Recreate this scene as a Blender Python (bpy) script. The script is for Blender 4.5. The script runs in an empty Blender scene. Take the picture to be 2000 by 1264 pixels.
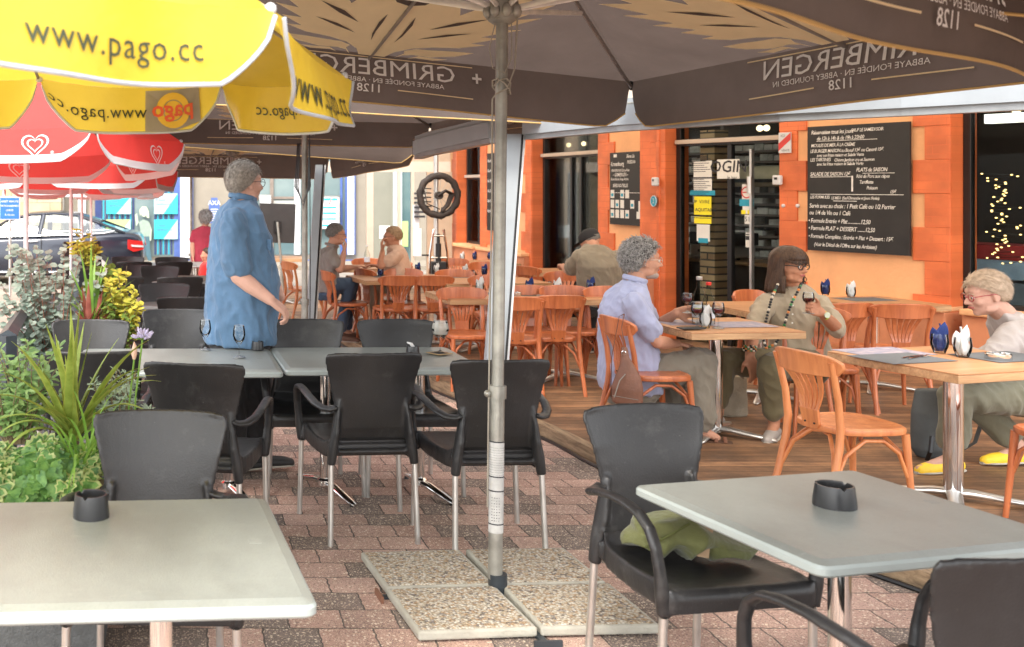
import bpy, math, random
from mathutils import Vector, Matrix, noise
R = math.radians
PI = math.pi
sc = bpy.context.scene
col = sc.collection
# ---------------- camera, sky, sun, exposure ----------------
F, CX, HY, H = 2050.0, 350.0, 365.0, 1.6
cam_d = bpy.data.cameras.new('camera'); cam = bpy.data.objects.new('camera', cam_d); col.objects.link(cam)
cam.location = (0, 0, H); cam.rotation_euler = (R(90), 0, 0)
cam_d.sensor_width = 36; cam_d.lens = 36*F/2000
cam_d.shift_x = (1000-CX)/2000; cam_d.shift_y = -(632-HY)/2000
cam_d.clip_start = .05; cam_d.clip_end = 500
cam_d.dof.use_dof = True; cam_d.dof.focus_distance = 5.4; cam_d.dof.aperture_fstop = 5.0
sc.camera = cam
SUN_EL, SUN_AZ = 52, 205      # azimuth the light comes from, clockwise from +Y
w = bpy.data.worlds.new('World'); sc.world = w; w.use_nodes = True
nt = w.node_tree; bg = nt.nodes['Background']
sky = nt.nodes.new('ShaderNodeTexSky'); sky.sky_type = 'NISHITA'; sky.sun_disc = False
sky.sun_elevation = R(SUN_EL); sky.sun_rotation = R(SUN_AZ); sky.dust_density = 1.5
hs = nt.nodes.new('ShaderNodeHueSaturation'); hs.inputs['Saturation'].default_value = .14
nt.links.new(sky.outputs[0], hs.inputs['Color']); nt.links.new(hs.outputs[0], bg.inputs[0])
bg.inputs[1].default_value = .15
sl = bpy.data.lights.new('sun', 'SUN'); sl.energy = .7; sl.angle = R(14); sl.color = (1, .91, .80)
so = bpy.data.objects.new('sun', sl); col.objects.link(so)
az = R(SUN_AZ); el = R(SUN_EL)
sdir = Vector((math.sin(az)*math.cos(el), math.cos(az)*math.cos(el), math.sin(el)))
so.rotation_euler = sdir.to_track_quat('Z', 'Y').to_euler(); so.location = (0, 0, 30)
sc.view_settings.view_transform = 'Standard'; sc.view_settings.look = 'None'; sc.view_settings.gamma = 1
sc.view_settings.exposure = 2.3
try: sc.cycles.max_bounces = 10; sc.cycles.transparent_max_bounces = 16
except Exception: pass

# ---------------- helpers ----------------
def zg(D):                      # the street falls gently away from the terrace
    return -.022*min(max(D-5.2, 0), 14.8)
def at(x, y, D):                # photograph sight line met at depth D
    return Vector(((x-CX)/F*D, D, H-(y-HY)/F*D))
def dep(y, h=0):                # depth at which a point h above the paving is seen on row y
    D = 6
    for _ in range(60): D = .5*D+.5*max(.5, F*(H-zg(D)-h)/(y-HY))
    return D
def gp(x, y, h=0):
    D = dep(y, h); return at(x, y, D)
DK = .08                        # deck above the paving
def lerp(a, b, t): return a+(b-a)*t
def V(*a): return Vector(a)

class MB:
    def __init__(s): s.v = []; s.f = []; s.mi = []; s.cur = 0
    def add(s, vs, fs, M=None):
        o = len(s.v)
        s.v += [tuple(M @ Vector(p)) if M is not None else tuple(p) for p in vs]
        s.f += [tuple(i+o for i in f) for f in fs]; s.mi += [s.cur]*len(fs)
        return s
    def box(s, c, d, M=None, rz=0):
        x, y, z = d[0]/2, d[1]/2, d[2]/2
        vs = [(-x,-y,-z),(x,-y,-z),(x,y,-z),(-x,y,-z),(-x,-y,z),(x,-y,z),(x,y,z),(-x,y,z)]
        T = Matrix.Translation(c) @ Matrix.Rotation(rz, 4, 'Z')
        if M is not None: T = M @ T
        return s.add(vs, [(0,3,2,1),(4,5,6,7),(0,1,5,4),(1,2,6,5),(2,3,7,6),(3,0,4,7)], T)
    def b2(s, lo, hi, M=None):
        return s.box([(a+b)/2 for a, b in zip(lo, hi)], [abs(b-a) for a, b in zip(lo, hi)], M)
    def tube(s, path, r, n=10, up=(0,0,1), M=None, closed=False, caps=True):
        P = [Vector(p) for p in path]; k = len(P)
        if not isinstance(r, (list, tuple)): r = [r]*k
        vs = []; fs = []; N = None
        for i in range(k):
            if closed: t = P[(i+1) % k]-P[i-1]
            else: t = P[min(i+1, k-1)]-P[max(i-1, 0)]
            if t.length < 1e-9: t = Vector((0,0,1))
            t.normalize()
            if N is None:
                N = Vector(up); N = N-t*N.dot(t)
                if N.length < 1e-3: N = Vector((0,1,0))-t*t.y
                if N.length < 1e-3: N = Vector((1,0,0))
            else: N = N-t*N.dot(t)
            N.normalize(); B = t.cross(N)
            ra, rb = r[i] if isinstance(r[i], (list, tuple)) else (r[i], r[i])   # ra sideways, rb along up
            for j in range(n):
                a = 2*PI*j/n; vs.append(P[i]+B*(ra*math.cos(a))+N*(rb*math.sin(a)))
        m = k if closed else k-1
        for i in range(m):
            for j in range(n):
                a = i*n+j; b = i*n+(j+1) % n; c = ((i+1) % k)*n+(j+1) % n; d = ((i+1) % k)*n+j
                fs.append((a, b, c, d))
        if caps and not closed:
            fs.append(tuple(range(n))[::-1]); fs.append(tuple((k-1)*n+j for j in range(n)))
        return s.add(vs, fs, M)
    def cyl(s, a, b, r0, r1=None, n=14, M=None):
        return s.tube([a, b], [r0, r0 if r1 is None else r1], n, M=M)
    def lathe(s, prof, n=20, c=(0,0,0), M=None, sx=1, sy=1):
        vs = []; fs = []
        for (r, z) in prof:
            for j in range(n):
                a = 2*PI*j/n; vs.append((c[0]+r*math.cos(a)*sx, c[1]+r*math.sin(a)*sy, c[2]+z))
        for i in range(len(prof)-1):
            for j in range(n):
                fs.append((i*n+j, i*n+(j+1) % n, (i+1)*n+(j+1) % n, (i+1)*n+j))
        if prof[0][0] > 1e-4: fs.append(tuple(range(n))[::-1])
        if prof[-1][0] > 1e-4: fs.append(tuple((len(prof)-1)*n+j for j in range(n)))
        return s.add(vs, fs, M)
    def ell(s, c, r, M=None, n=14, k=9):
        if not isinstance(r, (list, tuple)): r = (r, r, r)
        vs = []; fs = []
        for i in range(1, k):
            a = PI*i/k
            for j in range(n):
                b = 2*PI*j/n
                vs.append((c[0]+r[0]*math.sin(a)*math.cos(b), c[1]+r[1]*math.sin(a)*math.sin(b), c[2]-r[2]*math.cos(a)))
        vs.append((c[0], c[1], c[2]-r[2])); vs.append((c[0], c[1], c[2]+r[2])); lo = len(vs)-2; hi = len(vs)-1
        for i in range(k-2):
            for j in range(n):
                fs.append((i*n+j, i*n+(j+1) % n, (i+1)*n+(j+1) % n, (i+1)*n+j))
        for j in range(n):
            fs.append((lo, (j+1) % n, j)); fs.append((hi, (k-2)*n+j, (k-2)*n+(j+1) % n))
        return s.add(vs, fs, M)
    def chain(s, pts, M=None, n=12):        # [(point, radius) ...] joined by cones with round joints
        for p, r in pts: s.ell(p, r, M, n, 7)
        for (p, r), (q, t) in zip(pts, pts[1:]):
            if (Vector(p)-Vector(q)).length > 1e-5: s.tube([p, q], [r, t], n, M=M)
        return s
    def loft(s, rings, n=20, M=None):       # rings: (centre, a, b, yaw) ellipses in the horizontal plane (or with a 5th item: tilt matrix)
        vs = []; fs = []
        for rg in rings:
            c, a, b, yw = rg[:4]
            T = rg[4] if len(rg) > 4 else None
            for j in range(n):
                t = 2*PI*j/n; x = a*math.cos(t); y = b*math.sin(t)
                p = Vector((x*math.cos(yw)-y*math.sin(yw), x*math.sin(yw)+y*math.cos(yw), 0))
                if T is not None: p = T @ p
                vs.append(Vector(c)+p)
        for i in range(len(rings)-1):
            for j in range(n):
                fs.append((i*n+j, i*n+(j+1) % n, (i+1)*n+(j+1) % n, (i+1)*n+j))
        fs.append(tuple(range(n))[::-1]); fs.append(tuple((len(rings)-1)*n+j for j in range(n)))
        return s.add(vs, fs, M)
    def sheet(s, rows, M=None, flip=False):
        n = len(rows[0]); vs = [p for r in rows for p in r]; fs = []
        for i in range(len(rows)-1):
            for j in range(n-1):
                q = (i*n+j, i*n+j+1, (i+1)*n+j+1, (i+1)*n+j); fs.append(q[::-1] if flip else q)
        return s.add(vs, fs, M)
    def prism(s, poly, z0, z1, M=None):     # poly: 2D outline
        n = len(poly); vs = [(x, y, z0) for x, y in poly]+[(x, y, z1) for x, y in poly]
        fs = [tuple(range(n))[::-1], tuple(range(n, 2*n))]+[(i, (i+1) % n, n+(i+1) % n, n+i) for i in range(n)]
        return s.add(vs, fs, M)
    def mesh(s, name):
        me = bpy.data.meshes.new(name); me.from_pydata(s.v, [], s.f); me.update()
        me.polygons.foreach_set('material_index', s.mi); return me
    def build(s, name, mats, parent=None, smooth=True, ang=35, bevel=0, solid=0, seg=2, sub=0):
        me = s.mesh(name)
        o = bpy.data.objects.new(name, me); col.objects.link(o)
        if not isinstance(mats, (list, tuple)): mats = [mats]
        for m in mats: me.materials.append(m)
        if smooth:
            me.polygons.foreach_set('use_smooth', [True]*len(me.polygons)); me.set_sharp_from_angle(angle=R(ang))
        if solid:
            md = o.modifiers.new('solid', 'SOLIDIFY'); md.thickness = solid; md.offset = 0
        if sub:
            md = o.modifiers.new('sub', 'SUBSURF'); md.levels = sub; md.render_levels = sub
        if bevel:
            md = o.modifiers.new('bevel', 'BEVEL'); md.width = bevel; md.segments = seg; md.limit_method = 'ANGLE'; md.angle_limit = R(30)
            if smooth: md.harden_normals = False
        if parent: o.parent = parent
        return o

def bake(mb, name, mats, parent=None, vox=.006, sm=5, disp=None, solid=0, sub=0, remesh=True, matfn=None):
    """one continuous skin grown round everything in mb"""
    me = mb.mesh(name+'_t'); o = bpy.data.objects.new(name+'_t', me); col.objects.link(o)
    if solid:
        md = o.modifiers.new('s', 'SOLIDIFY'); md.thickness = solid; md.offset = 0
    if remesh:
        md = o.modifiers.new('r', 'REMESH'); md.mode = 'VOXEL'; md.voxel_size = vox; md.use_smooth_shade = True
    if sm:
        md = o.modifiers.new('m', 'SMOOTH'); md.factor = .5; md.iterations = sm
    dg = bpy.context.evaluated_depsgraph_get(); dg.update()
    nm = bpy.data.meshes.new_from_object(o.evaluated_get(dg)); nm.name = name
    bpy.data.objects.remove(o); bpy.data.meshes.remove(me)
    if disp:
        ns = [v.normal.copy() for v in nm.vertices]
        for v, nn in zip(nm.vertices, ns): v.co = v.co+nn*disp(v.co, nn)
    nm.materials.clear()
    if not isinstance(mats, (list, tuple)): mats = [mats]
    for m in mats: nm.materials.append(m)
    nm.polygons.foreach_set('use_smooth', [True]*len(nm.polygons))
    if matfn:
        for p in nm.polygons: p.material_index = matfn(p.center)
    nm.update()
    ob = bpy.data.objects.new(name, nm); col.objects.link(ob)
    if parent: ob.parent = parent
    return ob

def rebase(o, p):               # move an object's origin to p, keeping its mesh where it is
    p = Vector(p); o.data.transform(Matrix.Translation(-p)); o.location = p; return o
def tag(o, label=None, cat=None, group=None, kind=None):
    if label: o['label'] = label
    if cat: o['category'] = cat
    if group: o['group'] = group
    if kind: o['kind'] = kind
    return o
def empty(name, loc=(0,0,0), rz=0, label=None, cat=None, group=None):
    o = bpy.data.objects.new(name, None); o.empty_display_size = .1; col.objects.link(o)
    o.location = loc; o.rotation_euler = (0, 0, rz); tag(o, label, cat, group); return o
KIDS = {}
def tree(o):
    return [c for c in bpy.data.objects if c.parent == o]
def dup(root, loc, rz, label=None, group=None, scale=None):
    if root.name not in KIDS:
        KIDS[root.name] = [(c, tree(c)) for c in tree(root)]
    r = root.copy(); col.objects.link(r); r.location = loc; r.rotation_euler = (0, 0, rz)
    if scale: r.scale = scale
    if label: r['label'] = label
    if group: r['group'] = group
    for c, g in KIDS[root.name]:
        k = c.copy(); col.objects.link(k); k.parent = r
        for d in g:
            e = d.copy(); col.objects.link(e); e.parent = k
    return r

# ---------------- materials ----------------
MATS = {}
def NN(t, ty, **kw):
    n = t.nodes.new('ShaderNode'+ty)
    for k, v in kw.items(): setattr(n, k, v)
    return n
def M(name, c, rough=.5, metal=0, var=.12, vs=8, bump=0, bs=60, spec=.5, trans=0, emit=0, coat=0, alpha=1, c2=None, stretch=None, sheen=0):
    if name in MATS: return MATS[name]
    m = bpy.data.materials.new(name); m.use_nodes = True; t = m.node_tree; b = t.nodes['Principled BSDF']
    b.inputs['Roughness'].default_value = rough; b.inputs['Metallic'].default_value = metal
    b.inputs['Specular IOR Level'].default_value = spec
    if coat: b.inputs['Coat Weight'].default_value = coat; b.inputs['Coat Roughness'].default_value = .15
    if sheen: b.inputs['Sheen Weight'].default_value = sheen
    if alpha < 1: b.inputs['Alpha'].default_value = alpha
    tc = NN(t, 'TexCoord'); src = tc.outputs['Object']
    if stretch:
        mp = NN(t, 'Mapping'); mp.inputs['Scale'].default_value = stretch; t.links.new(src, mp.inputs[0]); src = mp.outputs[0]
    if var or c2:
        nz = NN(t, 'TexNoise'); nz.inputs['Scale'].default_value = vs; nz.inputs['Detail'].default_value = 6; nz.inputs['Roughness'].default_value = .6
        t.links.new(src, nz.inputs['Vector'])
        rp = NN(t, 'ValToRGB'); rp.color_ramp.elements[0].position = .32; rp.color_ramp.elements[1].position = .68
        a = c2 if c2 else [x*(1-var*1.4) for x in c]
        e = c if c2 else [min(1, x*(1+var)) for x in c]
        rp.color_ramp.elements[0].color = (*a, 1); rp.color_ramp.elements[1].color = (*e, 1)
        t.links.new(nz.outputs['Fac'], rp.inputs[0]); t.links.new(rp.outputs[0], b.inputs['Base Color'])
        mr = NN(t, 'MapRange'); mr.inputs[3].default_value = max(0, rough-.08); mr.inputs[4].default_value = min(1, rough+.08)
        t.links.new(nz.outputs['Fac'], mr.inputs[0]); t.links.new(mr.outputs[0], b.inputs['Roughness'])
    else: b.inputs['Base Color'].default_value = (*c, 1)
    if bump:
        n2 = NN(t, 'TexNoise'); n2.inputs['Scale'].default_value = bs; n2.inputs['Detail'].default_value = 5
        t.links.new(src, n2.inputs['Vector'])
        bp = NN(t, 'Bump'); bp.inputs['Strength'].default_value = min(1, bump); bp.inputs['Distance'].default_value = .01
        t.links.new(n2.outputs['Fac'], bp.inputs['Height']); t.links.new(bp.outputs[0], b.inputs['Normal'])
    if emit:
        b.inputs['Emission Color'].default_value = (*c, 1); b.inputs['Emission Strength'].default_value = emit
    if trans:                    # cloth or leaf that lets light through
        tr = NN(t, 'BsdfTranslucent'); mx = NN(t, 'MixShader'); mx.inputs[0].default_value = trans
        lk = b.inputs['Base Color'].links
        if lk: t.links.new(lk[0].from_socket, tr.inputs[0])
        else: tr.inputs[0].default_value = (*c, 1)
        t.links.new(b.outputs[0], mx.inputs[1]); t.links.new(tr.outputs[0], mx.inputs[2])
        t.links.new(mx.outputs[0], t.nodes['Material Output'].inputs[0])
    MATS[name] = m; return m
def glassM(name, tint=(1,1,1), refl=.5, dark=1.0):
    if name in MATS: return MATS[name]
    m = bpy.data.materials.new(name); m.use_nodes = True; t = m.node_tree
    for n in list(t.nodes):
        if n.type == 'BSDF_PRINCIPLED': t.nodes.remove(n)
    tr = NN(t, 'BsdfTransparent'); tr.inputs[0].default_value = (tint[0]*dark, tint[1]*dark, tint[2]*dark, 1)
    gl = NN(t, 'BsdfGlossy'); gl.inputs['Roughness'].default_value = .02
    lw = NN(t, 'LayerWeight'); lw.inputs[0].default_value = refl
    mx = NN(t, 'MixShader'); t.links.new(lw.outputs['Fresnel'], mx.inputs[0])
    t.links.new(tr.outputs[0], mx.inputs[1]); t.links.new(gl.outputs[0], mx.inputs[2])
    t.links.new(mx.outputs[0], t.nodes['Material Output'].inputs[0])
    MATS[name] = m; return m
def brickM(name, c1, c2, mortar, bw, bh, ms=.006, rough=.85, axis='XZ', speck=None, bump=.6, off=.5, jag=0, vs=3, dark=None):
    """bricks or slabs laid in real size, metres"""
    m = bpy.data.materials.new(name); m.use_nodes = True; t = m.node_tree; b = t.nodes['Principled BSDF']; L = t.links.new
    b.inputs['Roughness'].default_value = rough
    tc = NN(t, 'TexCoord'); sp = NN(t, 'SeparateXYZ'); L(tc.outputs['Object'], sp.inputs[0]); cb = NN(t, 'CombineXYZ')
    L(sp.outputs[axis[0]], cb.inputs[0]); L(sp.outputs[axis[1]], cb.inputs[1]); src = cb.outputs[0]
    if jag:
        nj = NN(t, 'TexNoise'); nj.inputs['Scale'].default_value = 26; nj.inputs['Detail'].default_value = 3; L(src, nj.inputs['Vector'])
        s1 = NN(t, 'VectorMath', operation='SUBTRACT'); s1.inputs[1].default_value = (.5,.5,.5); L(nj.outputs['Color'], s1.inputs[0])
        s2 = NN(t, 'VectorMath', operation='SCALE'); s2.inputs['Scale'].default_value = jag; L(s1.outputs[0], s2.inputs[0])
        s3 = NN(t, 'VectorMath', operation='ADD'); L(src, s3.inputs[0]); L(s2.outputs[0], s3.inputs[1]); srcb = s3.outputs[0]
    else: srcb = src
    bk = NN(t, 'TexBrick'); bk.offset = off; bk.inputs['Scale'].default_value = 1; bk.inputs['Brick Width'].default_value = bw
    bk.inputs['Row Height'].default_value = bh; bk.inputs['Mortar Size'].default_value = ms; bk.inputs['Mortar Smooth'].default_value = .2
    bk.inputs['Color1'].default_value = (0,0,0,1); bk.inputs['Color2'].default_value = (1,1,1,1); bk.inputs['Mortar'].default_value = (.5,.5,.5,1)
    L(srcb, bk.inputs['Vector'])
    rp = NN(t, 'ValToRGB'); cr = rp.color_ramp; cr.elements[0].color = (*c1, 1); cr.elements[1].color = (*c2, 1)
    if dark:
        cr.elements[0].color = (*dark, 1); cr.elements[0].position = .24; e = cr.elements.new(.36); e.color = (*c1, 1)
    L(bk.outputs['Color'], rp.inputs[0])
    nz = NN(t, 'TexNoise'); nz.inputs['Scale'].default_value = vs; nz.inputs['Detail'].default_value = 7; L(src, nz.inputs['Vector'])
    mr = NN(t, 'MapRange'); mr.inputs[1].default_value = .3; mr.inputs[2].default_value = .7; mr.inputs[3].default_value = .72; mr.inputs[4].default_value = 1.18; L(nz.outputs['Fac'], mr.inputs[0])
    mu = NN(t, 'VectorMath', operation='SCALE'); L(rp.outputs[0], mu.inputs[0]); L(mr.outputs[0], mu.inputs['Scale'])
    last = mu.outputs[0]; hgt = None
    if speck:
        for (scl, thr, cc, amt) in speck:
            vo = NN(t, 'TexVoronoi'); vo.inputs['Scale'].default_value = scl; L(src, vo.inputs['Vector'])
            sx = NN(t, 'SeparateColor'); L(vo.outputs['Color'], sx.inputs[0])
            gt = NN(t, 'Math', operation='GREATER_THAN'); gt.inputs[1].default_value = thr; L(sx.outputs[0], gt.inputs[0])
            ds = NN(t, 'Math', operation='LESS_THAN'); ds.inputs[1].default_value = .42; L(vo.outputs['Distance'], ds.inputs[0])
            ml = NN(t, 'Math', operation='MULTIPLY'); L(gt.outputs[0], ml.inputs[0]); L(ds.outputs[0], ml.inputs[1])
            m2 = NN(t, 'Math', operation='MULTIPLY'); m2.inputs[1].default_value = amt; L(ml.outputs[0], m2.inputs[0])
            mx = NN(t, 'MixRGB'); mx.inputs[2].default_value = (*cc, 1); L(m2.outputs[0], mx.inputs[0]); L(last, mx.inputs[1]); last = mx.outputs[0]
    mm = NN(t, 'MixRGB'); mm.inputs[2].default_value = (*mortar, 1); L(bk.outputs['Fac'], mm.inputs[0]); L(last, mm.inputs[1]); L(mm.outputs[0], b.inputs['Base Color'])
    n2 = NN(t, 'TexNoise'); n2.inputs['Scale'].default_value = 120 if speck else 40; n2.inputs['Detail'].default_value = 4; L(src, n2.inputs['Vector'])
    h = NN(t, 'Math', operation='MULTIPLY_ADD'); h.inputs[1].default_value = -1.3; L(bk.outputs['Fac'], h.inputs[0]); L(n2.outputs['Fac'], h.inputs[2])
    bp = NN(t, 'Bump'); bp.inputs['Strength'].default_value = bump; bp.inputs['Distance'].default_value = .006; L(h.outputs[0], bp.inputs['Height']); L(bp.outputs[0], b.inputs['Normal'])
    MATS[name] = m; return m
def woodM(name, a, b2, axis=0, scale=1.0, rough=.45, coat=0, plank=0, grain=1.0, dirt=0):
    m = bpy.data.materials.new(name); m.use_nodes = True; t = m.node_tree; b = t.nodes['Principled BSDF']; L = t.links.new
    b.inputs['Roughness'].default_value = rough; b.inputs['Coat Weight'].default_value = coat; b.inputs['Coat Roughness'].default_value = .2
    tc = NN(t, 'TexCoord'); mp = NN(t, 'Mapping'); s = [26*scale]*3; s[axis] = 2.2*scale; mp.inputs['Scale'].default_value = s
    L(tc.outputs['Object'], mp.inputs[0]); vec = mp.outputs[0]
    oi = NN(t, 'ObjectInfo'); ad = NN(t, 'VectorMath', operation='ADD'); L(vec, ad.inputs[0]); L(oi.outputs['Random'], ad.inputs[1])
    vec = ad.outputs[0]
    pl = None
    if plank:
        sp = NN(t, 'SeparateXYZ'); L(tc.outputs['Object'], sp.inputs[0]); dv = NN(t, 'Math', operation='DIVIDE'); dv.inputs[1].default_value = plank
        L(sp.outputs[1 if axis == 0 else 0], dv.inputs[0]); fl = NN(t, 'Math', operation='FLOOR'); L(dv.outputs[0], fl.inputs[0])
        wn = NN(t, 'TexWhiteNoise', noise_dimensions='1D'); L(fl.outputs[0], wn.inputs['W'])
        sc2 = NN(t, 'VectorMath', operation='SCALE'); sc2.inputs['Scale'].default_value = 40; L(wn.outputs['Color'], sc2.inputs[0])
        a2 = NN(t, 'VectorMath', operation='ADD'); L(vec, a2.inputs[0]); L(sc2.outputs[0], a2.inputs[1]); vec = a2.outputs[0]
        fr = NN(t, 'Math', operation='FRACT'); L(dv.outputs[0], fr.inputs[0]); pl = (fr, wn)
    nz = NN(t, 'TexNoise'); nz.inputs['Scale'].default_value = 1; nz.inputs['Detail'].default_value = 8; nz.inputs['Roughness'].default_value = .65; nz.inputs['Distortion'].default_value = .4; L(vec, nz.inputs['Vector'])
    rp = NN(t, 'ValToRGB'); rp.color_ramp.elements[0].position = .5-.2/grain; rp.color_ramp.elements[1].position = .5+.2/grain
    rp.color_ramp.elements[0].color = (*a, 1); rp.color_ramp.elements[1].color = (*b2, 1); L(nz.outputs['Fac'], rp.inputs[0]); last = rp.outputs[0]; hsrc = nz.outputs['Fac']
    if pl:
        mr = NN(t, 'MapRange'); mr.inputs[3].default_value = .6; mr.inputs[4].default_value = 1.25; L(pl[1].outputs['Value'], mr.inputs[0])
        sc3 = NN(t, 'VectorMath', operation='SCALE'); L(last, sc3.inputs[0]); L(mr.outputs[0], sc3.inputs['Scale']); last = sc3.outputs[0]
        g1 = NN(t, 'Math', operation='LESS_THAN'); g1.inputs[1].default_value = .045; L(pl[0].outputs[0], g1.inputs[0])
        mx = NN(t, 'MixRGB'); mx.inputs[2].default_value = (.012,.008,.006,1); L(g1.outputs[0], mx.inputs[0]); L(last, mx.inputs[1]); last = mx.outputs[0]
        hh = NN(t, 'Math', operation='MULTIPLY_ADD'); hh.inputs[1].default_value = -2; L(g1.outputs[0], hh.inputs[0]); L(nz.outputs['Fac'], hh.inputs[2]); hsrc = hh.outputs[0]
    if dirt:
        nd = NN(t, 'TexNoise'); nd.inputs['Scale'].default_value = 3.5; nd.inputs['Detail'].default_value = 9; nd.inputs['Roughness'].default_value = .75; L(tc.outputs['Object'], nd.inputs['Vector'])
        r2 = NN(t, 'ValToRGB'); r2.color_ramp.elements[0].position = .42; r2.color_ramp.elements[1].position = .62; L(nd.outputs['Fac'], r2.inputs[0])
        mf = NN(t, 'Math', operation='MULTIPLY'); mf.inputs[1].default_value = dirt; L(r2.outputs[0], mf.inputs[0])
        mx = NN(t, 'MixRGB'); mx.inputs[2].default_value = (.05,.033,.022,1); L(mf.outputs[0], mx.inputs[0]); L(last, mx.inputs[1]); last = mx.outputs[0]
    L(last, b.inputs['Base Color'])
    bp = NN(t, 'Bump'); bp.inputs['Strength'].default_value = .25; bp.inputs['Distance'].default_value = .004; L(hsrc, bp.inputs['Height']); L(bp.outputs[0], b.inputs['Normal'])
    MATS[name] = m; return m

def wear(m, scale, lo, hi, c, amt, stretch=None):
    """scuffs, dust or stains of another colour, irregular in outline"""
    t = m.node_tree; b = t.nodes['Principled BSDF']; lk = b.inputs['Base Color'].links; tc = NN(t, 'TexCoord'); mp = NN(t, 'Mapping')
    if stretch: mp.inputs['Scale'].default_value = stretch
    oi = NN(t, 'ObjectInfo'); ad = NN(t, 'VectorMath', operation='ADD'); t.links.new(tc.outputs['Object'], mp.inputs[0]); t.links.new(mp.outputs[0], ad.inputs[0])
    mm = NN(t, 'Math', operation='MULTIPLY'); mm.inputs[1].default_value = 37; t.links.new(oi.outputs['Random'], mm.inputs[0]); t.links.new(mm.outputs[0], ad.inputs[1])
    nz = NN(t, 'TexNoise'); nz.inputs['Scale'].default_value = scale; nz.inputs['Detail'].default_value = 11; nz.inputs['Roughness'].default_value = .7; t.links.new(ad.outputs[0], nz.inputs['Vector'])
    mr = NN(t, 'MapRange'); mr.inputs[1].default_value = lo; mr.inputs[2].default_value = hi; mr.inputs[3].default_value = 0; mr.inputs[4].default_value = amt; t.links.new(nz.outputs['Fac'], mr.inputs[0])
    mx = NN(t, 'MixRGB'); mx.inputs[2].default_value = (*c, 1); t.links.new(mr.outputs[0], mx.inputs[0])
    if lk: t.links.new(lk[0].from_socket, mx.inputs[1])
    else: mx.inputs[1].default_value = b.inputs['Base Color'].default_value
    t.links.new(mx.outputs[0], b.inputs['Base Color']); return m
TX = {}
def text2d(body, size=1.0, align='CENTER', shear=0, bold=0, sp=1.0):
    """flat outline mesh of a line of writing: (verts, faces, width)"""
    key = (body, align, shear, bold, sp)
    if key not in TX:
        cu = bpy.data.curves.new('t', 'FONT'); cu.body = body; cu.size = 1; cu.align_x = align; cu.align_y = 'CENTER'; cu.shear = shear; cu.offset = bold; cu.space_character = sp
        cu.resolution_u = 2
        o = bpy.data.objects.new('t', cu); col.objects.link(o)
        dg = bpy.context.evaluated_depsgraph_get(); dg.update()
        me = bpy.data.meshes.new_from_object(o.evaluated_get(dg))
        vs = [(v.co.x, v.co.y) for v in me.vertices]; fs = [tuple(p.vertices) for p in me.polygons]
        bpy.data.objects.remove(o); bpy.data.curves.remove(cu); bpy.data.meshes.remove(me)
        TX[key] = (vs, fs)
    vs, fs = TX[key]
    return [(x*size, y*size) for x, y in vs], fs
def put_text(mb, body, size, fn, x=0, y=0, **kw):
    sx = kw.pop('sx', 1)
    vs, fs = text2d(body, size, **kw)
    mb.add([fn(a*sx+x, b+y) for a, b in vs], fs)
# ---------------- palette ----------------
m_paver = brickM('paver', (.43,.27,.215), (.53,.355,.29), (.10,.08,.068), .2, .165, .0035, .9, 'XY', [(150, .5, (.66,.50,.38), .75), (200, .62, (.08,.06,.055), .85), (85, .84, (.76,.64,.50), .8)], .8, .5, .02, 2.2, dark=(.21,.165,.14))
m_sand = M('sand_paving', (.34,.275,.22), .9, var=.14, vs=1.2, bump=.4, bs=30)
m_road = M('road', (.27,.235,.20), .9, var=.1, vs=2.5, bump=.4, bs=80)
m_deck = woodM('deck_wood', (.13,.062,.030), (.44,.235,.115), 0, .9, .6, 0, .115, .9, .6)
m_oldwood = woodM('weathered_wood', (.13,.085,.05), (.46,.33,.20), 1, 1.4, .85)
m_orange = brickM('orange_brick', (.66,.150,.045), (.71,.170,.052), (.60,.132,.042), .22, .075, .003, .5, 'XZ', None, .22, .5, 0, 3)
wear(m_orange, 5, .55, .80, (.42,.10,.04), .35)
m_peach = M('peach_render', (.82,.42,.20), .85, var=.06, vs=2.5, bump=.5, bs=24)
m_plinth = M('plinth', (.60,.23,.11), .7, var=.12, vs=3, bump=.3, bs=20)
m_stone = M('pale_stone', (.27,.235,.185), .9, var=.07, vs=2, bump=.3, bs=30)
m_yblock = brickM('ashlar', (.45,.32,.18), (.54,.43,.29), (.28,.22,.15), .62, .36, .012, .9, 'XZ', None, .5, .5, 0, 1.5)
m_white = M('white_paint', (.60,.60,.60), .5, var=.03)
m_bluep = M('blue_paint', (.07,.12,.33), .5)
m_black = M('black_frame', (.012,.011,.011), .35, var=.1)
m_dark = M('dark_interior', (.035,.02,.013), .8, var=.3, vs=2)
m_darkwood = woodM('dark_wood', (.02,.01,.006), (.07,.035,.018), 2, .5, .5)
m_bar = M('awning_bar', (.33,.36,.38), .42, metal=.1, var=.05, vs=5, stretch=(1,1,1))
m_barlip = M('awning_lip', (.33,.35,.36), .4, metal=.5)
m_awn = M('awning_cloth', (.80,.70,.56), .8, trans=.6, var=.03)
m_alu = M('aluminium', (.62,.61,.58), .33, metal=.9, var=.06, vs=12)
m_alud = M('old_aluminium', (.34,.33,.29), .5, metal=.6, var=.22, vs=9)
m_chrome = M('chrome', (.78,.77,.75), .09, metal=1, var=.03)
m_glass = glassM('window_glass', (.9,.95,.95), .10)
m_steel = M('dark_steel', (.045,.055,.065), .4, metal=.4)
m_tan = M('tan_panel', (.46,.33,.225), .6, var=.05, trans=.15)
m_beige = M('beige_frame', (.52,.42,.33), .5, var=.05)

wear(m_peach, 2.2, .50, .78, (.55,.27,.14), .5, (1, 1, .5)); wear(m_plinth, 4, .5, .75, (.30,.13,.08), .6)
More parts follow.
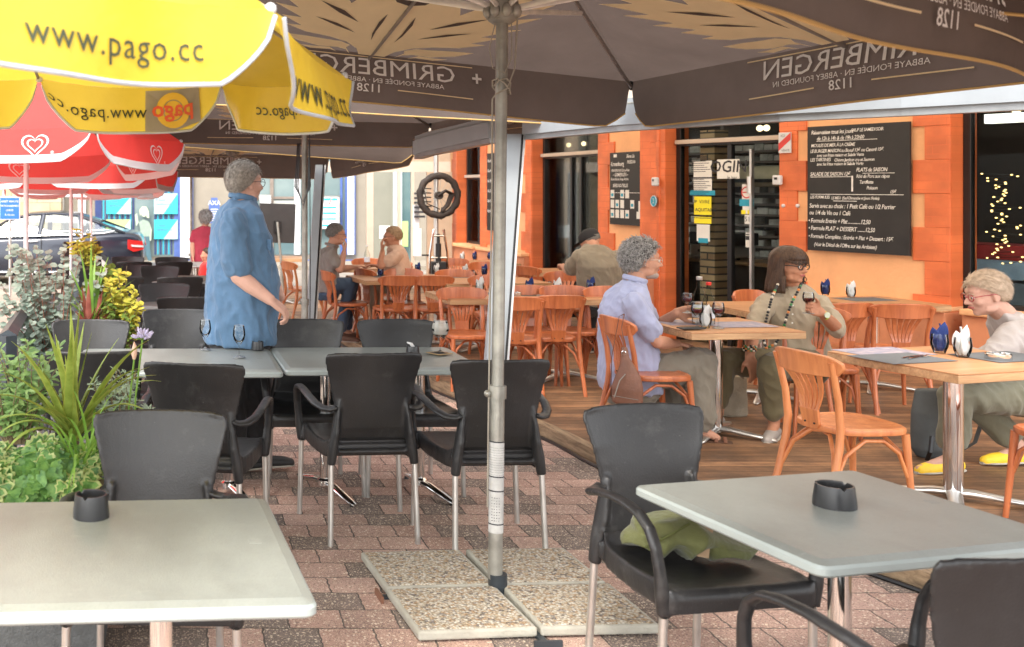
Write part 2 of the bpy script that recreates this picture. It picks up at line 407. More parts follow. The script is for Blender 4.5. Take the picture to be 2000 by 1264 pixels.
# ---------------- ground ----------------
def strip(name, x0, x1, ds, mat, dz=0, nx=2):
    mb = MB(); rows = []
    for d in ds: rows.append([(lerp(x0(d) if callable(x0) else x0, x1(d) if callable(x1) else x1, i/(nx-1)), d, zg(d)+dz) for i in range(nx)])
    mb.sheet(rows); return tag(mb.build(name, mat, smooth=False), kind='structure')
DS = [-6, -2, 2, 5.2]+[5.2+1.85*i for i in range(1, 9)]
strip('ground', -60, 60, DS+[40, 120], m_sand)
# deck edge, read as a line on the paving
EP = [(560, 626), (655, 668), (846, 761), (1064, 858), (1170, 912), (1400, 1006), (1640, 1100), (1820, 1165)]
EW = [gp(x, y) for x, y in EP]; q = EW[-1]+(EW[-1]-EW[-2])*3; EW.append(q)
def edgeX(d):
    P = sorted([(p.y, p.x) for p in EW])
    if d <= P[0][0]: return P[0][1]
    for (a, xa), (b, xb) in zip(P, P[1:]):
        if a <= d <= b: return lerp(xa, xb, (d-a)/(b-a))
    return P[-1][1]
strip('pavement', lambda d: -1.25, 14, DS[:-1]+[19.5], m_paver, .004)
strip('road', -60, 60, [19.7, 20.1, 24.2], m_road, .006)
mb = MB(); gz = zg(20); mb.b2((-60, 24.2, -.9), (60, 24.4, gz+.11)); mb.b2((-60, 24.401, -.9), (60, 26, gz+.106)); tag(mb.build('kerb', m_stone, smooth=False, bevel=.01), kind='structure')

# ---------------- walls ----------------
class Wall:
    def __init__(s, P, Q):
        s.P = Vector(P); s.Q = Vector(Q); d = s.Q-s.P; s.L = d.length; s.d = d/s.L
        s.n = Vector((-s.d.y, s.d.x))            # outward, towards the terrace
        if s.n.x > 0: s.n = -s.n
        s.ang = math.atan2(s.d.y, s.d.x)
    def u(s, x):
        p = (x-CX)/F; den = (s.d.x-p*s.d.y); return (p*s.P.y-s.P.x)/den
    def D(s, u): return s.P.y+s.d.y*u
    def z(s, x, y): return H-(y-HY)/F*s.D(s.u(x))
    def M(s):                                    # local x along, local y outward(-), z up
        return Matrix.Translation((s.P.x, s.P.y, 0)) @ Matrix.Rotation(s.ang, 4, 'Z')
    def put(s, o, parent=None):
        o.matrix_world = s.M(); return o
    def w(s, u, out, z):
        q = s.P+s.d*u+s.n*out; return Vector((q.x, q.y, z))
def behind(W, px, o):
    n = W.n*o; p = (px-CX)/F; return (p*(W.P.y+n.y)-W.P.x-n.x)/(W.d.x-p*W.d.y)
# local y: rotation by ang maps +y to left normal; that is s.n
WBp = Vector((6.285, 8.98)); WBd = Vector((-.424, 1))
K = WBp+WBd*2.49
WB = Wall(WBp-WBd*4, K); WA = Wall(K, K+Vector((-.1, 1))*8.2)
ZT = 3.3; ZB = -.6
cafe = empty('cafe_building', (K.x, K.y, 0), 0, 'orange and peach rendered cafe front with tall glazed openings beside the wooden terrace', 'building')
def wobj(W, name, mb, mat, parent=cafe, **kw):
    o = mb.build(name, mat, **kw)
    o.parent = parent; o.matrix_parent_inverse = Matrix.Identity(4)
    T = Matrix.Translation(-Vector(parent.location)) if parent is cafe else Matrix.Identity(4)
    o.matrix_local = T @ W.M(); return o
def ub(W, mb, x0, x1, z0, z1, o0=-.32, o1=0):
    a, b = W.u(x0), W.u(x1); mb.b2((min(a, b), o0, z0), (max(a, b), o1, z1))
def quoins(W, xa, xb_w, xb_n, zref, h, o1=.018, depth=.03):
    """toothed brick quoin from xa to alternating far edges"""
    mb = MB(); z = zref
    while z > ZB: z -= 2*h
    k = 0
    while z < ZT:
        ub(W, mb, xa, xb_w if k % 2 == 0 else xb_n, z, z+h-.001, -depth if k % 2 else -depth-.002, o1+(0 if k % 2 else .002)); z += h; k += 1
    return mb
# solid panels
mb = MB(); ub(WB, mb, 1526, 1857, ZB, ZT); wobj(WB, 'wall', mb, m_peach, smooth=False)
mb = MB(); ub(WB, mb, 1250, 1300, ZB, ZT); wobj(WB, 'wall', mb, m_orange, smooth=False)
mb = MB(); ub(WA, mb, 1172, 1284, ZB, ZT); ub(WA, mb, 941, 1039, ZB, ZT); ub(WA, mb, 878, 893, ZB, ZT); wobj(WA, 'wall', mb, m_peach, smooth=False)
zt = WB.z(1800, 245); hq = .285
wobj(WB, 'quoin', quoins(WB, 1858.5, 1785, 1808, WB.z(1808, 378), hq), m_orange, smooth=False, bevel=.004)
wobj(WB, 'quoin', quoins(WB, 1524.5, 1577, 1559, WB.z(1559, 373), hq), m_orange, smooth=False, bevel=.004)
wobj(WB, 'quoin', quoins(WB, 1301, 1272, 1275, WB.z(1275, 380), hq), m_orange, smooth=False, bevel=.004)
wobj(WA, 'quoin', quoins(WA, 1170.5, 1202, 1190, WA.z(1190, 322), .27), m_orange, smooth=False, bevel=.004)
wobj(WA, 'quoin', quoins(WA, 1290, 1266, 1277, WA.z(1277, 325), .27), m_orange, smooth=False, bevel=.004)
wobj(WA, 'quoin', quoins(WA, 1040, 1020, 1028, WA.z(1028, 340), .27), m_orange, smooth=False, bevel=.004)
wobj(WA, 'quoin', quoins(WA, 939.5, 962, 952, WA.z(952, 340), .27), m_orange, smooth=False, bevel=.004)
wobj(WA, 'quoin', quoins(WA, 894, 884, 886, WA.z(952, 340), .27), m_orange, smooth=False, bevel=.004)
# low plinth and ledge under the big slate
for W, xa, xb, zz in ((WB, 1530, 1860, .56), (WB, 1893, 2400, .56), (WA, 1176, 1282, .62), (WA, 944, 1036, .62), (WA, 878, 938, .62)):
    mb = MB(); ub(W, mb, xa, xb, ZB, zz, -.3, .10); wobj(W, 'plinth', mb, m_plinth, smooth=False, bevel=.008)
    mb = MB(); ub(W, mb, xa, xb, zz, zz+.05, -.3, .14); wobj(W, 'ledge', mb, m_peach, smooth=False, bevel=.012)
# openings: frames with panes
def opening(W, xl, xr, zb, ztop, parts, name='window', back=-.17, transom=2.02, sides=.06):
    """xl is the nearer (right in the picture) end"""
    a, b = sorted((W.u(xl), W.u(xr))); mb = MB()
    mb.b2((a, back-.03, zb), (a+sides, back+.03, ztop)); mb.b2((b-sides, back-.03, zb), (b, back+.03, ztop))
    mb.b2((a+sides, back-.03, zb), (b-sides, back+.03, zb+.07)); mb.b2((a+sides, back-.03, transom-.04), (b-sides, back+.03, transom+.04))
    for f in parts:
        c = lerp(a, b, f); mb.b2((c-.025, back-.028, zb+.07), (c+.025, back+.028, transom-.04))
    o = wobj(W, name, mb, m_black, smooth=False, bevel=.004)
    mb = MB(); mb.b2((a+sides, back-.006, zb+.07), (b-sides, back+.006, ztop))
    g = mb.build('pane', m_glass, smooth=False); g.parent = o
    mb = MB(); mb.b2((a+.02, back+.032, transom-.015), (b-.02, back+.075, transom+.03)); g = mb.build('transom_rail', m_beige, smooth=False, bevel=.004); g.parent = o
    return o
tr = WB.z(1500, 270)
d1 = opening(WB, 1520, 1302, ZB+.3, ZT, [.5], 'door', transom=tr)
w1 = opening(WB, 2400, 1860, .58, ZT, [.3, .62], 'window', transom=2.4)
d2 = opening(WA, 1172, 1041, ZB+.2, ZT, [.42, .56], 'door', transom=WA.z(1120, 300))
w2 = opening(WA, 940, 895, .64, ZT, [], 'window', transom=WA.z(925, 345))
# jamb faces beside each opening are the thickness of the walls (orange)
mb = MB()
ub(WB, mb, 1857.6, 1859.4, ZB, ZT, -.33, .01); wobj(WB, 'jamb', mb, m_orange, smooth=False)
mb = MB(); ub(WB, mb, 1299.6, 1301.6, ZB, ZT, -.33, .01); wobj(WB, 'jamb', mb, m_orange, smooth=False)
mb = MB(); ub(WA, mb, 1039, 1041, ZB, ZT, -.33, .01); wobj(WA, 'jamb', mb, m_orange, smooth=False); mb = MB(); ub(WA, mb, 893.5, 894.6, ZB, ZT, -.33, .01); wobj(WA, 'jamb', mb, m_orange, smooth=False)
# room behind the glass
def poly_wall(mb, pts, z0, z1):
    for (a, b), (c, d) in zip(pts, pts[1:]):
        mb.add([(a, b, z0), (c, d, z0), (c, d, z1), (a, b, z1)], [(0, 1, 2, 3)])
def off(W, u, o): q = W.P+W.d*u+W.n*o; return (q.x, q.y)
bk = [off(WB, 0, -.34), off(WB, 0, -4), off(WB, WB.L, -3.4), off(WA, WA.L, -3.4), off(WA, WA.L, -.34)]
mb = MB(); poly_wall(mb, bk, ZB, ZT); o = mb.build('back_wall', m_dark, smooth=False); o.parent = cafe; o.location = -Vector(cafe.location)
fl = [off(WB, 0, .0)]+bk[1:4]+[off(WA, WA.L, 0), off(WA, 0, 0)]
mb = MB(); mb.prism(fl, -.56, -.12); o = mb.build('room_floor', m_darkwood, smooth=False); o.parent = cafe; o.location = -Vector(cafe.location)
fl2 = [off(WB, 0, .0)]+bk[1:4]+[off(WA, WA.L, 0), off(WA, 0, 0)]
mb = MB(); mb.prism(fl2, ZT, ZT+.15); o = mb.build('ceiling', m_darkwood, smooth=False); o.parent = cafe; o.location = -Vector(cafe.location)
# ceiling slats and warm lamps seen through the transom
m_slat = woodM('ceiling_slat', (.10,.055,.025), (.30,.18,.09), 0, .5, .5)
mb = MB()
for i in range(22):
    u = .2+i*.42; mb.b2((u, -3.3, 2.78), (u+.16, -.4, 2.84))
wobj(WB, 'ceiling_slats', mb, m_slat, smooth=False)
mb = MB()
for i in range(20):
    u = .2+i*.42; mb.b2((u, -3.3, 2.80), (u+.16, -.4, 2.86))
wobj(WA, 'ceiling_slats', mb, m_slat, smooth=False)
m_lamp = M('warm_lamp', (1, .72, .38), .4, var=0, emit=.7); m_tube = M('tube_lamp', (1, .93, .8), .4, var=0, emit=.4)
mb = MB()
for x, dd in ((1484, -1.2), (1497, -1.2), (1985, -1.5), (1380, -2), (1110, -1.3), (1140, -1.3)):
    W = WB if x > 1290 else WA; p = W.w(behind(W, x, dd), dd, 0); mb.ell((p.x, p.y, 2.25 if x < 1900 else 2.3), (.035,.035,.035))
o = mb.build('ceiling_lamps', m_lamp); o.parent = cafe; o.location = -Vector(cafe.location)
mb = MB(); a_, b_ = sorted((behind(WB, 1936, -1), behind(WB, 2080, -1))); mb.b2((a_, -1, 2.16), (b_, -.9, 2.24))
wobj(WB, 'light_rail', mb, m_tube, smooth=False)

# things seen through the open door: pier of bricks, papers, shelves, counter
m_ibrick = brickM('inner_brick', (.22,.12,.06), (.42,.28,.15), (.05,.035,.025), .2, .075, .01, .8, 'XZ', None, .6)
mb = MB(); ub(WB, mb, 1338, 1366, -.2, 2.2, -.42, -.22); wobj(WB, 'inner_pier', mb, m_ibrick, smooth=False)
m_shelf = M('shelf_board', (.16,.12,.10), .5); m_paper = M('paper', (.72,.70,.64), .8, var=.03)
m_yel = M('yellow_print', (.85,.72,.02), .6, var=.03); m_teal = M('teal_print', (.02,.30,.42), .6, var=.03); m_ink = M('ink', (.03,.03,.035), .7, var=0)
def on_wall(W, x0, x1, y0, y1, out, name, mat, label=None, cat=None, th=.006, group=None):
    """a flat board fixed to the wall plane; returns the object, its frame and a function local(x px, y px)->point on its face"""
    a, b = sorted((W.u(x0), W.u(x1))); zs = sorted((W.z((x0+x1)/2, y0), W.z((x0+x1)/2, y1)))
    mb = MB(); cu = (a+b)/2; cz = (zs[0]+zs[1])/2; mb.box((0, 0, 0), (b-a, th, zs[1]-zs[0]))
    o = mb.build(name, mat, smooth=False)
    o.matrix_world = W.M() @ Matrix.Translation((cu, out, cz))
    if label: tag(o, label, cat, group)
    o['w'] = b-a; o['h'] = zs[1]-zs[0]; return o
def write(o, lines, mat, th=.006, name='writing', side=1):
    """lines: (text, size, x, y, options) in metres from the board's centre, x to the reader's right"""
    mb = MB()
    for ln in lines:
        body, size, x, y = ln[:4]; kw = dict(ln[4]) if len(ln) > 4 else {}
        put_text(mb, body, size, lambda a, b: (-a*side, (th/2+.002), b), x, y, **kw)
    t = mb.build(name, mat, smooth=False); t.parent = o; return t
def bars(o, rects, mat, th=.006, name='print', side=1, d=.0015):
    mb = MB()
    for x0, y0, x1, y1 in rects: mb.b2((-x0*side, th/2, y0), (-x1*side, th/2+d, y1))
    t = mb.build(name, mat, smooth=False); t.parent = o; return t
b = -.135
pp = on_wall(WB, 1337, 1372, 314, 381, b, 'notice', m_paper, 'two pale typed sheets taped one above the other on the door glass', 'notice')
bars(pp, [(-.14, .24-.022*i, .02+.1*((i*7) % 5)/5, .246-.022*i) for i in range(9)]+[(-.14, -.02-.022*i, .02+.1*((i*3) % 5)/5, -.014-.022*i) for i in range(9)], m_ink)
bars(pp, [(-.15, -.008, .15, .008)], m_ink, name='gap')
pp = on_wall(WB, 1338, 1371, 384, 420, b, 'notice', m_yel, 'yellow and blue printed notice below the pale typed sheets', 'notice')
bars(pp, [(-.155, .11, .155, .16)], m_teal); write(pp, [('UP  VIVRE', .05, -.02, .04), ('EN AQUITAINE', .05, 0, -.045, dict(bold=.012))], m_ink)
pp = on_wall(WB, 1338, 1371, 424, 437, b, 'notice', m_yel, 'narrow plain yellow strip on the door glass', 'notice'); bars(pp, [(-.13, .02, .1, .026)], m_ink)
pp = on_wall(WB, 1343, 1368, 439, 472, b, 'notice', m_paper, 'square white card with a round green motif at the foot of the notices', 'notice')
mb = MB(); mb.lathe([(0, 0), (.075, 0), (.075, .002), (0, .002)], 20, M=Matrix.Rotation(-PI/2, 4, 'X')); mb.box((0, .002, -.08), (.12, .004, .05)); t = mb.build('motif', m_teal, smooth=False); t.parent = pp
pp = on_wall(WB, 1384, 1427, 311, 349, -.125, 'sign', m_paper, 'white hand-lettered card in black inside the doorway', 'sign')
write(pp, [('OGIN', .17, 0, .02, dict(shear=.1, bold=.012)), ('le bar', .05, .05, -.09)], m_ink)
for x0, x1, y0, y1, lb in ((1429, 1447, 360, 392, 'white card with a red ring on the door edge'), (1430, 1446, 396, 418, 'small card sticker with blue top on the door edge'), (1434, 1446, 420, 438, 'grey numbered sticker low on the door edge'), (1436, 1447, 455, 484, 'narrow pale strip sticker near the door handle')):
    pp = on_wall(WB, x0, x1, y0, y1, -.15, 'sticker', m_paper, lb, 'sticker')
    if y0 == 396: bars(pp, [(-.08, .02, .08, .09)], m_teal); bars(pp, [(-.06, -.06, -.01, -.02), (.01, -.06, .06, -.02)], m_yel)
    elif y0 == 360:
        mb = MB(); mb.tube([(.055*math.cos(a*PI/8), .004, .055*math.sin(a*PI/8)) for a in range(16)], .006, 6, closed=True); mb.box((0, .004, 0), (.09, .002, .012)); t = mb.build('ring', M('red_print', (.6,.05,.04), .6)); t.parent = pp
    elif y0 == 420: write(pp, [('51', .07, 0, 0)], m_ink)
    else: bars(pp, [(-.03, .05, .03, .06), (-.03, .0, .03, .04)], m_ink)
# shelving with bottles and boxes, and a counter
sh = empty('shelving', WB.w(behind(WB, 1440, -1.9), -1.9, -.12), WB.ang, 'dark shelving of pale boxes behind the bar door', 'shelving')
mb = MB()
for i in range(13): mb.b2((-.75, -.12, .75+i*.125), (1.6, .12, .775+i*.125))
for x in (-.75, .1, .9, 1.6): mb.b2((x-.02, -.14, 0), (x+.02, .14, 2.5))
o = mb.build('rack', m_shelf, smooth=False); o.parent = sh
random.seed(4); mb = MB()
for i in range(12):
    x = -.7
    while x < 1.5:
        wd = random.uniform(.05, .16)
        if random.random() < .62: mb.b2((x, -.1, .776+i*.125), (x+wd*.9, .11, .776+i*.125+random.uniform(.05, .085)))
        x += wd
o = mb.build('boxes', M('grey_box', (.50,.46,.42), .7, var=.3, vs=6), smooth=False); o.parent = sh
ct = empty('counter', WB.w(behind(WB, 1440, -1.1), -1.1, -.12), WB.ang, 'dark counter with a wooden top just inside the door', 'counter')
mb = MB(); mb.b2((-1, -.25, 0), (1.4, .2, .86)); o = mb.build('front', m_dark, smooth=False); o.parent = ct
mb = MB(); mb.b2((-1, -.28, .86), (1.4, .25, .9)); o = mb.build('top', M('counter_top', (.30,.17,.09), .4), smooth=False, bevel=.01); o.parent = ct
cm = empty('coffee_machine', WB.w(behind(WB, 1412, -1.1), -1.1, .78), WB.ang, 'black and steel coffee machine on the counter', 'coffee machine')
mb = MB(); mb.b2((-.28, -.18, .02), (.28, .2, .16)); o = mb.build('body', m_alu, smooth=False, bevel=.02); o.parent = cm
mb = MB(); mb.b2((-.3, -.2, .16), (.3, .18, .30)); mb.cyl((-.2, 0, 0), (-.2, 0, .02), .02); mb.cyl((.2, 0, 0), (.2, 0, .02), .02); o = mb.build('hood', m_black, smooth=False, bevel=.03); o.parent = cm
mb = MB(); mb.ell((.12, .202, .09), (.05, .006, .022)); o = mb.build('badge', m_black); o.parent = cm
ac = empty('air_conditioner', WB.w(behind(WB, 1490, -1.6), -1.6, 1.72), WB.ang, 'cream wall air conditioner high behind the door', 'air conditioner')
mb = MB(); mb.tube([(-.45, 0, 0), (-.4, 0, 0), (.4, 0, 0), (.45, 0, 0)], [(.03, .05), (.1, .12), (.1, .12), (.03, .05)], 16); o = mb.build('case', M('cream_plastic', (.62,.52,.36), .4)); o.parent = ac
mb = MB(); mb.b2((-.34, .08, -.07), (.34, .11, -.03)); o = mb.build('vent', m_black, smooth=False); o.parent = ac
# door edge post with handle
mb = MB(); a = WB.u(1449); mb.b2((a-.012, -.16, -.1), (a+.012, -.12, 1.98)); mb.cyl((a, -.11, WB.z(1449, 345)), (a, -.11, WB.z(1449, 378)), .028); o = wobj(WB, 'door_pull', mb, m_alu)

# fairy lights in the right window
fl_ = empty('light_garland', WB.w(behind(WB, 1955, -.6), -.6, .95), WB.ang, 'string of warm fairy lights hanging in the right window', 'fairy lights')
mb = MB(); mw = MB(); random.seed(9); pts = []
for i in range(62):
    z = .0+i*.0125; wdt = .11+.06*math.sin(i*.35); pts.append((random.uniform(-wdt, wdt), random.uniform(-.05, .05), z))
for p in pts: mb.ell(p, (.012, .008, .006), n=6, k=4)
mw.tube(pts, .0022, 4)
o = mb.build('bulb', M('fairy_bulb', (1, .62, .22), .4, var=0, emit=.75)); o.parent = fl_; o['kind'] = 'stuff'
o = mw.build('wire', m_black); o.parent = fl_
rb = empty('reflected_case', WB.w(behind(WB, 1965, -1.3), -1.3, .0), WB.ang, 'pale blue and grey display case behind the fairy lights', 'display case')
mb = MB(); mb.b2((-.5, -.2, 0), (.5, .2, .75)); o = mb.build('body', M('case_grey', (.16,.18,.2), .4), smooth=False); o.parent = rb
mb = MB(); mb.b2((-.5, .2, .78), (.5, .23, .95)); mb.b2((-.1, .2, .2), (.12, .24, .76)); o = mb.build('panel', M('case_blue', (.32,.42,.52), .4), smooth=False); o.parent = rb
mb = MB(); mb.b2((-.5, -.2, .95), (.5, .24, 1.08)); o = mb.build('top', M('case_red', (.35,.03,.03), .4), smooth=False); o.parent = rb

# wall boards
m_slate = M('slate', (.018,.016,.015), .6, var=.25, vs=5); m_chalk = M('chalk', (.78,.75,.70), .95, var=.2, vs=40)
sl_ = on_wall(WB, 1585, 1785, 243, 494, .045, 'menu_board', m_slate, 'large black slate menu on the peach wall, covered in white handwriting', 'menu board', th=.022)
hw = sl_['w']/2; hh = sl_['h']/2; S = dict(align='LEFT', shear=.22, sp=.9)
T = lambda s, z, x, y, **k: (s, z*.98, -hw+x*2*hw, hh-y*2*hh, dict(dict(S, bold=.006), sx=.80, **k))
write(sl_, [T('Réservation tous les jours', .055, .04, .05), T('SAUF LE SAMEDI SOIR', .042, .45, .045), T('de 12h à 14h & de 19h à 22h00', .05, .1, .1),
  T('MOULES DE MER À LA CRÈME', .044, .04, .155), T('LE BURGER MAISON au Boeuf 13€ ou Canard 15€', .045, .03, .2), T('avec ses frites maison et Salade Verte', .042, .1, .235),
  T('LES TARTINES', .045, .03, .27), T('Chèvre Jambon cru et Saumon', .042, .28, .275), T('avec les frites maison et Salade Verte', .042, .1, .305),
  T('PLATS de SAISON', .05, .5, .355), T('SALADE DE SAISON 12€', .05, .03, .385), T('Rôti de Porc aux cèpes', .045, .5, .405), T('Tartiflette', .045, .53, .45), T('Poisson', .045, .6, .495), T('15€', .045, .82, .525),
  T('LES FORMULES', .04, .03, .57), T('LE MIDI  (Sauf Dimanche et Jours Fériés)', .038, .25, .575),
  T('Servis avec au choix : 1 Petit Café ou 1/2 Perrier', .058, .02, .64), T('ou 1/4 de Vin ou 1 Café', .058, .02, .695),
  T('• Formule Entrée + Plat ...............12,50', .056, .01, .76), T('• Formule PLAT + DESSERT .........12,50', .056, .01, .82),
  T('• Formule Complète : Entrée + Plat + Dessert : 15€', .053, .01, .885), T('(Voir le Détail de l\'Offre sur les Ardoises)', .05, .07, .95)], m_chalk, .022)
bars(sl_, [(-hw+.09, hh-.14, -hw+.65, hh-.136), (-hw+.06, hh-.065, -hw+.22, hh-.061), (-hw+.03, hh-.63, hw-.05, hh-.625), (-hw+.25, hh-.69, -hw+.47, hh-.685), (-hw+.42, hh-.6, -hw+.435, hh-.46), (-hw+.52, hh-.44, -hw+.8, hh-.436), (-hw+.03, hh-.47, -hw+.43, hh-.465)], m_chalk, .022, 'ruled_lines')
sm = on_wall(WA, 1200, 1265, 297, 440, .045, 'menu_board', m_slate, 'smaller black drinks slate with rows of bottle stickers beside the seated man in a cap', 'menu board', th=.022)
hw = sm['w']/2; hh = sm['h']/2
write(sm, [T('Kronenbourg', .075, .04, .16, shear=0), T('Bières à la', .06, .52, .06), T('PRESSION', .055, .54, .14), T('KRONENBOURG 25cl au Pichet', .042, .05, .25), T('~ GRIMBERGEN ~', .06, .1, .31), T('Blonde, Blanche, Rouge, Ambrée', .042, .04, .37), T('BIÈRES BOUTEILLES', .055, .1, .46)], m_chalk, .022)
bars(sm, [(-hw+.05, hh-.47, hw-.05, hh-.465), (-hw+.09, hh-.055, -hw+.16, hh-.02)], m_chalk, .022, 'ruled_lines')
bars(sm, [(-hw+.02+.11*i, hh-.53-.115*j, -hw+.10+.11*i, hh-.435-.115*j) for j, row in enumerate(((0, 2, 3), (0, 1, 2, 4), (0, 1, 2, 3))) for i in row], m_paper, .022, 'stickers')
bars(sm, [(-hw+.035+.11*i, hh-.51-.115*j, -hw+.085+.11*i, hh-.475-.115*j) for j, row in enumerate(((0, 2), (1, 4), (0, 3))) for i in row], m_teal, .022, 'sticker_motifs', d=.003)
bars(sm, [(hw-.13, -hh+.08, hw-.02, -hh+.16), (hw-.09, -hh+.16, hw-.01, -hh+.28)], m_paper, .022, 'bottle_drawing')
s3 = on_wall(WA, 958, 1006, 298, 452, .045, 'menu_board', m_slate, 'tall slate mostly hidden behind the white awning post', 'menu board', th=.022)
hw = s3['w']/2; hh = s3['h']/2
write(s3, [T('Vins '*2, .07, .02, .1+.13*i) for i in range(6)], m_chalk, .022)
pl = on_wall(WB, 1527, 1551, 259, 299, .04, 'sign_plate', m_white, 'small white plate with a red diagonal band high on the orange pier', 'sign', th=.01)
mb = MB(); W_, H_ = pl['w']/2, pl['h']/2
mb.add([(W_, .0065, -H_+.02), (W_, .0065, -H_+.09), (-W_, .0065, H_-.0), (-W_, .0065, H_-.07)], [(0, 1, 2, 3)]); t = mb.build('band', M('red_print', (.6,.05,.04), .6), smooth=False); t.parent = pl
write(pl, [('ICI', .035, -.02, .065), ('VENTE', .028, .01, -.075)], m_ink, .01)
for W, x, y, lb in ((WB, 1527, 352, 'white wall thermostat box on the pier by the open door'), (WA, 1290, 355, 'white wall thermostat box beside the small drinks slate')):
    bx = empty('thermostat', W.w(W.u(x), .06, W.z(x, y)), W.ang, lb, 'thermostat')
    mb = MB(); mb.box((0, 0, 0), (.085, .05, .095)); o = mb.build('case', m_white, bevel=.014, seg=3); o.parent = bx
    mb = MB(); mb.box((0, .026, .015), (.03, .003, .022)); o = mb.build('display', m_black, smooth=False); o.parent = bx
bx = empty('badge', WA.w(WA.u(1286), .05, WA.z(1286, 393)), WA.ang, 'round blue enamel badge on the orange pier', 'badge')
mb = MB(); Mx = Matrix.Rotation(-PI/2, 4, 'X'); mb.lathe([(0, 0), (.062, 0), (.062, .006), (0, .006)], 24, M=Mx); o = mb.build('disc', m_teal, smooth=False); o.parent = bx
mb = MB(); mb.tube([(.058*math.cos(a*PI/10), .008, .058*math.sin(a*PI/10)) for a in range(20)], .004, 6, closed=True); put_text(mb, '2', .08, lambda a, b: (-a, .009, b)); o = mb.build('emblem', m_white, smooth=False); o.parent = bx
mb = MB()
for x in (1533, 1561): p = WB.w(WB.u(x), .022, WB.z(x, 402)); mb.ell(p, (.018, .018, .018))
o = mb.build('wall_caps', m_white); o.parent = cafe; o.location = -Vector(cafe.location)

# ---------------- deck ----------------
dk = []
ds = sorted(set([round(p.y, 2) for p in EW]+[2+.5*i for i in range(36)]))
ds = [d for d in ds if d < 19.3]
mb = MB(); rows = []
for d in ds: rows.append([(edgeX(d)+.02, d, zg(d)+DK), (edgeX(d)+5.5, d, zg(d)+DK)])
mb.sheet(rows); o = tag(mb.build('deck', m_deck, smooth=False), kind='structure')
mb = MB()
for d0, d1 in zip(ds, ds[1:]):
    xs = [(edgeX(d), d, zg(d)) for d in (d0, d1)]
    for sgn, a, b, z0, z1 in ((0, -.0, .07, .0, DK+.006),):
        (xa, ya, za), (xb, yb, zb_) = xs
        mb.add([(xa+a, ya, za+z0), (xa+b, ya, za+z0), (xa+b, ya, za+z1), (xa+a, ya, za+z1), (xb+a, yb, zb_+z0), (xb+b, yb, zb_+z0), (xb+b, yb, zb_+z1), (xb+a, yb, zb_+z1)],
               [(0, 3, 7, 4), (3, 2, 6, 7), (1, 5, 6, 2), (0, 1, 2, 3), (4, 7, 6, 5)])
tag(mb.build('deck_edge', m_oldwood, smooth=False), kind='structure')
mb = MB(); mb.tube([(edgeX(d)-.03+.012*math.sin(d*5), d, zg(d)+.012) for d in [3+.2*i for i in range(50)]], .011, 8)
tag(mb.build('cable', m_black), 'black cable lying along the foot of the wooden deck edge', 'cable')

# ---------------- awning ----------------
aw = empty('awning', (2.6, 6.2, 1.93), 0, 'long pale awning with a grey blue front bar over the wooden terrace', 'awning')
BP = [(806, 311, 8.7), (830, 304, 8.5), (953, 279, 7.6), (1020, 273, 7.2), (1200, 256.5, 6.2), (1520, 237, 5.16), (1760, 226, 4.75), (2000, 214, 4.45), (2300, 204, 4.0)]
BW = [at(*b) for b in BP]
def bar_loft(mb, pts, z0, z1, y0, y1):
    for a, b in zip(pts, pts[1:]):
        d = (b-a); d.z = 0; d.normalize(); n = Vector((d.y, -d.x, 0))
        if n.x < 0: n = -n
        vs = []
        for p in (a, b):
            for (o_, z) in ((y0, z0), (y0, z1), (y1, z1), (y1, z0)): vs.append(p+n*o_+Vector((0, 0, z))-d*.001*(1 if p is a else -1))
        mb.add(vs, [(0, 1, 5, 4), (1, 2, 6, 5), (2, 3, 7, 6), (3, 0, 4, 7), (0, 3, 2, 1), (4, 5, 6, 7)])
for name, mt, args in (('front_bar', m_bar, (.035, .15, 0, .1)), ('bar_lip', m_barlip, (0, .034, .015, .09)), ('top_ridge', m_bar, (.151, .19, .02, .08))):
    for seg in (BW[:3], BW[3:]):
        mb = MB(); bar_loft(mb, seg, *args); o = mb.build(name, mt, smooth=False); o.parent = aw; o.location = -Vector(aw.location)
wt = [(WB.w(WB.u(x), .02, 2.95)) for x in (2400, 2000, 1760, 1520)]+[WA.w(WA.u(x), .02, 2.95) for x in (1250, 1020, 950, 880)]
front = BW[::-1]; rows = []
backp = [wt[0], wt[1], wt[2], wt[3], wt[4], wt[5], wt[5], wt[6], wt[7]]
for t in range(9):
    rows.append([f.lerp(bp_, t/8)+Vector((0, 0, .16*(1-t/8)-.05*math.sin(PI*t/8))) for f, bp_ in zip(front, backp)])
mb = MB(); mb.sheet(rows); o = mb.build('fabric', m_awn, ang=80); o.parent = aw; o.location = -Vector(aw.location)
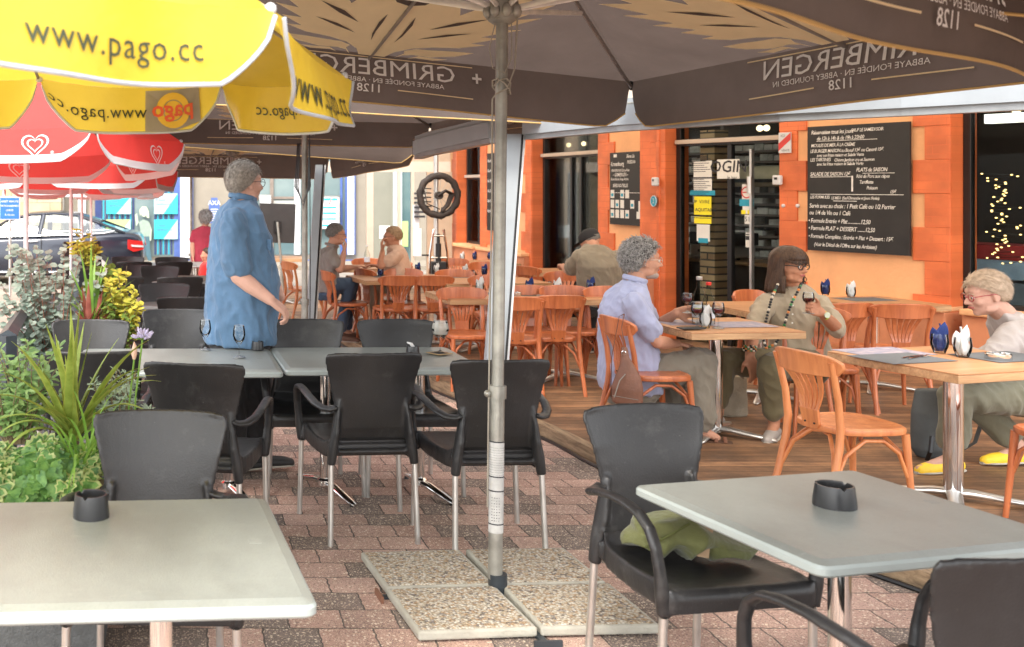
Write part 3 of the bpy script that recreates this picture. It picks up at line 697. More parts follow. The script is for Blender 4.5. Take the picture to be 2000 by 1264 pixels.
def post(x0, y0, d0, x1, y1, d1, wdt, name, lb, mats):
    a, b = at(x0, y0, d0), at(x1, y1, d1); e = empty(name, b, 0, lb, 'post')
    mb = MB(); mb.tube([a-b, Vector((0, 0, 0))], [(wdt/2, .03)]*2, 4, up=(1, -1, 0)); 
    mb = MB(); 
    def bx(mb, o0, o1, y0_, y1_):
        A = a-b; vs = []
        for p in (A, Vector((0, 0, 0))):
            for ox, oy in ((o0, y0_), (o1, y0_), (o1, y1_), (o0, y1_)): vs.append(p+Vector((ox, oy, 0)))
        mb.add(vs, [(0, 3, 2, 1), (4, 5, 6, 7), (0, 1, 5, 4), (1, 2, 6, 5), (2, 3, 7, 6), (3, 0, 4, 7)])
    bx(mb, -wdt/2, wdt/2-.03, -.03, .03); o = mb.build('profile', mats[0], smooth=False, bevel=.004); o.parent = e
    mb = MB(); bx(mb, wdt/2-.028, wdt/2-.014, -.02, .02); o = mb.build('seal', m_black, smooth=False); o.parent = e
    mb = MB(); bx(mb, wdt/2-.013, wdt/2, -.025, .025); o = mb.build('edge', mats[1], smooth=False); o.parent = e
    mb = MB(); mb.box((0, 0, .006), (wdt*1.5, .12, .012)); o = mb.build('foot_plate', m_alu, smooth=False); o.parent = e
post(1003, 262, 7.25, 962, 805, 7.05, .155, 'awning_post', 'broad pale leaning awning post just right of the central parasol pole', (m_bar, m_white))
post(626, 322, 10.4, 604, 690, 9.6, .10, 'awning_post', 'slim grey leaning post behind the parasol pole with looped cord', (m_bar, m_alu))
# ================= black terrace chairs =================
m_plastic = M('black_plastic', (.020,.0195,.020), .40, var=.22, vs=5, bump=.12, bs=160, spec=.45)
m_plasticg = M('grey_plastic', (.085,.085,.09), .40, var=.10, vs=5, bump=.1, bs=160)
wear(m_plastic, 7, .56, .78, (.075,.073,.07), .7); wear(m_plastic, 60, .66, .70, (.22,.21,.20), .35)
def chair_black(mat):
    t = empty('terrace_chair', (0, 0, 0))
    # moulded shell: seat pan and backrest in one curve, profile runs from front lip to top of back
    prof = [(.235, .385, .225), (.240, .415, .228), (.225, .437, .23), (.18, .443, .23), (.10, .437, .228), (.0, .430, .222), (-.10, .430, .212), (-.16, .440, .198), (-.20, .470, .180),
            (-.222, .52, .165), (-.238, .58, .163), (-.248, .62, .168), (-.262, .68, .180), (-.276, .74, .193), (-.288, .79, .206), (-.298, .828, .214), (-.303, .847, .214), (-.306, .856, .209), (-.307, .860, .198)]
    seat_n = 9; rows = []
    for (y, z, wd) in prof:
        r = []
        for j in range(13):
            s = -1+2*j/12; x = wd*s
            up = max(0, (z-.5)/.36); 
            dy = .045*s*s*min(1, up*1.6)                         # back curls forward at its sides
            dz = (-.012+.018*s**4 if z < .45 and y < .2 else 0)
            top = -.006*s**4 if z > .84 else 0
            r.append((x, y+dy, z+dz+top))
        rows.append(r)
    def part(rws, nm, extra=None, th=.011, vox=.0075):
        mb = MB(); me = MB(); me.sheet(rws)
        # solidify by hand: offset both ways
        tmp = bpy.data.meshes.new('x'); tmp.from_pydata(me.v, [], me.f); tmp.update(); ns = [v.normal.copy() for v in tmp.vertices]; vs = [v.co.copy() for v in tmp.vertices]; bpy.data.meshes.remove(tmp)
        n = len(rws[0]); m = len(rws); A = [v+k*th/2 for v, k in zip(vs, ns)]; B = [v-k*th/2 for v, k in zip(vs, ns)]
        o = m*n; fs = [tuple(f) for f in me.f]+[tuple(i+o for i in f)[::-1] for f in me.f]
        ring = [j for j in range(n)]+[i*n+n-1 for i in range(1, m)]+[(m-1)*n+j for j in range(n-2, -1, -1)]+[i*n for i in range(m-2, 0, -1)]
        for a, b in zip(ring, ring[1:]+ring[:1]): fs.append((a, a+o, b+o, b))
        mb.add(A+B, fs)
        rim = [vs[i] for i in ring]
        if extra: extra(mb, rim)
        return bake(mb, nm, mat, t, vox=vox, sm=3)
    def ex_seat(mb, rim):
        for s in (-1, 1):      # skirt under the seat edge
            rr = []
            for y, w_ in ((.236, .225), (.15, .231), (.05, .227), (-.05, .219), (-.14, .203), (-.2, .178)):
                rr.append([(s*w_, y, .445), (s*(w_+.003), y, .41), (s*(w_+.001), y, .372)])
            for i in range(len(rr)-1):
                a, b = rr[i], rr[i+1]
                for k in range(2):
                    p, q, r_, u = Vector(a[k]), Vector(b[k]), Vector(b[k+1]), Vector(a[k+1]); ox = Vector((s*.010, 0, 0))
                    mb.add([p, q, r_, u, p-ox, q-ox, r_-ox, u-ox], [(0, 1, 2, 3), (7, 6, 5, 4), (0, 4, 5, 1), (1, 5, 6, 2), (2, 6, 7, 3), (3, 7, 4, 0)])
            mb.tube([(s*.215, .215, .44), (s*.228, .212, .40), (s*.238, .21, .362)], [(.026, .026), (.024, .024), (.019, .019)], 12)
        mb.b2((-.225, .228, .375), (.225, .240, .43))
        mb.b2((-.20, -.205, .385), (.20, -.19, .44))
    o = part(rows[:seat_n], 'seat', ex_seat)
    def ex_back(mb, rim):
        mb.tube(rim, .0075, 8, closed=True)
        for s in (-1, 1):      # flange running down to the rear leg
            mb.tube([(s*.150, -.225, .645), (s*.160, -.226, .58), (s*.168, -.228, .50), (s*.180, -.232, .43), (s*.190, -.236, .355)],
                    [(.010, .018), (.014, .030), (.020, .036), (.023, .030), (.020, .022)], 14, up=(0, 1, 0))
        mb.tube([(-.17, -.215, .41), (.17, -.215, .41)], [(.02, .014)]*2, 8)
    o = part(rows[seat_n-1:], 'backrest', ex_back)
    for s in (-1, 1):
        mb = MB()
        path = [(.160, -.232, .615), (.185, -.228, .604), (.218, -.205, .604), (.245, -.16, .617), (.262, -.09, .637), (.270, 0, .652), (.272, .08, .652), (.270, .14, .640), (.266, .185, .608), (.261, .208, .56), (.255, .216, .50), (.247, .217, .43), (.240, .214, .365)]
        rad = [(.030, .012), (.026, .012), (.022, .013), (.021, .013), (.021, .013), (.021, .012), (.021, .012), (.021, .012), (.020, .013), (.019, .014), (.019, .016), (.022, .020), (.020, .019)]
        mb.tube([(s*x, y, z) for x, y, z in path], rad, 14)
        bake(mb, 'armrest', mat, t, vox=.0065, sm=3)
        for (x0, y0, x1, y1) in ((.190, -.236, .198, -.262), (.240, .213, .250, .205)):
            mb = MB(); mb.cyl((s*x0, y0, .36), (s*x1, y1, 0), .0125, .0125, 14); mb.cyl((s*x1, y1, -.001), (s*x1, y1, .006), .0132, .0132, 12)
            mb.build('leg', m_alu, t, ang=50)
    return t
cb = chair_black(m_plastic)
cb_used = [0]
def place(proto, used, px, py, rz, h, back, base, label, cat, group, scale=None):
    D = dep(py, h+base)
    p = at(px, py, D); a = R(rz)
    loc = Vector((p.x-math.sin(a)*back, p.y+math.cos(a)*back, 0)); loc.z = zg(loc.y)+base
    if not used[0]: 
        o = proto; o.location = loc; o.rotation_euler = (0, 0, a); used[0] = 1
        if scale: o.scale = scale
        tag(o, label, cat, group); KIDS[proto.name] = [(c, tree(c)) for c in tree(proto)]
    else: o = dup(proto, loc, a, label, group, scale); o['category'] = cat
    return o
GB = 'black armchairs around the grey terrace tables'
BLK = [
 (314, 803, 178, 'black plastic armchair facing us behind the pale foreground table'),
 (1240, 791, -171, 'black plastic armchair with the olive jacket lying on its seat'),
 (2045, 1093, 12, 'black plastic armchair cut off by the lower right corner of the photo'),
 (736, 693, 4, 'black plastic armchair turned away from us, left of the central parasol pole'),
 (985, 706, 3, 'black plastic armchair turned away from us, directly behind the central parasol pole'),
 (594, 627, 180, 'black plastic armchair across the grey table, just right of the standing man'),
 (769, 627, 181, 'black plastic armchair across the grey table, behind the clear stemmed beer glass'),
 (180, 690, 2, 'black plastic armchair turned away from us behind the tall spiky green leaves'),
 (374, 713, -12, 'black plastic armchair whose arm shows just right of the nearest black chair'),
 (178, 628, 182, 'black plastic armchair facing us in front of the yellow and green shrub'),
 (346, 607, 180, 'black plastic armchair half hidden by the standing man in blue'),
 (365, 580, 3, 'black plastic armchair by the standing man, overlapping the second table row'),
 (321, 555, 180, 'shiny black plastic armchair facing us across the second table row'),
 (352, 541, 2, 'black plastic armchair at the third table row, nearest the standing man'),
 (236, 540, 0, 'black plastic armchair at the third table row beside the red leaved planter'),
 (262, 519, 181, 'black plastic armchair facing us on the left of the fourth table row'),
 (312, 521, 180, 'black plastic armchair facing us in the middle of the fourth table row'),
 (262, 511, 0, 'black plastic armchair turned away on the left of the farthest table row'),
 (342, 511, 1, 'black plastic armchair turned away on the right of the farthest table row'),
 (250, 503, 180, 'farthest black plastic armchair on the left, below the shop posters'),
 (335, 504, 180, 'farthest black plastic armchair on the right, below the shop posters'),
]
blk = [place(cb, cb_used, x, y, rz, .858, .305, 0, lb, 'armchair', GB) for x, y, rz, lb in BLK]

# ================= grey terrace tables =================
m_grey = M('grey_laminate', (.245,.26,.24), .36, var=.16, vs=3.0, bump=.10, bs=240, spec=.55, stretch=(1, .6, 1))
wear(m_grey, 2.6, .48, .72, (.17,.175,.155), .5, (1, .7, 1)); wear(m_grey, 16, .60, .72, (.36,.37,.35), .4, (1, 3, 1)); wear(m_grey, 150, .5, .7, (.15,.16,.145), .35)
m_greye = M('grey_laminate_edge', (.31,.345,.33), .35, var=.04)
m_ginset = M('table_stamp', (.26,.275,.255), .45)
def table_grey(wd, dp, cols, ht=.715, base=True):
    t = empty('grey_table', (0, 0, 0))
    mb = MB(); a, b = wd/2, dp/2; c = .028; r = .03
    def rr(a, b, z, r):
        out = []
        for cx, cy, s in ((a-r, b-r, 0), (-a+r, b-r, 1), (-a+r, -b+r, 2), (a-r, -b+r, 3)):
            for k in range(5):
                an = (s+k/4)*PI/2; out.append((cx+r*math.cos(an), cy+r*math.sin(an), z))
        return out
    rings = [rr(a-c-.002, b-c-.002, ht, .012), rr(a-c, b-c, ht-.0005, .014), rr(a-.006, b-.006, ht-.008, .025), rr(a, b, ht-.015, .03), rr(a, b, ht-.030, .03), rr(a-.006, b-.006, ht-.036, .028), rr(a-.04, b-.04, ht-.036, .02), rr(a-.05, b-.05, ht-.022, .02)]
    n = 20; vs = [p for q in rings for p in q]; fs = []
    for i in range(len(rings)-1):
        for j in range(n): fs.append((i*n+j, (i+1)*n+j, (i+1)*n+(j+1) % n, i*n+(j+1) % n))
    mb.add(vs, fs); mb.add(rings[0], [tuple(range(n))]); mb.add(rings[-1], [tuple(range(n))[::-1]])
    o = mb.build('tabletop', [m_grey, m_greye], t, ang=30)
    for p in o.data.polygons:
        if p.center.z < ht-.009 and abs(p.normal.z) < .9: p.material_index = 1
    mb = MB(); mb.b2((a-.10, b*.0-.015, ht-.001), (a-.07, b*.0+.015, ht+.0004)); mb.build('stamp', m_ginset, t, smooth=False)
    for x in cols:
        mb = MB(); mb.cyl((x, 0, .07), (x, 0, ht-.035), .0285, n=24); mb.lathe([(.075, ht-.045), (.085, ht-.036), (0, ht-.036)], 20, (x, 0, 0)); mb.lathe([(0, .045), (.045, .05), (.042, .075), (.03, .085)], 20, (x, 0, 0))
        mb.build('column', m_chrome, t, ang=40)
        if len(cols) > 1: dirs = [PI/2+.35, -PI/2+.35] if x < 0 else [PI/2-.0, -PI/2+.4]
        else: dirs = [PI/4+k*PI/2 for k in range(4)]
        for d in dirs:
            mb = MB(); L_ = .30; c_, s_ = math.cos(d), math.sin(d)
            P = [(x+c_*q*L_, s_*q*L_, z) for q, z in ((.06, .062), (.3, .056), (.6, .040), (.88, .026), (1, .022))]
            mb.tube(P, [(.024, .016), (.026, .018), (.024, .015), (.021, .011), (.012, .007)], 12)
            f = mb.build('foot', m_chrome, t, ang=60)
            mb = MB(); mb.cyl((x+c_*L_*.9, s_*L_*.9, 0), (x+c_*L_*.9, s_*L_*.9, .02), .014, .011, 12); g = mb.build('glide', m_black, f)
    if len(cols) > 1:
        mb = MB(); mb.b2((cols[0], -.011, ht-.29), (cols[1], .011, ht-.25)); mb.build('crossbar', m_alu, t, smooth=False, bevel=.004)
    return t
GT = 'grey laminate terrace tables'
def tb(o, x, y, rz, lb):
    o.location = (x, y, zg(y)); o.rotation_euler = (0, 0, R(rz)); return tag(o, lb, 'table', GT)
t1 = table_grey(1.03, .73, [-.24, .27]); tb(t1, -.012, 5.44, .5, 'grey rectangular table holding two empty small wine glasses')
t2 = table_grey(1.0, .71, [-.245, .25]); tb(t2, 1.01, 5.505, 1.5, 'grey rectangular table holding the stemmed beer glass on a coaster')
t3 = table_grey(.82, .78, [.09]); tb(t3, -.135, 2.60, 3.5, 'large pale grey table filling the lower left foreground')
t4 = table_grey(.79, .70, [0]); tb(t4, 1.815, 2.885, 12.5, 'grey table at the lower right with one black ashtray')
for i, (y, x, lb) in enumerate(((8.9, .13, 'grey table in the second row behind the standing man'), (11.9, .07, 'grey table in the third row of the terrace'), (15.0, -.25, 'grey table in the farthest row near the car'), (15.1, .5, 'grey table in the farthest row near the red shirt'))):
    if i == 0: tt = t2
    o = dup(t2, (x, y, zg(y)), 0, lb)

# ================= wooden bistro tables and chairs =================
m_cw = woodM('chair_wood', (.32,.075,.024), (.60,.185,.065), 2, .8, .38, coat=.35)
m_cl = woodM('chair_wood_light', (.50,.15,.048), (.74,.285,.10), 2, .8, .42, coat=.3)
m_tw = woodM('table_wood', (.36,.165,.07), (.56,.295,.14), 0, .7, .42)
m_te = woodM('table_edge', (.30,.155,.07), (.60,.37,.19), 0, 1.6, .5)
def chair_wood(mat):
    t = empty('bistro_chair', (0, 0, 0)); S_ = .45
    # seat: rounded trapezoid with a rim
    mb = MB(); pts = []
    for k in range(28):
        a = 2*PI*k/28; c_, s_ = math.cos(a), math.sin(a); e = .62
        x = math.copysign(abs(c_)**e, c_)*(.195+.018*s_); y = math.copysign(abs(s_)**e, s_)*.195; pts.append((x, y))
    rings = [[(x*f, y*f, z) for x, y in pts] for f, z in ((.82, S_-.004), (.86, S_-.001), (.95, S_+.003), (1.0, S_-.004), (1.01, S_-.014), (1.0, S_-.028), (.96, S_-.032), (.8, S_-.032))]
    n = 28; vs = [p for q in rings for p in q]; fs = []
    for i in range(len(rings)-1):
        for j in range(n): fs.append((i*n+j, (i+1)*n+j, (i+1)*n+(j+1) % n, i*n+(j+1) % n))
    mb.add(vs, fs); mb.add(rings[0], [tuple(range(n))]); mb.add(rings[-1], [tuple(range(n))[::-1]]); mb.build('seat', mat, t, ang=40)
    # rear legs running up into the back posts
    for s in (-1, 1):
        mb = MB(); mb.tube([(s*.185, -.285, 0), (s*.178, -.235, .18), (s*.172, -.195, .36), (s*.17, -.187, .45), (s*.173, -.200, .58), (s*.180, -.232, .72), (s*.184, -.245, .765)],
                           [.015, .0165, .018, .018, .016, .0145, .013], 12); mb.build('leg', mat, t, ang=60)
        mb = MB(); mb.tube([(s*.165, .155, S_-.03), (s*.172, .170, .22), (s*.185, .185, 0)], [.018, .0155, .0125], 12); mb.build('leg', mat, t, ang=60)
        mb = MB(); mb.tube([(s*.178, -.232, .19), (s*.172, -.16, .33), (s*.168, -.06, .395), (s*.163, .04, .39), (s*.165, .12, .33), (s*.172, .16, .22)], .0095, 8); mb.build('hoop', mat, t, ang=60)
    mb = MB(); mb.tube([(-.172, .168, .20), (-.14, .15, .33), (-.07, .12, .395), (0, .11, .405), (.07, .12, .395), (.14, .15, .33), (.172, .168, .20)], .0095, 8); mb.build('hoop', mat, t, ang=60)
    mb = MB(); mb.tube([(-.176, -.225, .20), (-.13, -.19, .33), (-.06, -.15, .40), (0, -.14, .41), (.06, -.15, .40), (.13, -.19, .33), (.176, -.225, .20)], .0095, 8); mb.build('hoop', mat, t, ang=60)
    # curved top rail
    mb = MB(); rows = []
    for k in range(15):
        s = -1+2*k/14; x = .218*s; y = -.275+.062*s*s
        top = .800-.016*s*s-(.02 if abs(s) > .99 else .006 if abs(s) > .85 else 0); bot = .690+.012*s*s
        if abs(s) > .99: bot += .035
        rows.append([(x, y-.002, bot), (x*1.0, y-.006, (top+bot)/2), (x, y-.016, top), (x, y+.008, top+.002), (x, y+.013, (top+bot)/2), (x, y+.016, bot)])
    m_ = 6; vs = [p for r in rows for p in r]; fs = []
    for i in range(14):
        for j in range(m_): fs.append((i*m_+j, i*m_+(j+1) % m_, (i+1)*m_+(j+1) % m_, (i+1)*m_+j))
    fs += [tuple(range(m_))[::-1], tuple(14*m_+j for j in range(m_))]; mb.add(vs, fs); mb.build('top_rail', mat, t, ang=50, bevel=.004)
    # fan of slats joined in a rounded foot plate
    fan = None
    mb = MB()
    def strip_(xt0, xt1, xb0, xb1, zt, zb, yt, yb, th=.010, k=6):
        rr = []
        for i in range(k+1):
            f = i/k; z = lerp(zt, zb, f); y = lerp(yt, yb, f)+.022*math.sin(PI*f); x0 = lerp(xt0, xb0, f**.8); x1 = lerp(xt1, xb1, f**.8)
            rr.append([(x0, y, z), (x1, y, z), (x1, y+th, z), (x0, y+th, z)])
        vs = [p for r in rr for p in r]; fs = []
        for i in range(k):
            for j in range(4): fs.append((i*4+j, (i+1)*4+j, (i+1)*4+(j+1) % 4, i*4+(j+1) % 4))
        fs += [(0, 1, 2, 3), (k*4+3, k*4+2, k*4+1, k*4)]; mb.add(vs, fs)
    nS = 6; W0 = .132; W1 = .058
    for i in range(nS):
        a0 = -1+2*i/nS; a1 = -1+2*(i+1)/nS; g = .045
        sp_y = lambda s: -.268+.05*(s*W0/.2)**2
        strip_((a0+g)*W0, (a1-g)*W0, (a0+g*.6)*W1, (a1-g*.6)*W1, .70, .515, sp_y(a0+.16), -.215)
    slats = mb.build('slats', mat, t, smooth=False, bevel=.002)
    mb = MB(); pl = [(-W1-.001, .52), (W1+.001, .52), (W1-.004, .45), (W1-.018, .428), (0, .420), (-W1+.018, .428), (-W1+.004, .45)]
    mb.add([(x, -.215-.002+(.52-z)*.18, z) for x, z in pl]+[(x, -.203+(.52-z)*.18, z) for x, z in pl], [tuple(range(7)), tuple(range(13, 6, -1))]+[(i, 7+i, 7+(i+1) % 7, (i+1) % 7) for i in range(7)])
    mb.build('back_plate', mat, t, smooth=False, bevel=.002)
    mb = MB()
    for s in (-1, 1): mb.ell((s*.03, -.208, .452), (.005, .004, .005), n=8, k=5)
    mb.build('screw', m_black, t)
    return t
cw = chair_wood(m_cw); cwl = chair_wood(m_cl); u1 = [0]; u2 = [0]
GW = 'bentwood chairs on the wooden terrace'
WD = [
 (1558, 683, -82, 1, 'pale bentwood chair alone in the right foreground'),
 (1190, 617, -86, 0, 'red brown bentwood chair with a brown bag hung on its back'),
 (2230, 700, 82, 0, 'red brown bentwood chair under the old woman at the right edge'),
 (1668, 590, 8, 0, 'left one of two bentwood chairs at the table under the big slate'),
 (1768, 592, -12, 0, 'right one of two bentwood chairs at the table under the big slate'),
 (1585, 600, 160, 0, 'red brown bentwood chair under the woman with the necklace'),
 (1452, 567, -150, 0, 'bentwood chair end showing behind the left shoulder of the woman with the necklace'),
 (1097, 575, 2, 0, 'bentwood chair turned away from us, first one right of the white awning post'),
 (1012, 578, -8, 0, 'bentwood chair turned away from us, half behind the white awning post'),
 (898, 562, 180, 0, 'bentwood chair tucked behind the left end of the long laid table'),
 (782, 537, 3, 0, 'dark red bentwood chair turned away from us, in the middle of the left laid table'),
 (848, 537, -2, 0, 'lighter bentwood chair right of the dark red one at the left laid table'),
 (706, 524, -68, 0, 'bentwood chair facing right at the left end of the laid table by the couple'),
 (632, 528, -80, 0, 'bentwood chair of the man in the grey polo shirt'),
 (558, 510, -70, 1, 'pale bentwood chair far left under the dark screen'),
 (1098, 531, 178, 0, 'bentwood chair on the near side of the table where the capped man leans'),
 (1098, 558, 176, 0, 'bentwood chair across the long laid table, below the man in the black cap'),
 (1022, 519, -60, 0, 'bentwood chair left of the table of the man in the black cap'),
 (1032, 558, 180, 0, 'bentwood chair across the long laid table, just right of the awning post'),
 (944, 512, 182, 0, 'bentwood chair with a light rail just left of the parasol pole'),
 (883, 505, 180, 0, 'bentwood chair in the back corner under the old wheel'),
 (885, 527, 180, 0, 'bentwood chair tucked behind the right end of the left laid table'),
 (953, 538, 178, 0, 'bentwood chair close behind the parasol pole at the middle table'),
 (716, 505, 180, 0, 'bentwood chair in front of the terrace screen behind the plastic bottle'),
 (786, 525, 178, 0, 'dark bentwood chair between the short haired woman and the laid table'),
 (800, 512, 95, 0, 'bentwood chair under the short haired woman in the peach top'),
 (1185, 560, 175, 0, 'bentwood chair under the man in the black cap'),
]
wch = []
for x, y, rz, lt, lb in WD:
    wch.append(place(cwl if lt else cw, u2 if lt else u1, x, y, rz, .77, .26, DK, lb, 'bentwood chair', GW, (.9625,)*3))

def table_wood(wd, dp, ht=.69):
    t = empty('wooden_table', (0, 0, 0)); mb = MB(); mb.b2((-wd/2, -dp/2, ht-.008), (wd/2, dp/2, ht)); mb.build('tabletop', m_tw, t, smooth=False, bevel=.002)
    mb = MB(); mb.b2((-wd/2-.001, -dp/2-.001, ht-.045), (wd/2+.001, dp/2+.001, ht-.0085)); mb.build('edging', m_te, t, smooth=False, bevel=.003)
    mb = MB(); mb.cyl((0, 0, .03), (0, 0, ht-.045), .04, n=24); mb.lathe([(.1, ht-.055), (.11, ht-.046), (0, ht-.046)], 20); mb.build('column', m_chrome, t, ang=40)
    mb = MB()
    for d in range(4):
        an = PI/4+d*PI/2; c_, s_ = math.cos(an), math.sin(an)
        mb.tube([(c_*q, s_*q, z) for q, z in ((0, .045), (.08, .045), (.2, .032), (.33, .020), (.345, .014))], [(.03, .018), (.032, .018), (.028, .014), (.022, .010), (.01, .006)], 12)
    mb.build('base', m_alu, t, ang=60)
    return t
tw = table_wood(.72, .68); ut = [0]
GTW = 'wooden laid tables on the terrace'
def tpl(px, py, rz, lb, ht=.69, sx=1):
    D = dep(py, ht+DK); p = at(px, py, D); loc = (p.x, p.y, zg(p.y)+DK)
    if not ut[0]:
        ut[0] = 1; tw.location = loc; tw.rotation_euler = (0, 0, R(rz)); tw.scale = (sx, 1, 1); KIDS[tw.name] = [(c, tree(c)) for c in tree(tw)]; o = tag(tw, lb, 'table', GTW)
    else: o = dup(tw, loc, R(rz), lb, GTW, (sx, 1, 1)); o['category'] = 'table'
    o['ht'] = ht; return o
T_ = {}
for k, px, py, rz, sx, lb in (
    ('right', 1862, 700, 15, 1.1, 'wooden table at the right edge with blue and white napkins in tumblers'),
    ('couple', 1398, 634, 4, .98, 'wooden table between the grey haired man and the woman with the necklace'),
    ('wall', 1706, 588, 8, 1.0, 'wooden table against the ledge under the big slate'),
    ('long1', 948, 576, 4, 1.15, 'left half of the long laid table crossed by the parasol pole'),
    ('long2', 1100, 577, 4, 1.15, 'right half of the long laid table, toward the blue shirted man'),
    ('left', 790, 542, 8, 1.5, 'long laid table near the couple who are drinking'),
    ('mid', 950, 548, 6, 1.5, 'middle laid table seen left of the parasol pole'),
    ('cap', 1080, 528, 2, 1.3, 'wooden table where the man in the black cap leans'),
    ('back', 925, 512, 2, 1.5, 'back corner table with three napkins under the wheel'),
    ('pair', 715, 521, 4, 1.6, 'wooden table between the two people drinking'),
    ('far', 552, 503, 0, .9, 'small wooden table at the far left below the dark screen'),
    ('behind', 1490, 598, 5, .9, 'wooden table hidden behind the woman with the necklace')):
    T_[k] = tpl(px, py, rz, lb, sx=sx)
# ================= parasols =================
m_brown = M('brown_cloth', (.125,.094,.080), .85, var=.10, vs=3, trans=.32, bump=.5, bs=14)
m_browno = M('cream_print', (.88,.72,.45), .8, var=.03, trans=.25)
m_whitep = M('white_print', (.88,.87,.85), .8, var=0, trans=.25)
m_goldp = M('gold_piping', (.50,.32,.11), .7, var=.05)
m_rib = M('rib_metal', (.30,.27,.25), .4, metal=.5)
EMB = [  # rising bird, one half; x outwards, y up (metres)
 [(0, 0), (.07, .0), (.10, .05), (.17, .10), (.27, .13), (.40, .15), (.52, .20), (.44, .20), (.56, .27), (.46, .265), (.62, .36), (.50, .34), (.66, .47), (.53, .43), (.66, .58), (.50, .52), (.56, .66), (.40, .58), (.34, .50), (.27, .42), (.23, .50), (.16, .58), (.06, .62), (0, .63)],
 [(.12, .0), (.15, .03), (.20, .045), (.30, .04), (.42, .07), (.50, .12), (.38, .115), (.28, .105), (.20, .10), (.145, .075), (.155, .05)],
 [(.19, .005), (.23, .02), (.33, .012), (.40, .035), (.33, .034), (.24, .04)],
]
EMD = [[(.06, .14), (.078, .20), (.085, .30), (.07, .37), (.066, .30), (.068, .22)], [(.16, .19), (.28, .235), (.40, .29), (.28, .255)], [(.18, .28), (.30, .34), (.42, .42), (.28, .36)], [(.0, .45), (.07, .47), (.13, .55), (.06, .66), (.0, .68)]]
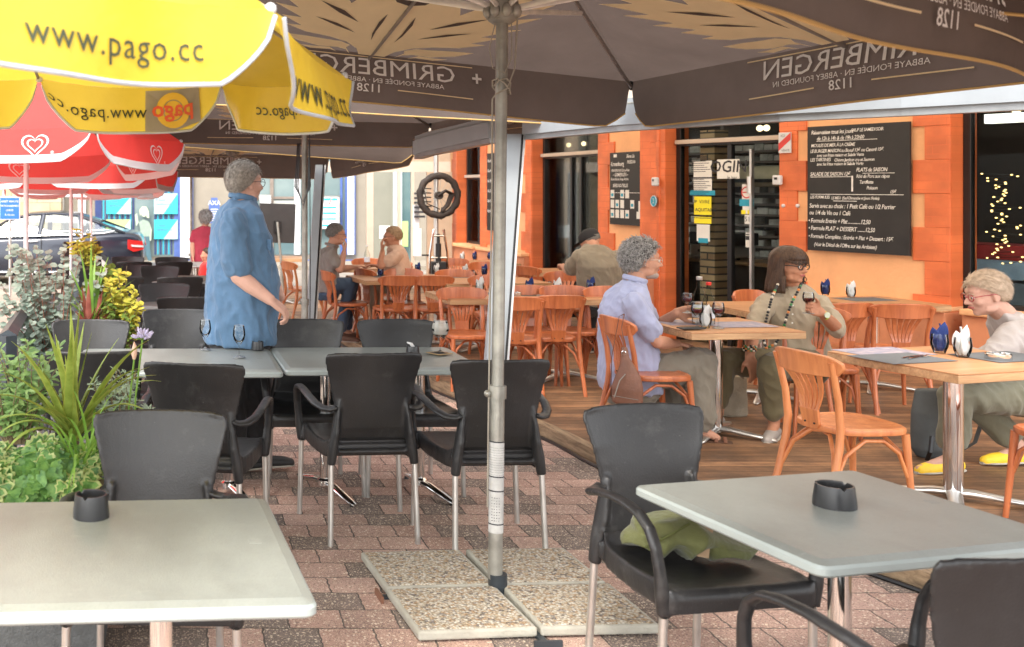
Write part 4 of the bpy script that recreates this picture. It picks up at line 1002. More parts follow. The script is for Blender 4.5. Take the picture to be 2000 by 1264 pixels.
def big_parasol(name, base, apex, Cs, lb, vd=.27, emb=True, order=None, only=None):
    """square parasol. Cs: four corners counterclockwise from above"""
    b = Vector(base); t = empty(name, b, 0, lb, 'parasol', 'dark brown parasols over the terrace')
    A = Vector(apex)-b; C = [Vector(c)-b for c in Cs]; cen = sum(C, Vector())/4
    up = A.normalized(); g = Vector((0, 0, 1))
    pole = MB(); pole.tube([(0, 0, .02), up*.75], [.0275, .0275], 18); pole.tube([up*.74, A*.8], [.0235, .0235], 18); pole.build('pole', m_alud, t, ang=50)
    mb = MB(); mb.tube([up*.72, up*.77], [.034, .034], 18); mb.ell(up*.72+Vector((-.042, -.01, .02)), (.014,.014,.014)); mb.build('locking_knob', m_alud, t)
    hub = A*.80
    mb = MB(); mb.tube([hub-up*.05, hub-up*.035, hub+up*.035, hub+up*.05], [.035, .055, .055, .035], 18)
    for k in range(8):
        a = k*PI/4; mb.ell(hub+Vector((math.cos(a)*.058, math.sin(a)*.058, 0)), (.02,.02,.028), n=10, k=6)
    mb.build('hub', m_alud, t, ang=50)
    cl = MB(); 
    for i in range(4):
        a, c = C[i], C[(i+1) % 4]; rows = []
        for r in range(7):
            f = r/6; rows.append([A.lerp(a.lerp(c, j/12), f)-g*(.035*math.sin(PI*f)*(1-abs(2*j/12-1)**2)) for j in range(13)])
        cl.sheet(rows)
    cl.build('canopy', m_brown, t, ang=60)
    for i in range(4):
        a, c = C[i], C[(i+1) % 4]; e = (c-a); L_ = e.length; eh = e/L_; mid = (a+c)/2
        out = Vector((eh.y, -eh.x, 0)).normalized()
        def drop(s):       # s in 0..1 along side
            d_ = min(s, 1-s)*L_
            return vd*(1-.32*math.exp(-(d_/.09)**2)) if d_ > .0 else vd*.68
        def val(x, q, off_=0):   # x metres from middle, q 0 top .. 1 hem
            s = x/L_+.5; d_ = min(s, 1-s)*L_; gap = .035*(1-math.exp(-q*3))*math.exp(-d_/.10)
            x2 = x*(1-2*gap/L_)
            wv = .022*math.sin(x*4.3+i*1.7)*q+.02*q*math.exp(-d_/.25)
            return mid+eh*x2-g*(drop(s)*q)+out*(wv-.012*math.sin(PI*q)+off_)
        xs = [(-.5+k/44)*L_ for k in range(45)]
        mb = MB(); mb.sheet([[val(x, q) for x in xs] for q in (0, .15, .35, .55, .75, .9, 1)])
        v = mb.build('valance', m_brown, t, ang=60)
        mb = MB(); mb.tube([val(x, 1) for x in xs], .005, 5); mb.build('piping', m_goldp, v)
        if only and i not in only: continue
        # printing seen through the cloth from inside
        vm = MB(); vg = MB(); sgn = 1; tw_ = min(1.6, L_*.56)
        for so in (-.010, .010):
            fn = lambda x, y, so=so: val(x*sgn, max(0, min(1, (.5-y/vd))), so)
            put_text(vm, 'GRIMBERGEN', .128, fn, 0, .056, sx=tw_/1.24, sp=1.0)
            put_text(vm, 'ABBAYE FONDÉE EN · ABBEY FOUNDED IN', .036, fn, 0, -.012, sx=tw_/1.3)
            put_text(vm, '1128', .062, fn, 0, -.056, bold=.01, sx=1.15)
            put_text(vm, '+', .11, fn, -tw_*.39, .05, bold=.02)
            for x0, x1 in ((-.45, -.12), (.12, .45)):
                r0 = [fn(lerp(x0, x1, k/12)*tw_/1.2, -.052-.018*abs(lerp(x0, x1, k/12))+.003) for k in range(13)]; r1 = [fn(lerp(x0, x1, k/12)*tw_/1.2, -.052-.018*abs(lerp(x0, x1, k/12))-.003) for k in range(13)]; vg.sheet([r0, r1])
            r0 = [fn(lerp(-.45, .45, k/16)*tw_/1.2, .118) for k in range(17)]; r1 = [fn(lerp(-.45, .45, k/16)*tw_/1.2, .112) for k in range(17)]; vg.sheet([r0, r1])
        vm.build('lettering', m_whitep, v, smooth=False); vg.build('rules', m_browno, v, smooth=False)
        if emb:
            upv = (A-mid).normalized(); nrm = eh.cross(upv); em = MB(); ed = MB(); Sx = 1.05
            if nrm.z > 0: nrm = -nrm
            for poly, m2, o_ in [(p, em, .036) for p in EMB]+[(p, ed, .039) for p in EMD]:
                for s in (-1, 1):
                    pts = [mid+eh*(s*x*Sx)+upv*(y*1.25+.05)+nrm*o_ for x, y in poly]
                    m2.add(pts, [tuple(range(len(pts)))])
            cn = em.build('emblem', m_browno, t, smooth=False); ed.build('emblem_dark', m_brown, cn, smooth=False)
    # ribs and struts
    for i in range(4):
        for P, isC in ((C[i], True), ((C[i]+C[(i+1) % 4])/2, False)):
            P2 = P-g*(.012 if isC else .012)
            mb = MB(); mb.tube([A-g*.05, A.lerp(P2, .5)-g*.045, P2-g*.02], [(.008, .013)]*3, 6); mb.build('rib', m_rib, t, ang=60)
            d = A.lerp(P2, .52)-g*.06; mb = MB(); mb.tube([hub+(d-hub).normalized()*.05, d], [(.007, .013)]*2, 6); mb.build('strut', M('strut', (.80,.76,.70), .4, metal=.4), t, ang=60)
        mb = MB(); mb.ell(C[i]-g*.02, (.022, .022, .03)); mb.build('rib_tip', m_black, t)
    return t
def sq(P, v, zs):
    """corners from centre P and the vector v to the far corner, ccw; zs heights for [far, left, near, right]"""
    x, y = v; c = [(x, y), (-y, x), (-x, -y), (y, -x)]
    return [(P[0]+a, P[1]+b_, z) for (a, b_), z in zip(c, zs)]
g1 = at(967, 1140, 4.10)
PA = (1.285, 4.20)
p1 = big_parasol('parasol', g1, (1.30, 4.2, 2.86), sq(PA, (1.30, 1.80), [2.20, 2.46, 2.5, 2.25]), 'large dark brown parasol in the centre whose pole stands on four pebbled slabs', only=(0, 3))
g2 = Vector((1.01, 8.45, zg(8.45)))
big_parasol('parasol', g2, (1.01, 8.45, 2.76), sq((1.01, 8.45), (1.43, 1.72), [2.215, 2.26, 2.40, 2.24]), 'dark brown parasol behind the central one, looped cord on its pole', only=(0, 3), vd=.235)
g3 = Vector((.60, 11.8, zg(11.8)))
big_parasol('parasol', g3, (.60, 11.8, 2.52), sq((.60, 11.8), (1.35, 1.75), [2.0, 2.04, 2.34, 2.12]), 'dark brown parasol behind the standing man, white word across its skirt', only=(0, 3), vd=.30)
g4 = Vector((.2, 17.4, zg(17.4)))
big_parasol('parasol', g4, (.2, 17.4, 2.4), sq((.2, 17.4), (1.3, 1.7), [2.05, 2.05, 2.3, 2.1]), 'farthest dark brown parasol, its thin pole left of the standing man', only=(9,), emb=False)
# nearest one: only a corner of it hangs into the top right of the picture
E0, E1 = Vector((.70, 1.62)), Vector((2.95, 3.42)); ev = (E1-E0); nv = Vector((ev.y, -ev.x)); 
big_parasol('parasol', (2.95, 1.4, 0), (2.95, 1.4, 2.75), [(E1.x, E1.y, 2.19), (E0.x, E0.y, 2.19), ((E0+nv).x, (E0+nv).y, 2.19), ((E1+nv).x, (E1+nv).y, 2.19)], 'nearest dark brown parasol, only its skirt crossing the top right corner', only=(0,))
# cord on the central pole
mb = MB(); c0 = g1; ax = (Vector((1.30, 4.2, 2.86))-c0).normalized()
pt = lambda h, a, r=.034: tuple(c0+ax*h+Vector((r*math.cos(a), r*math.sin(a), 0)))
mb.tube([pt(2.9, -.5), pt(2.55, -.3, .045), pt(2.25, -.5, .06), pt(2.02, -.4, .05), pt(1.94, -1.2, .036), pt(1.92, -2.4, .035), pt(1.90, -3.0, .037), pt(1.5, -3.0, .034), pt(1.0, -3.1, .034), pt(.55, -3.0, .036), pt(.3, -2.8, .04)], .0035, 5)
mb.tube([pt(1.95+.03*math.sin(k*.9), -2.8+k*.75, .036) for k in range(14)], .0035, 5)
mb.tube([pt(2.2, -2.6, .04), pt(2.1, -2.9, .055), pt(2.02, -2.6, .05), pt(2.0, -1.6, .045), pt(2.06, -.9, .045), pt(2.2, -.8, .04)], .0025, 5)
o = mb.build('cord', M('cord', (.30,.27,.22), .8)); o.parent = p1; o.location = -Vector(p1.location)
# paper labels on the lower pole
mb = MB()
def band(h0, h1, r=.0312):
    mb.tube([c0+ax*h0, c0+ax*h1], [r, r], 24, caps=False)
band(.235, .555, .0285); band(.20, .232, .0285)
o = mb.build('pole_label', M('grey_label', (.50,.50,.48), .6, var=.1, vs=30)); o.parent = p1; o.location = -Vector(p1.location)
mb = MB(); rnd0 = random.Random(2)
for h in (.232, .36, .415, .55): band(h, h+.005, .0289)
for i in range(9):
    for k in range(4):
        h = .25+.011*i; a = -2.5+.33*k
        mb.tube([pt(h, a, .0286), pt(h, a+rnd0.uniform(.05, .2), .0286)], .0013, 4)
for i in range(12): band(.425+.0095*i, .4257+.0095*i, .0287)
o = mb.build('label_print', m_ink); o.parent = p1; o.location = -Vector(p1.location)
# cord loops on the second pole
mb = MB(); c = Vector((1.01, 8.45, 0))
for k in range(3): mb.tube([c+Vector((-.04-.01*k, -.03, 1.95)), c+Vector((-.06-.012*k, -.05, 1.6)), c+Vector((-.02, -.06, 1.42+.03*k)), c+Vector((.02+.01*k, -.05, 1.6)), c+Vector((.03, -.04, 1.95))], .005, 5)
mb.tube([c+Vector((.035, -.03, 2.3)), c+Vector((.04, -.04, .9)), c+Vector((.035, -.03, 0))], .004, 5)
o = tag(mb.build('cord', m_black), 'dark cord looped round the pole of the second brown parasol', 'cord')

# ---- pebbled slabs under the central pole ----
m_peb = M('pebble_concrete', (.45,.40,.33), .95, bump=1, bs=90, var=.06)
t_ = m_peb.node_tree; b_ = t_.nodes['Principled BSDF']; tc = NN(t_, 'TexCoord'); vo = NN(t_, 'TexVoronoi'); vo.inputs['Scale'].default_value = 95
vo.inputs['Randomness'].default_value = 1
t_.links.new(tc.outputs['Object'], vo.inputs['Vector']); sp_ = NN(t_, 'SeparateColor'); t_.links.new(vo.outputs['Color'], sp_.inputs[0])
rp = NN(t_, 'ValToRGB'); cr = rp.color_ramp; cr.interpolation = 'CONSTANT'
for i, (p_, c_) in enumerate(((0, (.62,.56,.46)), (.3, (.50,.36,.23)), (.45, (.70,.66,.58)), (.66, (.22,.19,.17)), (.72, (.55,.45,.33)), (.9, (.36,.33,.30)))):
    e = cr.elements[i] if i < 2 else cr.elements.new(p_); e.position = p_; e.color = (*c_, 1)
t_.links.new(sp_.outputs[0], rp.inputs[0]); r2 = NN(t_, 'ValToRGB'); r2.color_ramp.elements[0].position = .25; r2.color_ramp.elements[0].color = (1,1,1,1); r2.color_ramp.elements[1].position = .62; r2.color_ramp.elements[1].color = (.62,.58,.52,1)
vo.feature = 'F1'; t_.links.new(vo.outputs['Distance'], r2.inputs[0]); mx = NN(t_, 'MixRGB', blend_type='MULTIPLY'); mx.inputs[0].default_value = 1
t_.links.new(rp.outputs[0], mx.inputs[1]); t_.links.new(r2.outputs[0], mx.inputs[2]); t_.links.new(mx.outputs[0], b_.inputs['Base Color'])
bp = NN(t_, 'Bump'); bp.invert = True; bp.inputs['Distance'].default_value = .01; bp.inputs['Strength'].default_value = .9; t_.links.new(vo.outputs['Distance'], bp.inputs['Height']); t_.links.new(bp.outputs[0], b_.inputs['Normal'])
m_conc = M('slab_side', (.40,.38,.32), .9, bump=.7, bs=50, var=.1)
sa = R(4); cs = Vector((g1.x+.01, 4.10, 0))
for i, (dx, dy, lb) in enumerate(((-.227, .227, 'rear left pebbled concrete slab of the parasol base'), (.225, .225, 'rear right pebbled concrete slab of the parasol base'), (-.225, -.225, 'front left pebbled concrete slab of the parasol base'), (.225, -.225, 'front right pebbled concrete slab of the parasol base'))):
    p = cs+Matrix.Rotation(sa, 4, 'Z') @ Vector((dx, dy*.9, 0)); e = empty('paving_slab', p, sa+R((.6, -.8, .7, -1.2)[i]), lb, 'slab', 'four slabs weighing down the central parasol')
    wx, wy = .43, .40
    mb = MB(); mb.b2((-wx/2, -wy/2, .012), (wx/2, wy/2, .046)); mb.build('body', m_conc, e, smooth=False, bevel=.008)
    mb = MB(); rows = []; random.seed(i); kx = 30
    for a in range(kx+1):
        r = []
        for bb in range(kx+1):
            x = (a/kx-.5)*(wx-.012); y = (bb/kx-.5)*(wy-.012); ed = min(kx-a, a, kx-bb, bb)
            r.append((x, y, .0465+(.0035*random.random() if ed else -.003)))
        rows.append(r)
    mb.sheet(rows, flip=True); mb.build('pebble_face', m_peb, e, ang=70)
e = empty('iron_cross', cs, sa, 'dark angle iron cross lying between the four pebbled slabs', 'parasol base')
mb = MB(); mb.b2((-.012, -.465, .004), (.012, .46, .016)); mb.b2((-.465, -.012, .004), (-.0125, .012, .016)); mb.b2((.0125, -.012, .004), (.46, .012, .016)); mb.build('cross', m_steel, e, smooth=False)
mb = MB(); mb.b2((-.05, -.475, .002), (.05, -.465, .03)); mb.build('end_plate', m_steel, e, smooth=False)
mb = MB(); mb.b2((-.475, -.05, .002), (-.465, .05, .028)); mb.build('end_plate', M('rusty', (.22,.10,.06), .8), e, smooth=False)
mb = MB(); mb.tube([(0, 0, .01), (0, 0, .09)], [.036, .036], 18); mb.build('socket', m_steel, e, ang=50)

# ---- small scalloped parasols ----
def scallop_parasol(name, verts, apex, base, vd, mcl, mhem, lb, cat_group, hem_r=.008, texts=None, mtext=None, seed=1, flap=.03, band=0, pole=True, sp=.9):
    b = Vector(base); t = empty(name, b, 0, lb, 'parasol', cat_group); A = Vector(apex)-b; Vs = [Vector(v)-b for v in verts]; n = len(Vs); g = Vector((0, 0, 1))
    mb = MB()
    for i in range(n):
        a, c = Vs[i], Vs[(i+1) % n]; rows = []
        for r in range(9):
            f = r/8; rows.append([A.lerp(a.lerp(c, j/8), f)+g*(.06*math.sin(PI*f)*(1)-.03*f*(1-(2*j/8-1)**2)) for j in range(9)])
        mb.sheet(rows)
    mb.build('canopy', mcl, t, ang=70)
    cen = sum(Vs, Vector())/n
    for i in range(n):
        a, c = Vs[i], Vs[(i+1) % n]; L_ = (c-a).length; eh = (c-a)/L_; out = ((a+c)/2-cen); out.z = 0; out.normalize(); ph = seed*3.1+i*2.3
        def val(x, q, so=0):
            s = x/L_+.5; s = max(0, min(1, s)); p = a.lerp(c, s); e = 1-abs(2*s-1); prof = min(1, (e/.34))**.55 if e > 0 else 0
            d = vd*(.12+.88*prof)*q
            sag = .03*(1-(2*s-1)**2)
            fl_ = flap*(math.sin(s*7+ph)+.5*math.sin(s*17+ph*2))*q*min(1, e*3)
            return p-g*(d+sag)+out*(fl_+.03*q+so)
        xs = [(-.5+k/40)*L_ for k in range(41)]
        mb = MB(); mb.sheet([[val(x, q/7) for x in xs] for q in range(8)]); v = mb.build('valance', mcl, t, ang=70)
        mb = MB()
        if band: mb.sheet([[val(x, 1-band*q/2, so) for x in xs] for q in range(3) for so in (.003,)]); mb.sheet([[val(x, 1-band*q/2, -.003) for x in xs] for q in range(3)])
        mb.tube([val(x, 1) for x in xs], hem_r, 6); mb.build('hem', mhem, v, ang=70)
        if texts and i in texts:
            for fn_ in texts[i]: fn_(val, L_, v, vd)
    for i in range(n):
        mb = MB(); mb.tube([A-g*.02, A.lerp(Vs[i], .5)+g*.045, Vs[i]-g*.005], .006, 6); mb.build('rib', m_rib, t)
        d = A.lerp(Vs[i], .5)+g*.03; h_ = Vector((A.x, A.y, A.z-.42)); mb = MB(); mb.tube([h_, d], .005, 6); mb.build('strut', m_rib, t)
        mb = MB(); mb.ell(Vs[i], (.014, .014, .014), n=8, k=6); mb.build('rib_tip', m_white, t)
    if pole:
        mb = MB(); mb.tube([(0, 0, 0), A*sp/1], [.0185, .0185], 14); mb.build('pole', pole, t, ang=50)
    return t
m_yellow = M('yellow_cloth', (.82,.62,.07), .38, var=.05, vs=4, trans=.45, bump=.5, bs=12)
m_hemg = M('grey_hem', (.50,.54,.58), .6); m_txt = M('dark_print', (.05,.06,.03), .7, var=0)
def tx(body, size, x, y, **k):
    def f(val, L_, v, vd):
        mb = MB()
        for so in (-.004, .004): put_text(mb, body, size, lambda a, b2, so=so: val(a, max(0, (.5*vd-b2)/vd), so), x, y, **k)
        mb.build('lettering', m_txt, v, smooth=False)
    return f
def logo(x, y):
    def f(val, L_, v, vd):
        fn = lambda a, b2, so: val(a, max(0, (.5*vd-b2)/vd), so)
        mb = MB(); mr_ = MB(); my = MB()
        for so in (-.004, .004):
            mb.sheet([[fn(x+s*.105, y+q, so) for s in (-1, 0, 1)] for q in (-.075, 0, .075)])
            for r0, r1, m2 in ((.040, .066, my), (.0, .036, my)):
                m2.sheet([[fn(x+r*math.cos(k*PI/12), y+r*math.sin(k*PI/12), so*1.5) for k in range(25)] for r in (r0, r1)])
            mm = MB(); put_text(mr_, 'pago', .085, lambda a, b2, so=so: fn(a, b2, so*2), x, y+.005, bold=.02)
        mb.build('patch', M('grey_patch', (.42,.40,.36), .8, trans=.3), v, smooth=False); my.build('ring', M('orange_print', (.75,.50,.05), .7), v, smooth=False); mr_.build('emblem', M('red_logo', (.72,.12,.05), .7), v, smooth=False)
    return f
YV = [(.20, 2.30, 1.99), (.55, 3.50, 1.97), (.15, 3.98, 2.0), (-.50, 3.74, 1.985), (-1.05, 3.3, 2.0), (-1.25, 2.6, 2.0), (-1.1, 1.95, 2.0), (-.52, 1.62, 2.0)]
scallop_parasol('parasol', YV, (-.62, 2.78, 2.48), (-.62, 2.78, 0), .165, m_yellow, m_hemg, 'yellow parasol with printed scalloped skirt at the top left', 'small coloured parasols', .0055,
    {7: [tx('www.pago.cc', .075, .06, -.012, sp=1.1)], 0: [tx('www.pago.cc', .12, .02, -.02, sp=1.1)], 1: [tx('www.pago.cc', .06, -.05, 0)], 2: [tx('www.pago.cc', .065, .13, -.008, sp=1.1), logo(-.16, -.004)]}, flap=.028, pole=m_white)
m_red = M('red_cloth', (.78,.085,.075), .6, var=.05, vs=5, trans=.5, bump=.4, bs=14)
m_whem = M('white_hem', (.80,.78,.78), .7, var=.02, trans=.3)
def heart(val_, L_, v, vd):
    val = lambda x, q, so=0: val_(x+.20, q, so)
    mb = MB()
    for so in (-.004, .004):
        for sc_, tk in ((.075, .013), (.042, .010)):
            P = []
            for k in range(41):
                a = 2*PI*k/40; hx = 16*math.sin(a)**3/16; hy = (13*math.cos(a)-5*math.cos(2*a)-2*math.cos(3*a)-math.cos(4*a))/16
                P.append((hx*sc_, hy*sc_*.95))
            mb.sheet([[val(x*(1+s_*tk/sc_), max(0, .47-(y*(1+s_*tk/sc_))/vd), so) for x, y in P] for s_ in (0, 1)])
    put_text(mb, '®', .03, lambda a, b2: val(a, .5-b2/vd, .004), .11, -.05)
    mb.build('emblem', m_whitep, v, smooth=False)
def octo(cx, cy, r, z, n=8, rot=0, tilt=0):
    return [(cx+r*math.cos(rot+2*PI*k/n), cy+r*math.sin(rot+2*PI*k/n), z-tilt*math.sin(rot+2*PI*k/n)) for k in range(n)]
m_wpole = M('white_pole', (.74,.74,.73), .4, var=.04)
hx_ = {k: [heart] for k in range(8)}
R1 = gp(57, 772); R1 = Vector(((51-CX)/F*7.6, 7.6, zg(7.6)))
scallop_parasol('parasol', octo(R1.x, R1.y, 1.12, 1.93, 6, rot=R(0), tilt=.07), (R1.x-.0, R1.y, 2.5), R1, .21, m_red, m_whem, 'nearest red parasol with white heart emblem, its white pole beside the planter', 'small coloured parasols', .006, hx_, seed=2, flap=.012, band=.22, pole=m_wpole)
for px, D, z, lb in ((139, 11.0, 1.80, 'second red parasol, its pale pole rising past the dark signboard'), (160, 14.0, 1.72, 'third red parasol in the row along the planters'), (178, 17.0, 1.66, 'farthest red parasol in the row, nearest the parked car')):
    b = Vector(((px-CX)/F*D, D, zg(D))); scallop_parasol('parasol', octo(b.x, b.y, 1.15, z, 6, rot=R(px), tilt=.04), (b.x, b.y, z+.5), b, .22, m_red, m_whem, lb, 'small coloured parasols', .006, None, seed=px, flap=.012, band=.22, pole=m_wpole)
mb = MB(); c = R1; mb.tube([c+Vector((0, 0, 1.05)), c+Vector((0, 0, 1.2))], [.023, .023], 14); mb.tube([c+Vector((.03, -.02, 1.19)), c+Vector((.05, -.02, 1.15)), c+Vector((.05, -.02, 1.0)), c+Vector((.03, -.02, .95)), c+Vector((.015, -.02, 1.0))], .006, 8)
tag(mb.build('pole_clamp', m_alu), 'grey clamp with a hook on the white pole of the nearest red parasol', 'clamp')
# ================= street backdrop =================
def panel(name, mat, x0, x1, y0, y1, D, th=.1, parent=None, out=0, **kw):
    a = at(x0, y0, D); b = at(x1, y1, D); p = Vector(parent.location) if parent else Vector()
    if parent and parent.parent: p = p+Vector(parent.parent.location)
    mb = MB(); mb.b2((a.x-p.x, D-out-p.y, b.z-p.z), (b.x-p.x, D-out+th-p.y, a.z-p.z)); o = mb.build(name, mat, smooth=False, **kw)
    if parent: o.parent = parent
    return o
DB = 26.0; GZ = zg(20)+.10
m_sglass = M('shop_glass', (.10,.16,.17), .12, var=.5, vs=.6, c2=(.22,.27,.26))
m_bframe = M('navy_frame', (.02,.04,.14), .5); m_cyan = M('cyan_print', (.03,.42,.50), .6, var=.02); m_pcyan = M('pale_cyan', (.38,.62,.66), .6, var=.02); m_green = M('green_print', (.42,.52,.20), .6, var=.02)
shop = empty('shop_building', (0, DB, GZ), 0, 'pale stone shop building across the street with blue posters in its window', 'building')
yb_ = 365+(H-GZ)*F/DB
P = lambda n, m, x0, x1, y0, y1, out=0, th=.1, **k: panel(n, m, x0, x1, y0, y1, DB, th, shop, out, **k)
P('wall', m_stone, -700, 1100, -700, yb_, 0, .4)
P('pane', m_sglass, 186, 350, 200, yb_-8, .02, .03)
P('window_frame', m_bframe, 186, 199, 200, yb_-8, .06, .08); P('window_frame', m_bluep, 340, 351, 200, yb_-8, .06, .08)
for i in range(26):
    x = 201+i*5.3
    if 262 < x < 300: continue
    P('blind_slat', (m_bframe if i % 2 else m_teal), x, x+3, 200, yb_-12, .05, .025)
for x0, x1, y0, y1, mt, s_ in ((208, 256, 384, 418, m_cyan, ('1 mois', 'remboursé')), (207, 255, 429, 467, m_green, ('2 mois', 'remboursés')), (301, 347, 378, 418, m_pcyan, ('4 mois', 'remboursés')), (301, 347, 429, 467, m_cyan, ('3 mois', 'remboursés'))):
    a = at((x0+x1)/2, (y0+y1)/2, DB-.1); w_ = (x1-x0)/F*DB; h_ = (y1-y0)/F*DB
    e = empty('poster', a, 0, {384: 'teal poster at upper left in the shop window', 429: '', 378: 'pale poster at upper right in the shop window'}.get(y0) or ('green poster at lower left in the shop window' if x0 == 207 else 'bright blue poster at lower right in the shop window'), 'poster', 'window posters about refunded months')
    mb = MB(); mb.box((0, 0, 0), (w_, .02, h_)); mb.build('sheet', mt, e, smooth=False)
    mb = MB(); mb.add([(w_/2, -.0115, -h_/2), (w_/2, -.0115, h_/2), (-w_*.1, -.0115, -h_/2)], [(0, 1, 2)]); mb.build('corner_tint', m_pcyan if mt != m_pcyan else m_cyan, e, smooth=False)
    mb = MB(); [put_text(mb, b2_, .085, lambda p, q: (p, -.013, q), -w_*.42, .09-.1*k, align='LEFT', bold=.01) for k, b2_ in enumerate(s_)]; mb.build('lettering', m_bluep, e, smooth=False)
# printed cut-out of a woman in the window
e = empty('window_cutout', at(281, 450, DB-.16), 0, 'life size printed cut-out of a standing woman in the shop window', 'display')
def flat(pts, mat, nm, y=0):
    mb = MB(); mb.prism(pts, 0, .02, Matrix.Translation((0, y, 0)) @ Matrix.Rotation(PI/2, 4, 'X')); mb.build(nm, mat, e, smooth=False)
m_cut = M('cutout_skin', (.42,.48,.36), .6); m_cut2 = M('cutout_top', (.26,.33,.27), .6, var=.1); m_cut3 = M('cutout_jeans', (.06,.13,.16), .6, var=.1); m_cut4 = M('cutout_hair', (.50,.55,.38), .6)
flat([(-.12, .2), (-.02, .27), (.12, .22), (.17, .02), (.14, -.15), (-.11, -.15), (-.09, .02)], m_cut2, 'top', 0)
flat([(-.12, -.14), (.14, -.14), (.15, -.4), (.20, -.75), (.30, -1.0), (.18, -1.0), (.06, -.6), (.02, -.35), (-.08, -.6), (-.02, -1.0), (-.13, -1.0), (-.17, -.55)], m_cut3, 'trousers', .001)
flat([(-.13, .2), (-.19, .1), (-.22, .38), (-.17, .42), (-.14, .25)], m_cut, 'raised_arm', .002)
flat([(.13, .2), (.19, .02), (.18, -.25), (.14, -.25), (.13, .0)], m_cut, 'lowered_arm', .002)
flat([(.07*math.cos(a*PI/8), .43+.10*math.sin(a*PI/8)) for a in range(16)], m_cut, 'face', .004)
flat([(-.09, .36), (-.11, .5), (-.04, .59), (.07, .58), (.12, .47), (.13, .30), (.07, .32), (.06, .47), (-.04, .5)], m_cut4, 'hair', -.001)
P('pilaster', m_white, 352, 374, 200, yb_-6, .14, .14); P('pilaster_edge', m_bluep, 348.5, 351.8, 200, yb_, .12, .1); P('pilaster_edge', m_bluep, 374.2, 377, 200, yb_, .12, .1)
P('plinth', m_bluep, 346, 720, 507, yb_, .18, .16)
P('pane', m_sglass, 470, 676, 200, 497, .02, .03)
for x0, x1 in ((466, 472), (527, 534), (574, 586), (617, 621), (664, 668)): P('mullion', m_white if x0 == 574 else m_bluep if x0 > 660 else M('bronze_frame', (.20,.16,.13), .5), x0, x1, 200, 497, .07, .08)
P('transom', M('bronze_frame', (.20,.16,.13), .5), 472, 574, 384, 389, .06, .06)
P('blind', M('blind_grey', (.42,.42,.38), .7), 534, 573, 392, 470, .055, .02)
P('pilaster', m_white, 677, 690, 200, 497, .14, .14); P('pilaster_edge', m_bluep, 673, 676.5, 200, 497, .12, .1); P('pilaster_edge', m_bluep, 690.5, 693, 200, 497, .12, .1)
P('pilaster', m_white, 767, 783, 200, 520, .14, .14)
P('pane', m_sglass, 784, 804, 300, 520, .03, .03)
P('drainpipe', m_alu, 121, 126, 200, yb_, .12, .1); P('pilaster', m_white, 153, 168, 200, yb_, .1, .12)
# stone house on the far left
hs_ = empty('stone_house', (-5, DB-.5, GZ), 0, 'house of golden stone blocks behind the car at the far left', 'building')
mb = MB(); mb.b2((-9, 0, 0), (at(119, 0, DB-.5).x+5, .4, 7)); mb.build('wall', m_yblock, hs_, smooth=False)
# framed poster in the shop and blue shop sign
def board(nm, x0, x1, y0, y1, D, mat, lb, cat, frame=None):
    a = at((x0+x1)/2, (y0+y1)/2, D); w_ = (x1-x0)/F*D; h_ = (y1-y0)/F*D; e = empty(nm, a, 0, lb, cat)
    mb = MB(); mb.box((0, 0, 0), (w_, .03, h_)); mb.build('sheet', mat, e, smooth=False)
    if frame:
        mb = MB(); f = .02
        mb.b2((-w_/2-f, -.03, h_/2), (w_/2+f, .02, h_/2+f)); mb.b2((-w_/2-f, -.03, -h_/2-f), (w_/2+f, .02, -h_/2)); mb.b2((-w_/2-f, -.03, -h_/2), (-w_/2, .02, h_/2)); mb.b2((w_/2, -.03, -h_/2), (w_/2+f, .02, h_/2)); mb.build('frame', frame, e, smooth=False)
    return e, w_, h_
m_wsheet = M('white_sheet', (.74,.76,.76), .6, var=.02)
e, w_, h_ = board('poster', 623, 662, 384, 446, DB-.2, m_wsheet, 'framed white price poster with blue bars behind the seated grey haired man', 'poster', m_alu)
mb = MB()
for k, (z, hh_, q) in enumerate(((.32, .06, 1), (.12, .05, .9), (-.02, .05, .9), (-.16, .04, .9), (-.32, .05, .9))): mb.b2((-w_/2*q+.02, -.019, z-hh_/2), (w_/2*q-.04, -.0155, z+hh_/2))
mb.build('bars', m_cyan, e, smooth=False)
mb = MB(); mb.add([(-.02, -.02, .2), (.06, -.02, .34), (.08, -.02, .34), (.01, -.02, .2)], [(0, 1, 2, 3)]); mb.build('red_stroke', M('red_print', (.6,.05,.04), .6), e, smooth=False)
e, w_, h_ = board('poster', 508, 528, 382, 402, DB-.2, m_wsheet, 'small white notice in the shop window above the dark screen', 'poster', m_alu)
e, w_, h_ = board('shop_sign', 408, 429, 392, 436, DB-.2, m_bluep, 'blue wall sign with white initials left of the standing man', 'sign')
mb = MB(); mb.b2((-.08, -.016, h_/2), (.08, .015, h_/2+.07)); mb.build('tab', m_bluep, e, smooth=False)
mb = MB(); put_text(mb, 'AXA', .15, lambda p, q: (p, -.018, q), 0, h_/2-.06, bold=.02)
for k in range(6): mb.b2((-.09, -.018, .05-k*.055), (.09-.02*(k % 3), -.0155, .075-k*.055))
mb.build('lettering', m_white, e, smooth=False)
e, w_, h_ = board('poster', 741, 762, 441, 466, DB-9, m_wsheet, 'white notice fixed on the terrace screen behind the short haired woman', 'poster')
e, w_, h_ = board('poster', 785, 797, 432, 482, DB-.2, m_green, 'green and yellow poster in the shop window at the right', 'poster')
mb = MB(); mb.lathe([(0, 0), (.05, 0), (.05, .004), (0, .004)], 16, (0, .02, 0), Matrix.Rotation(PI/2, 4, 'X')); mb.build('motif', m_yel, e)
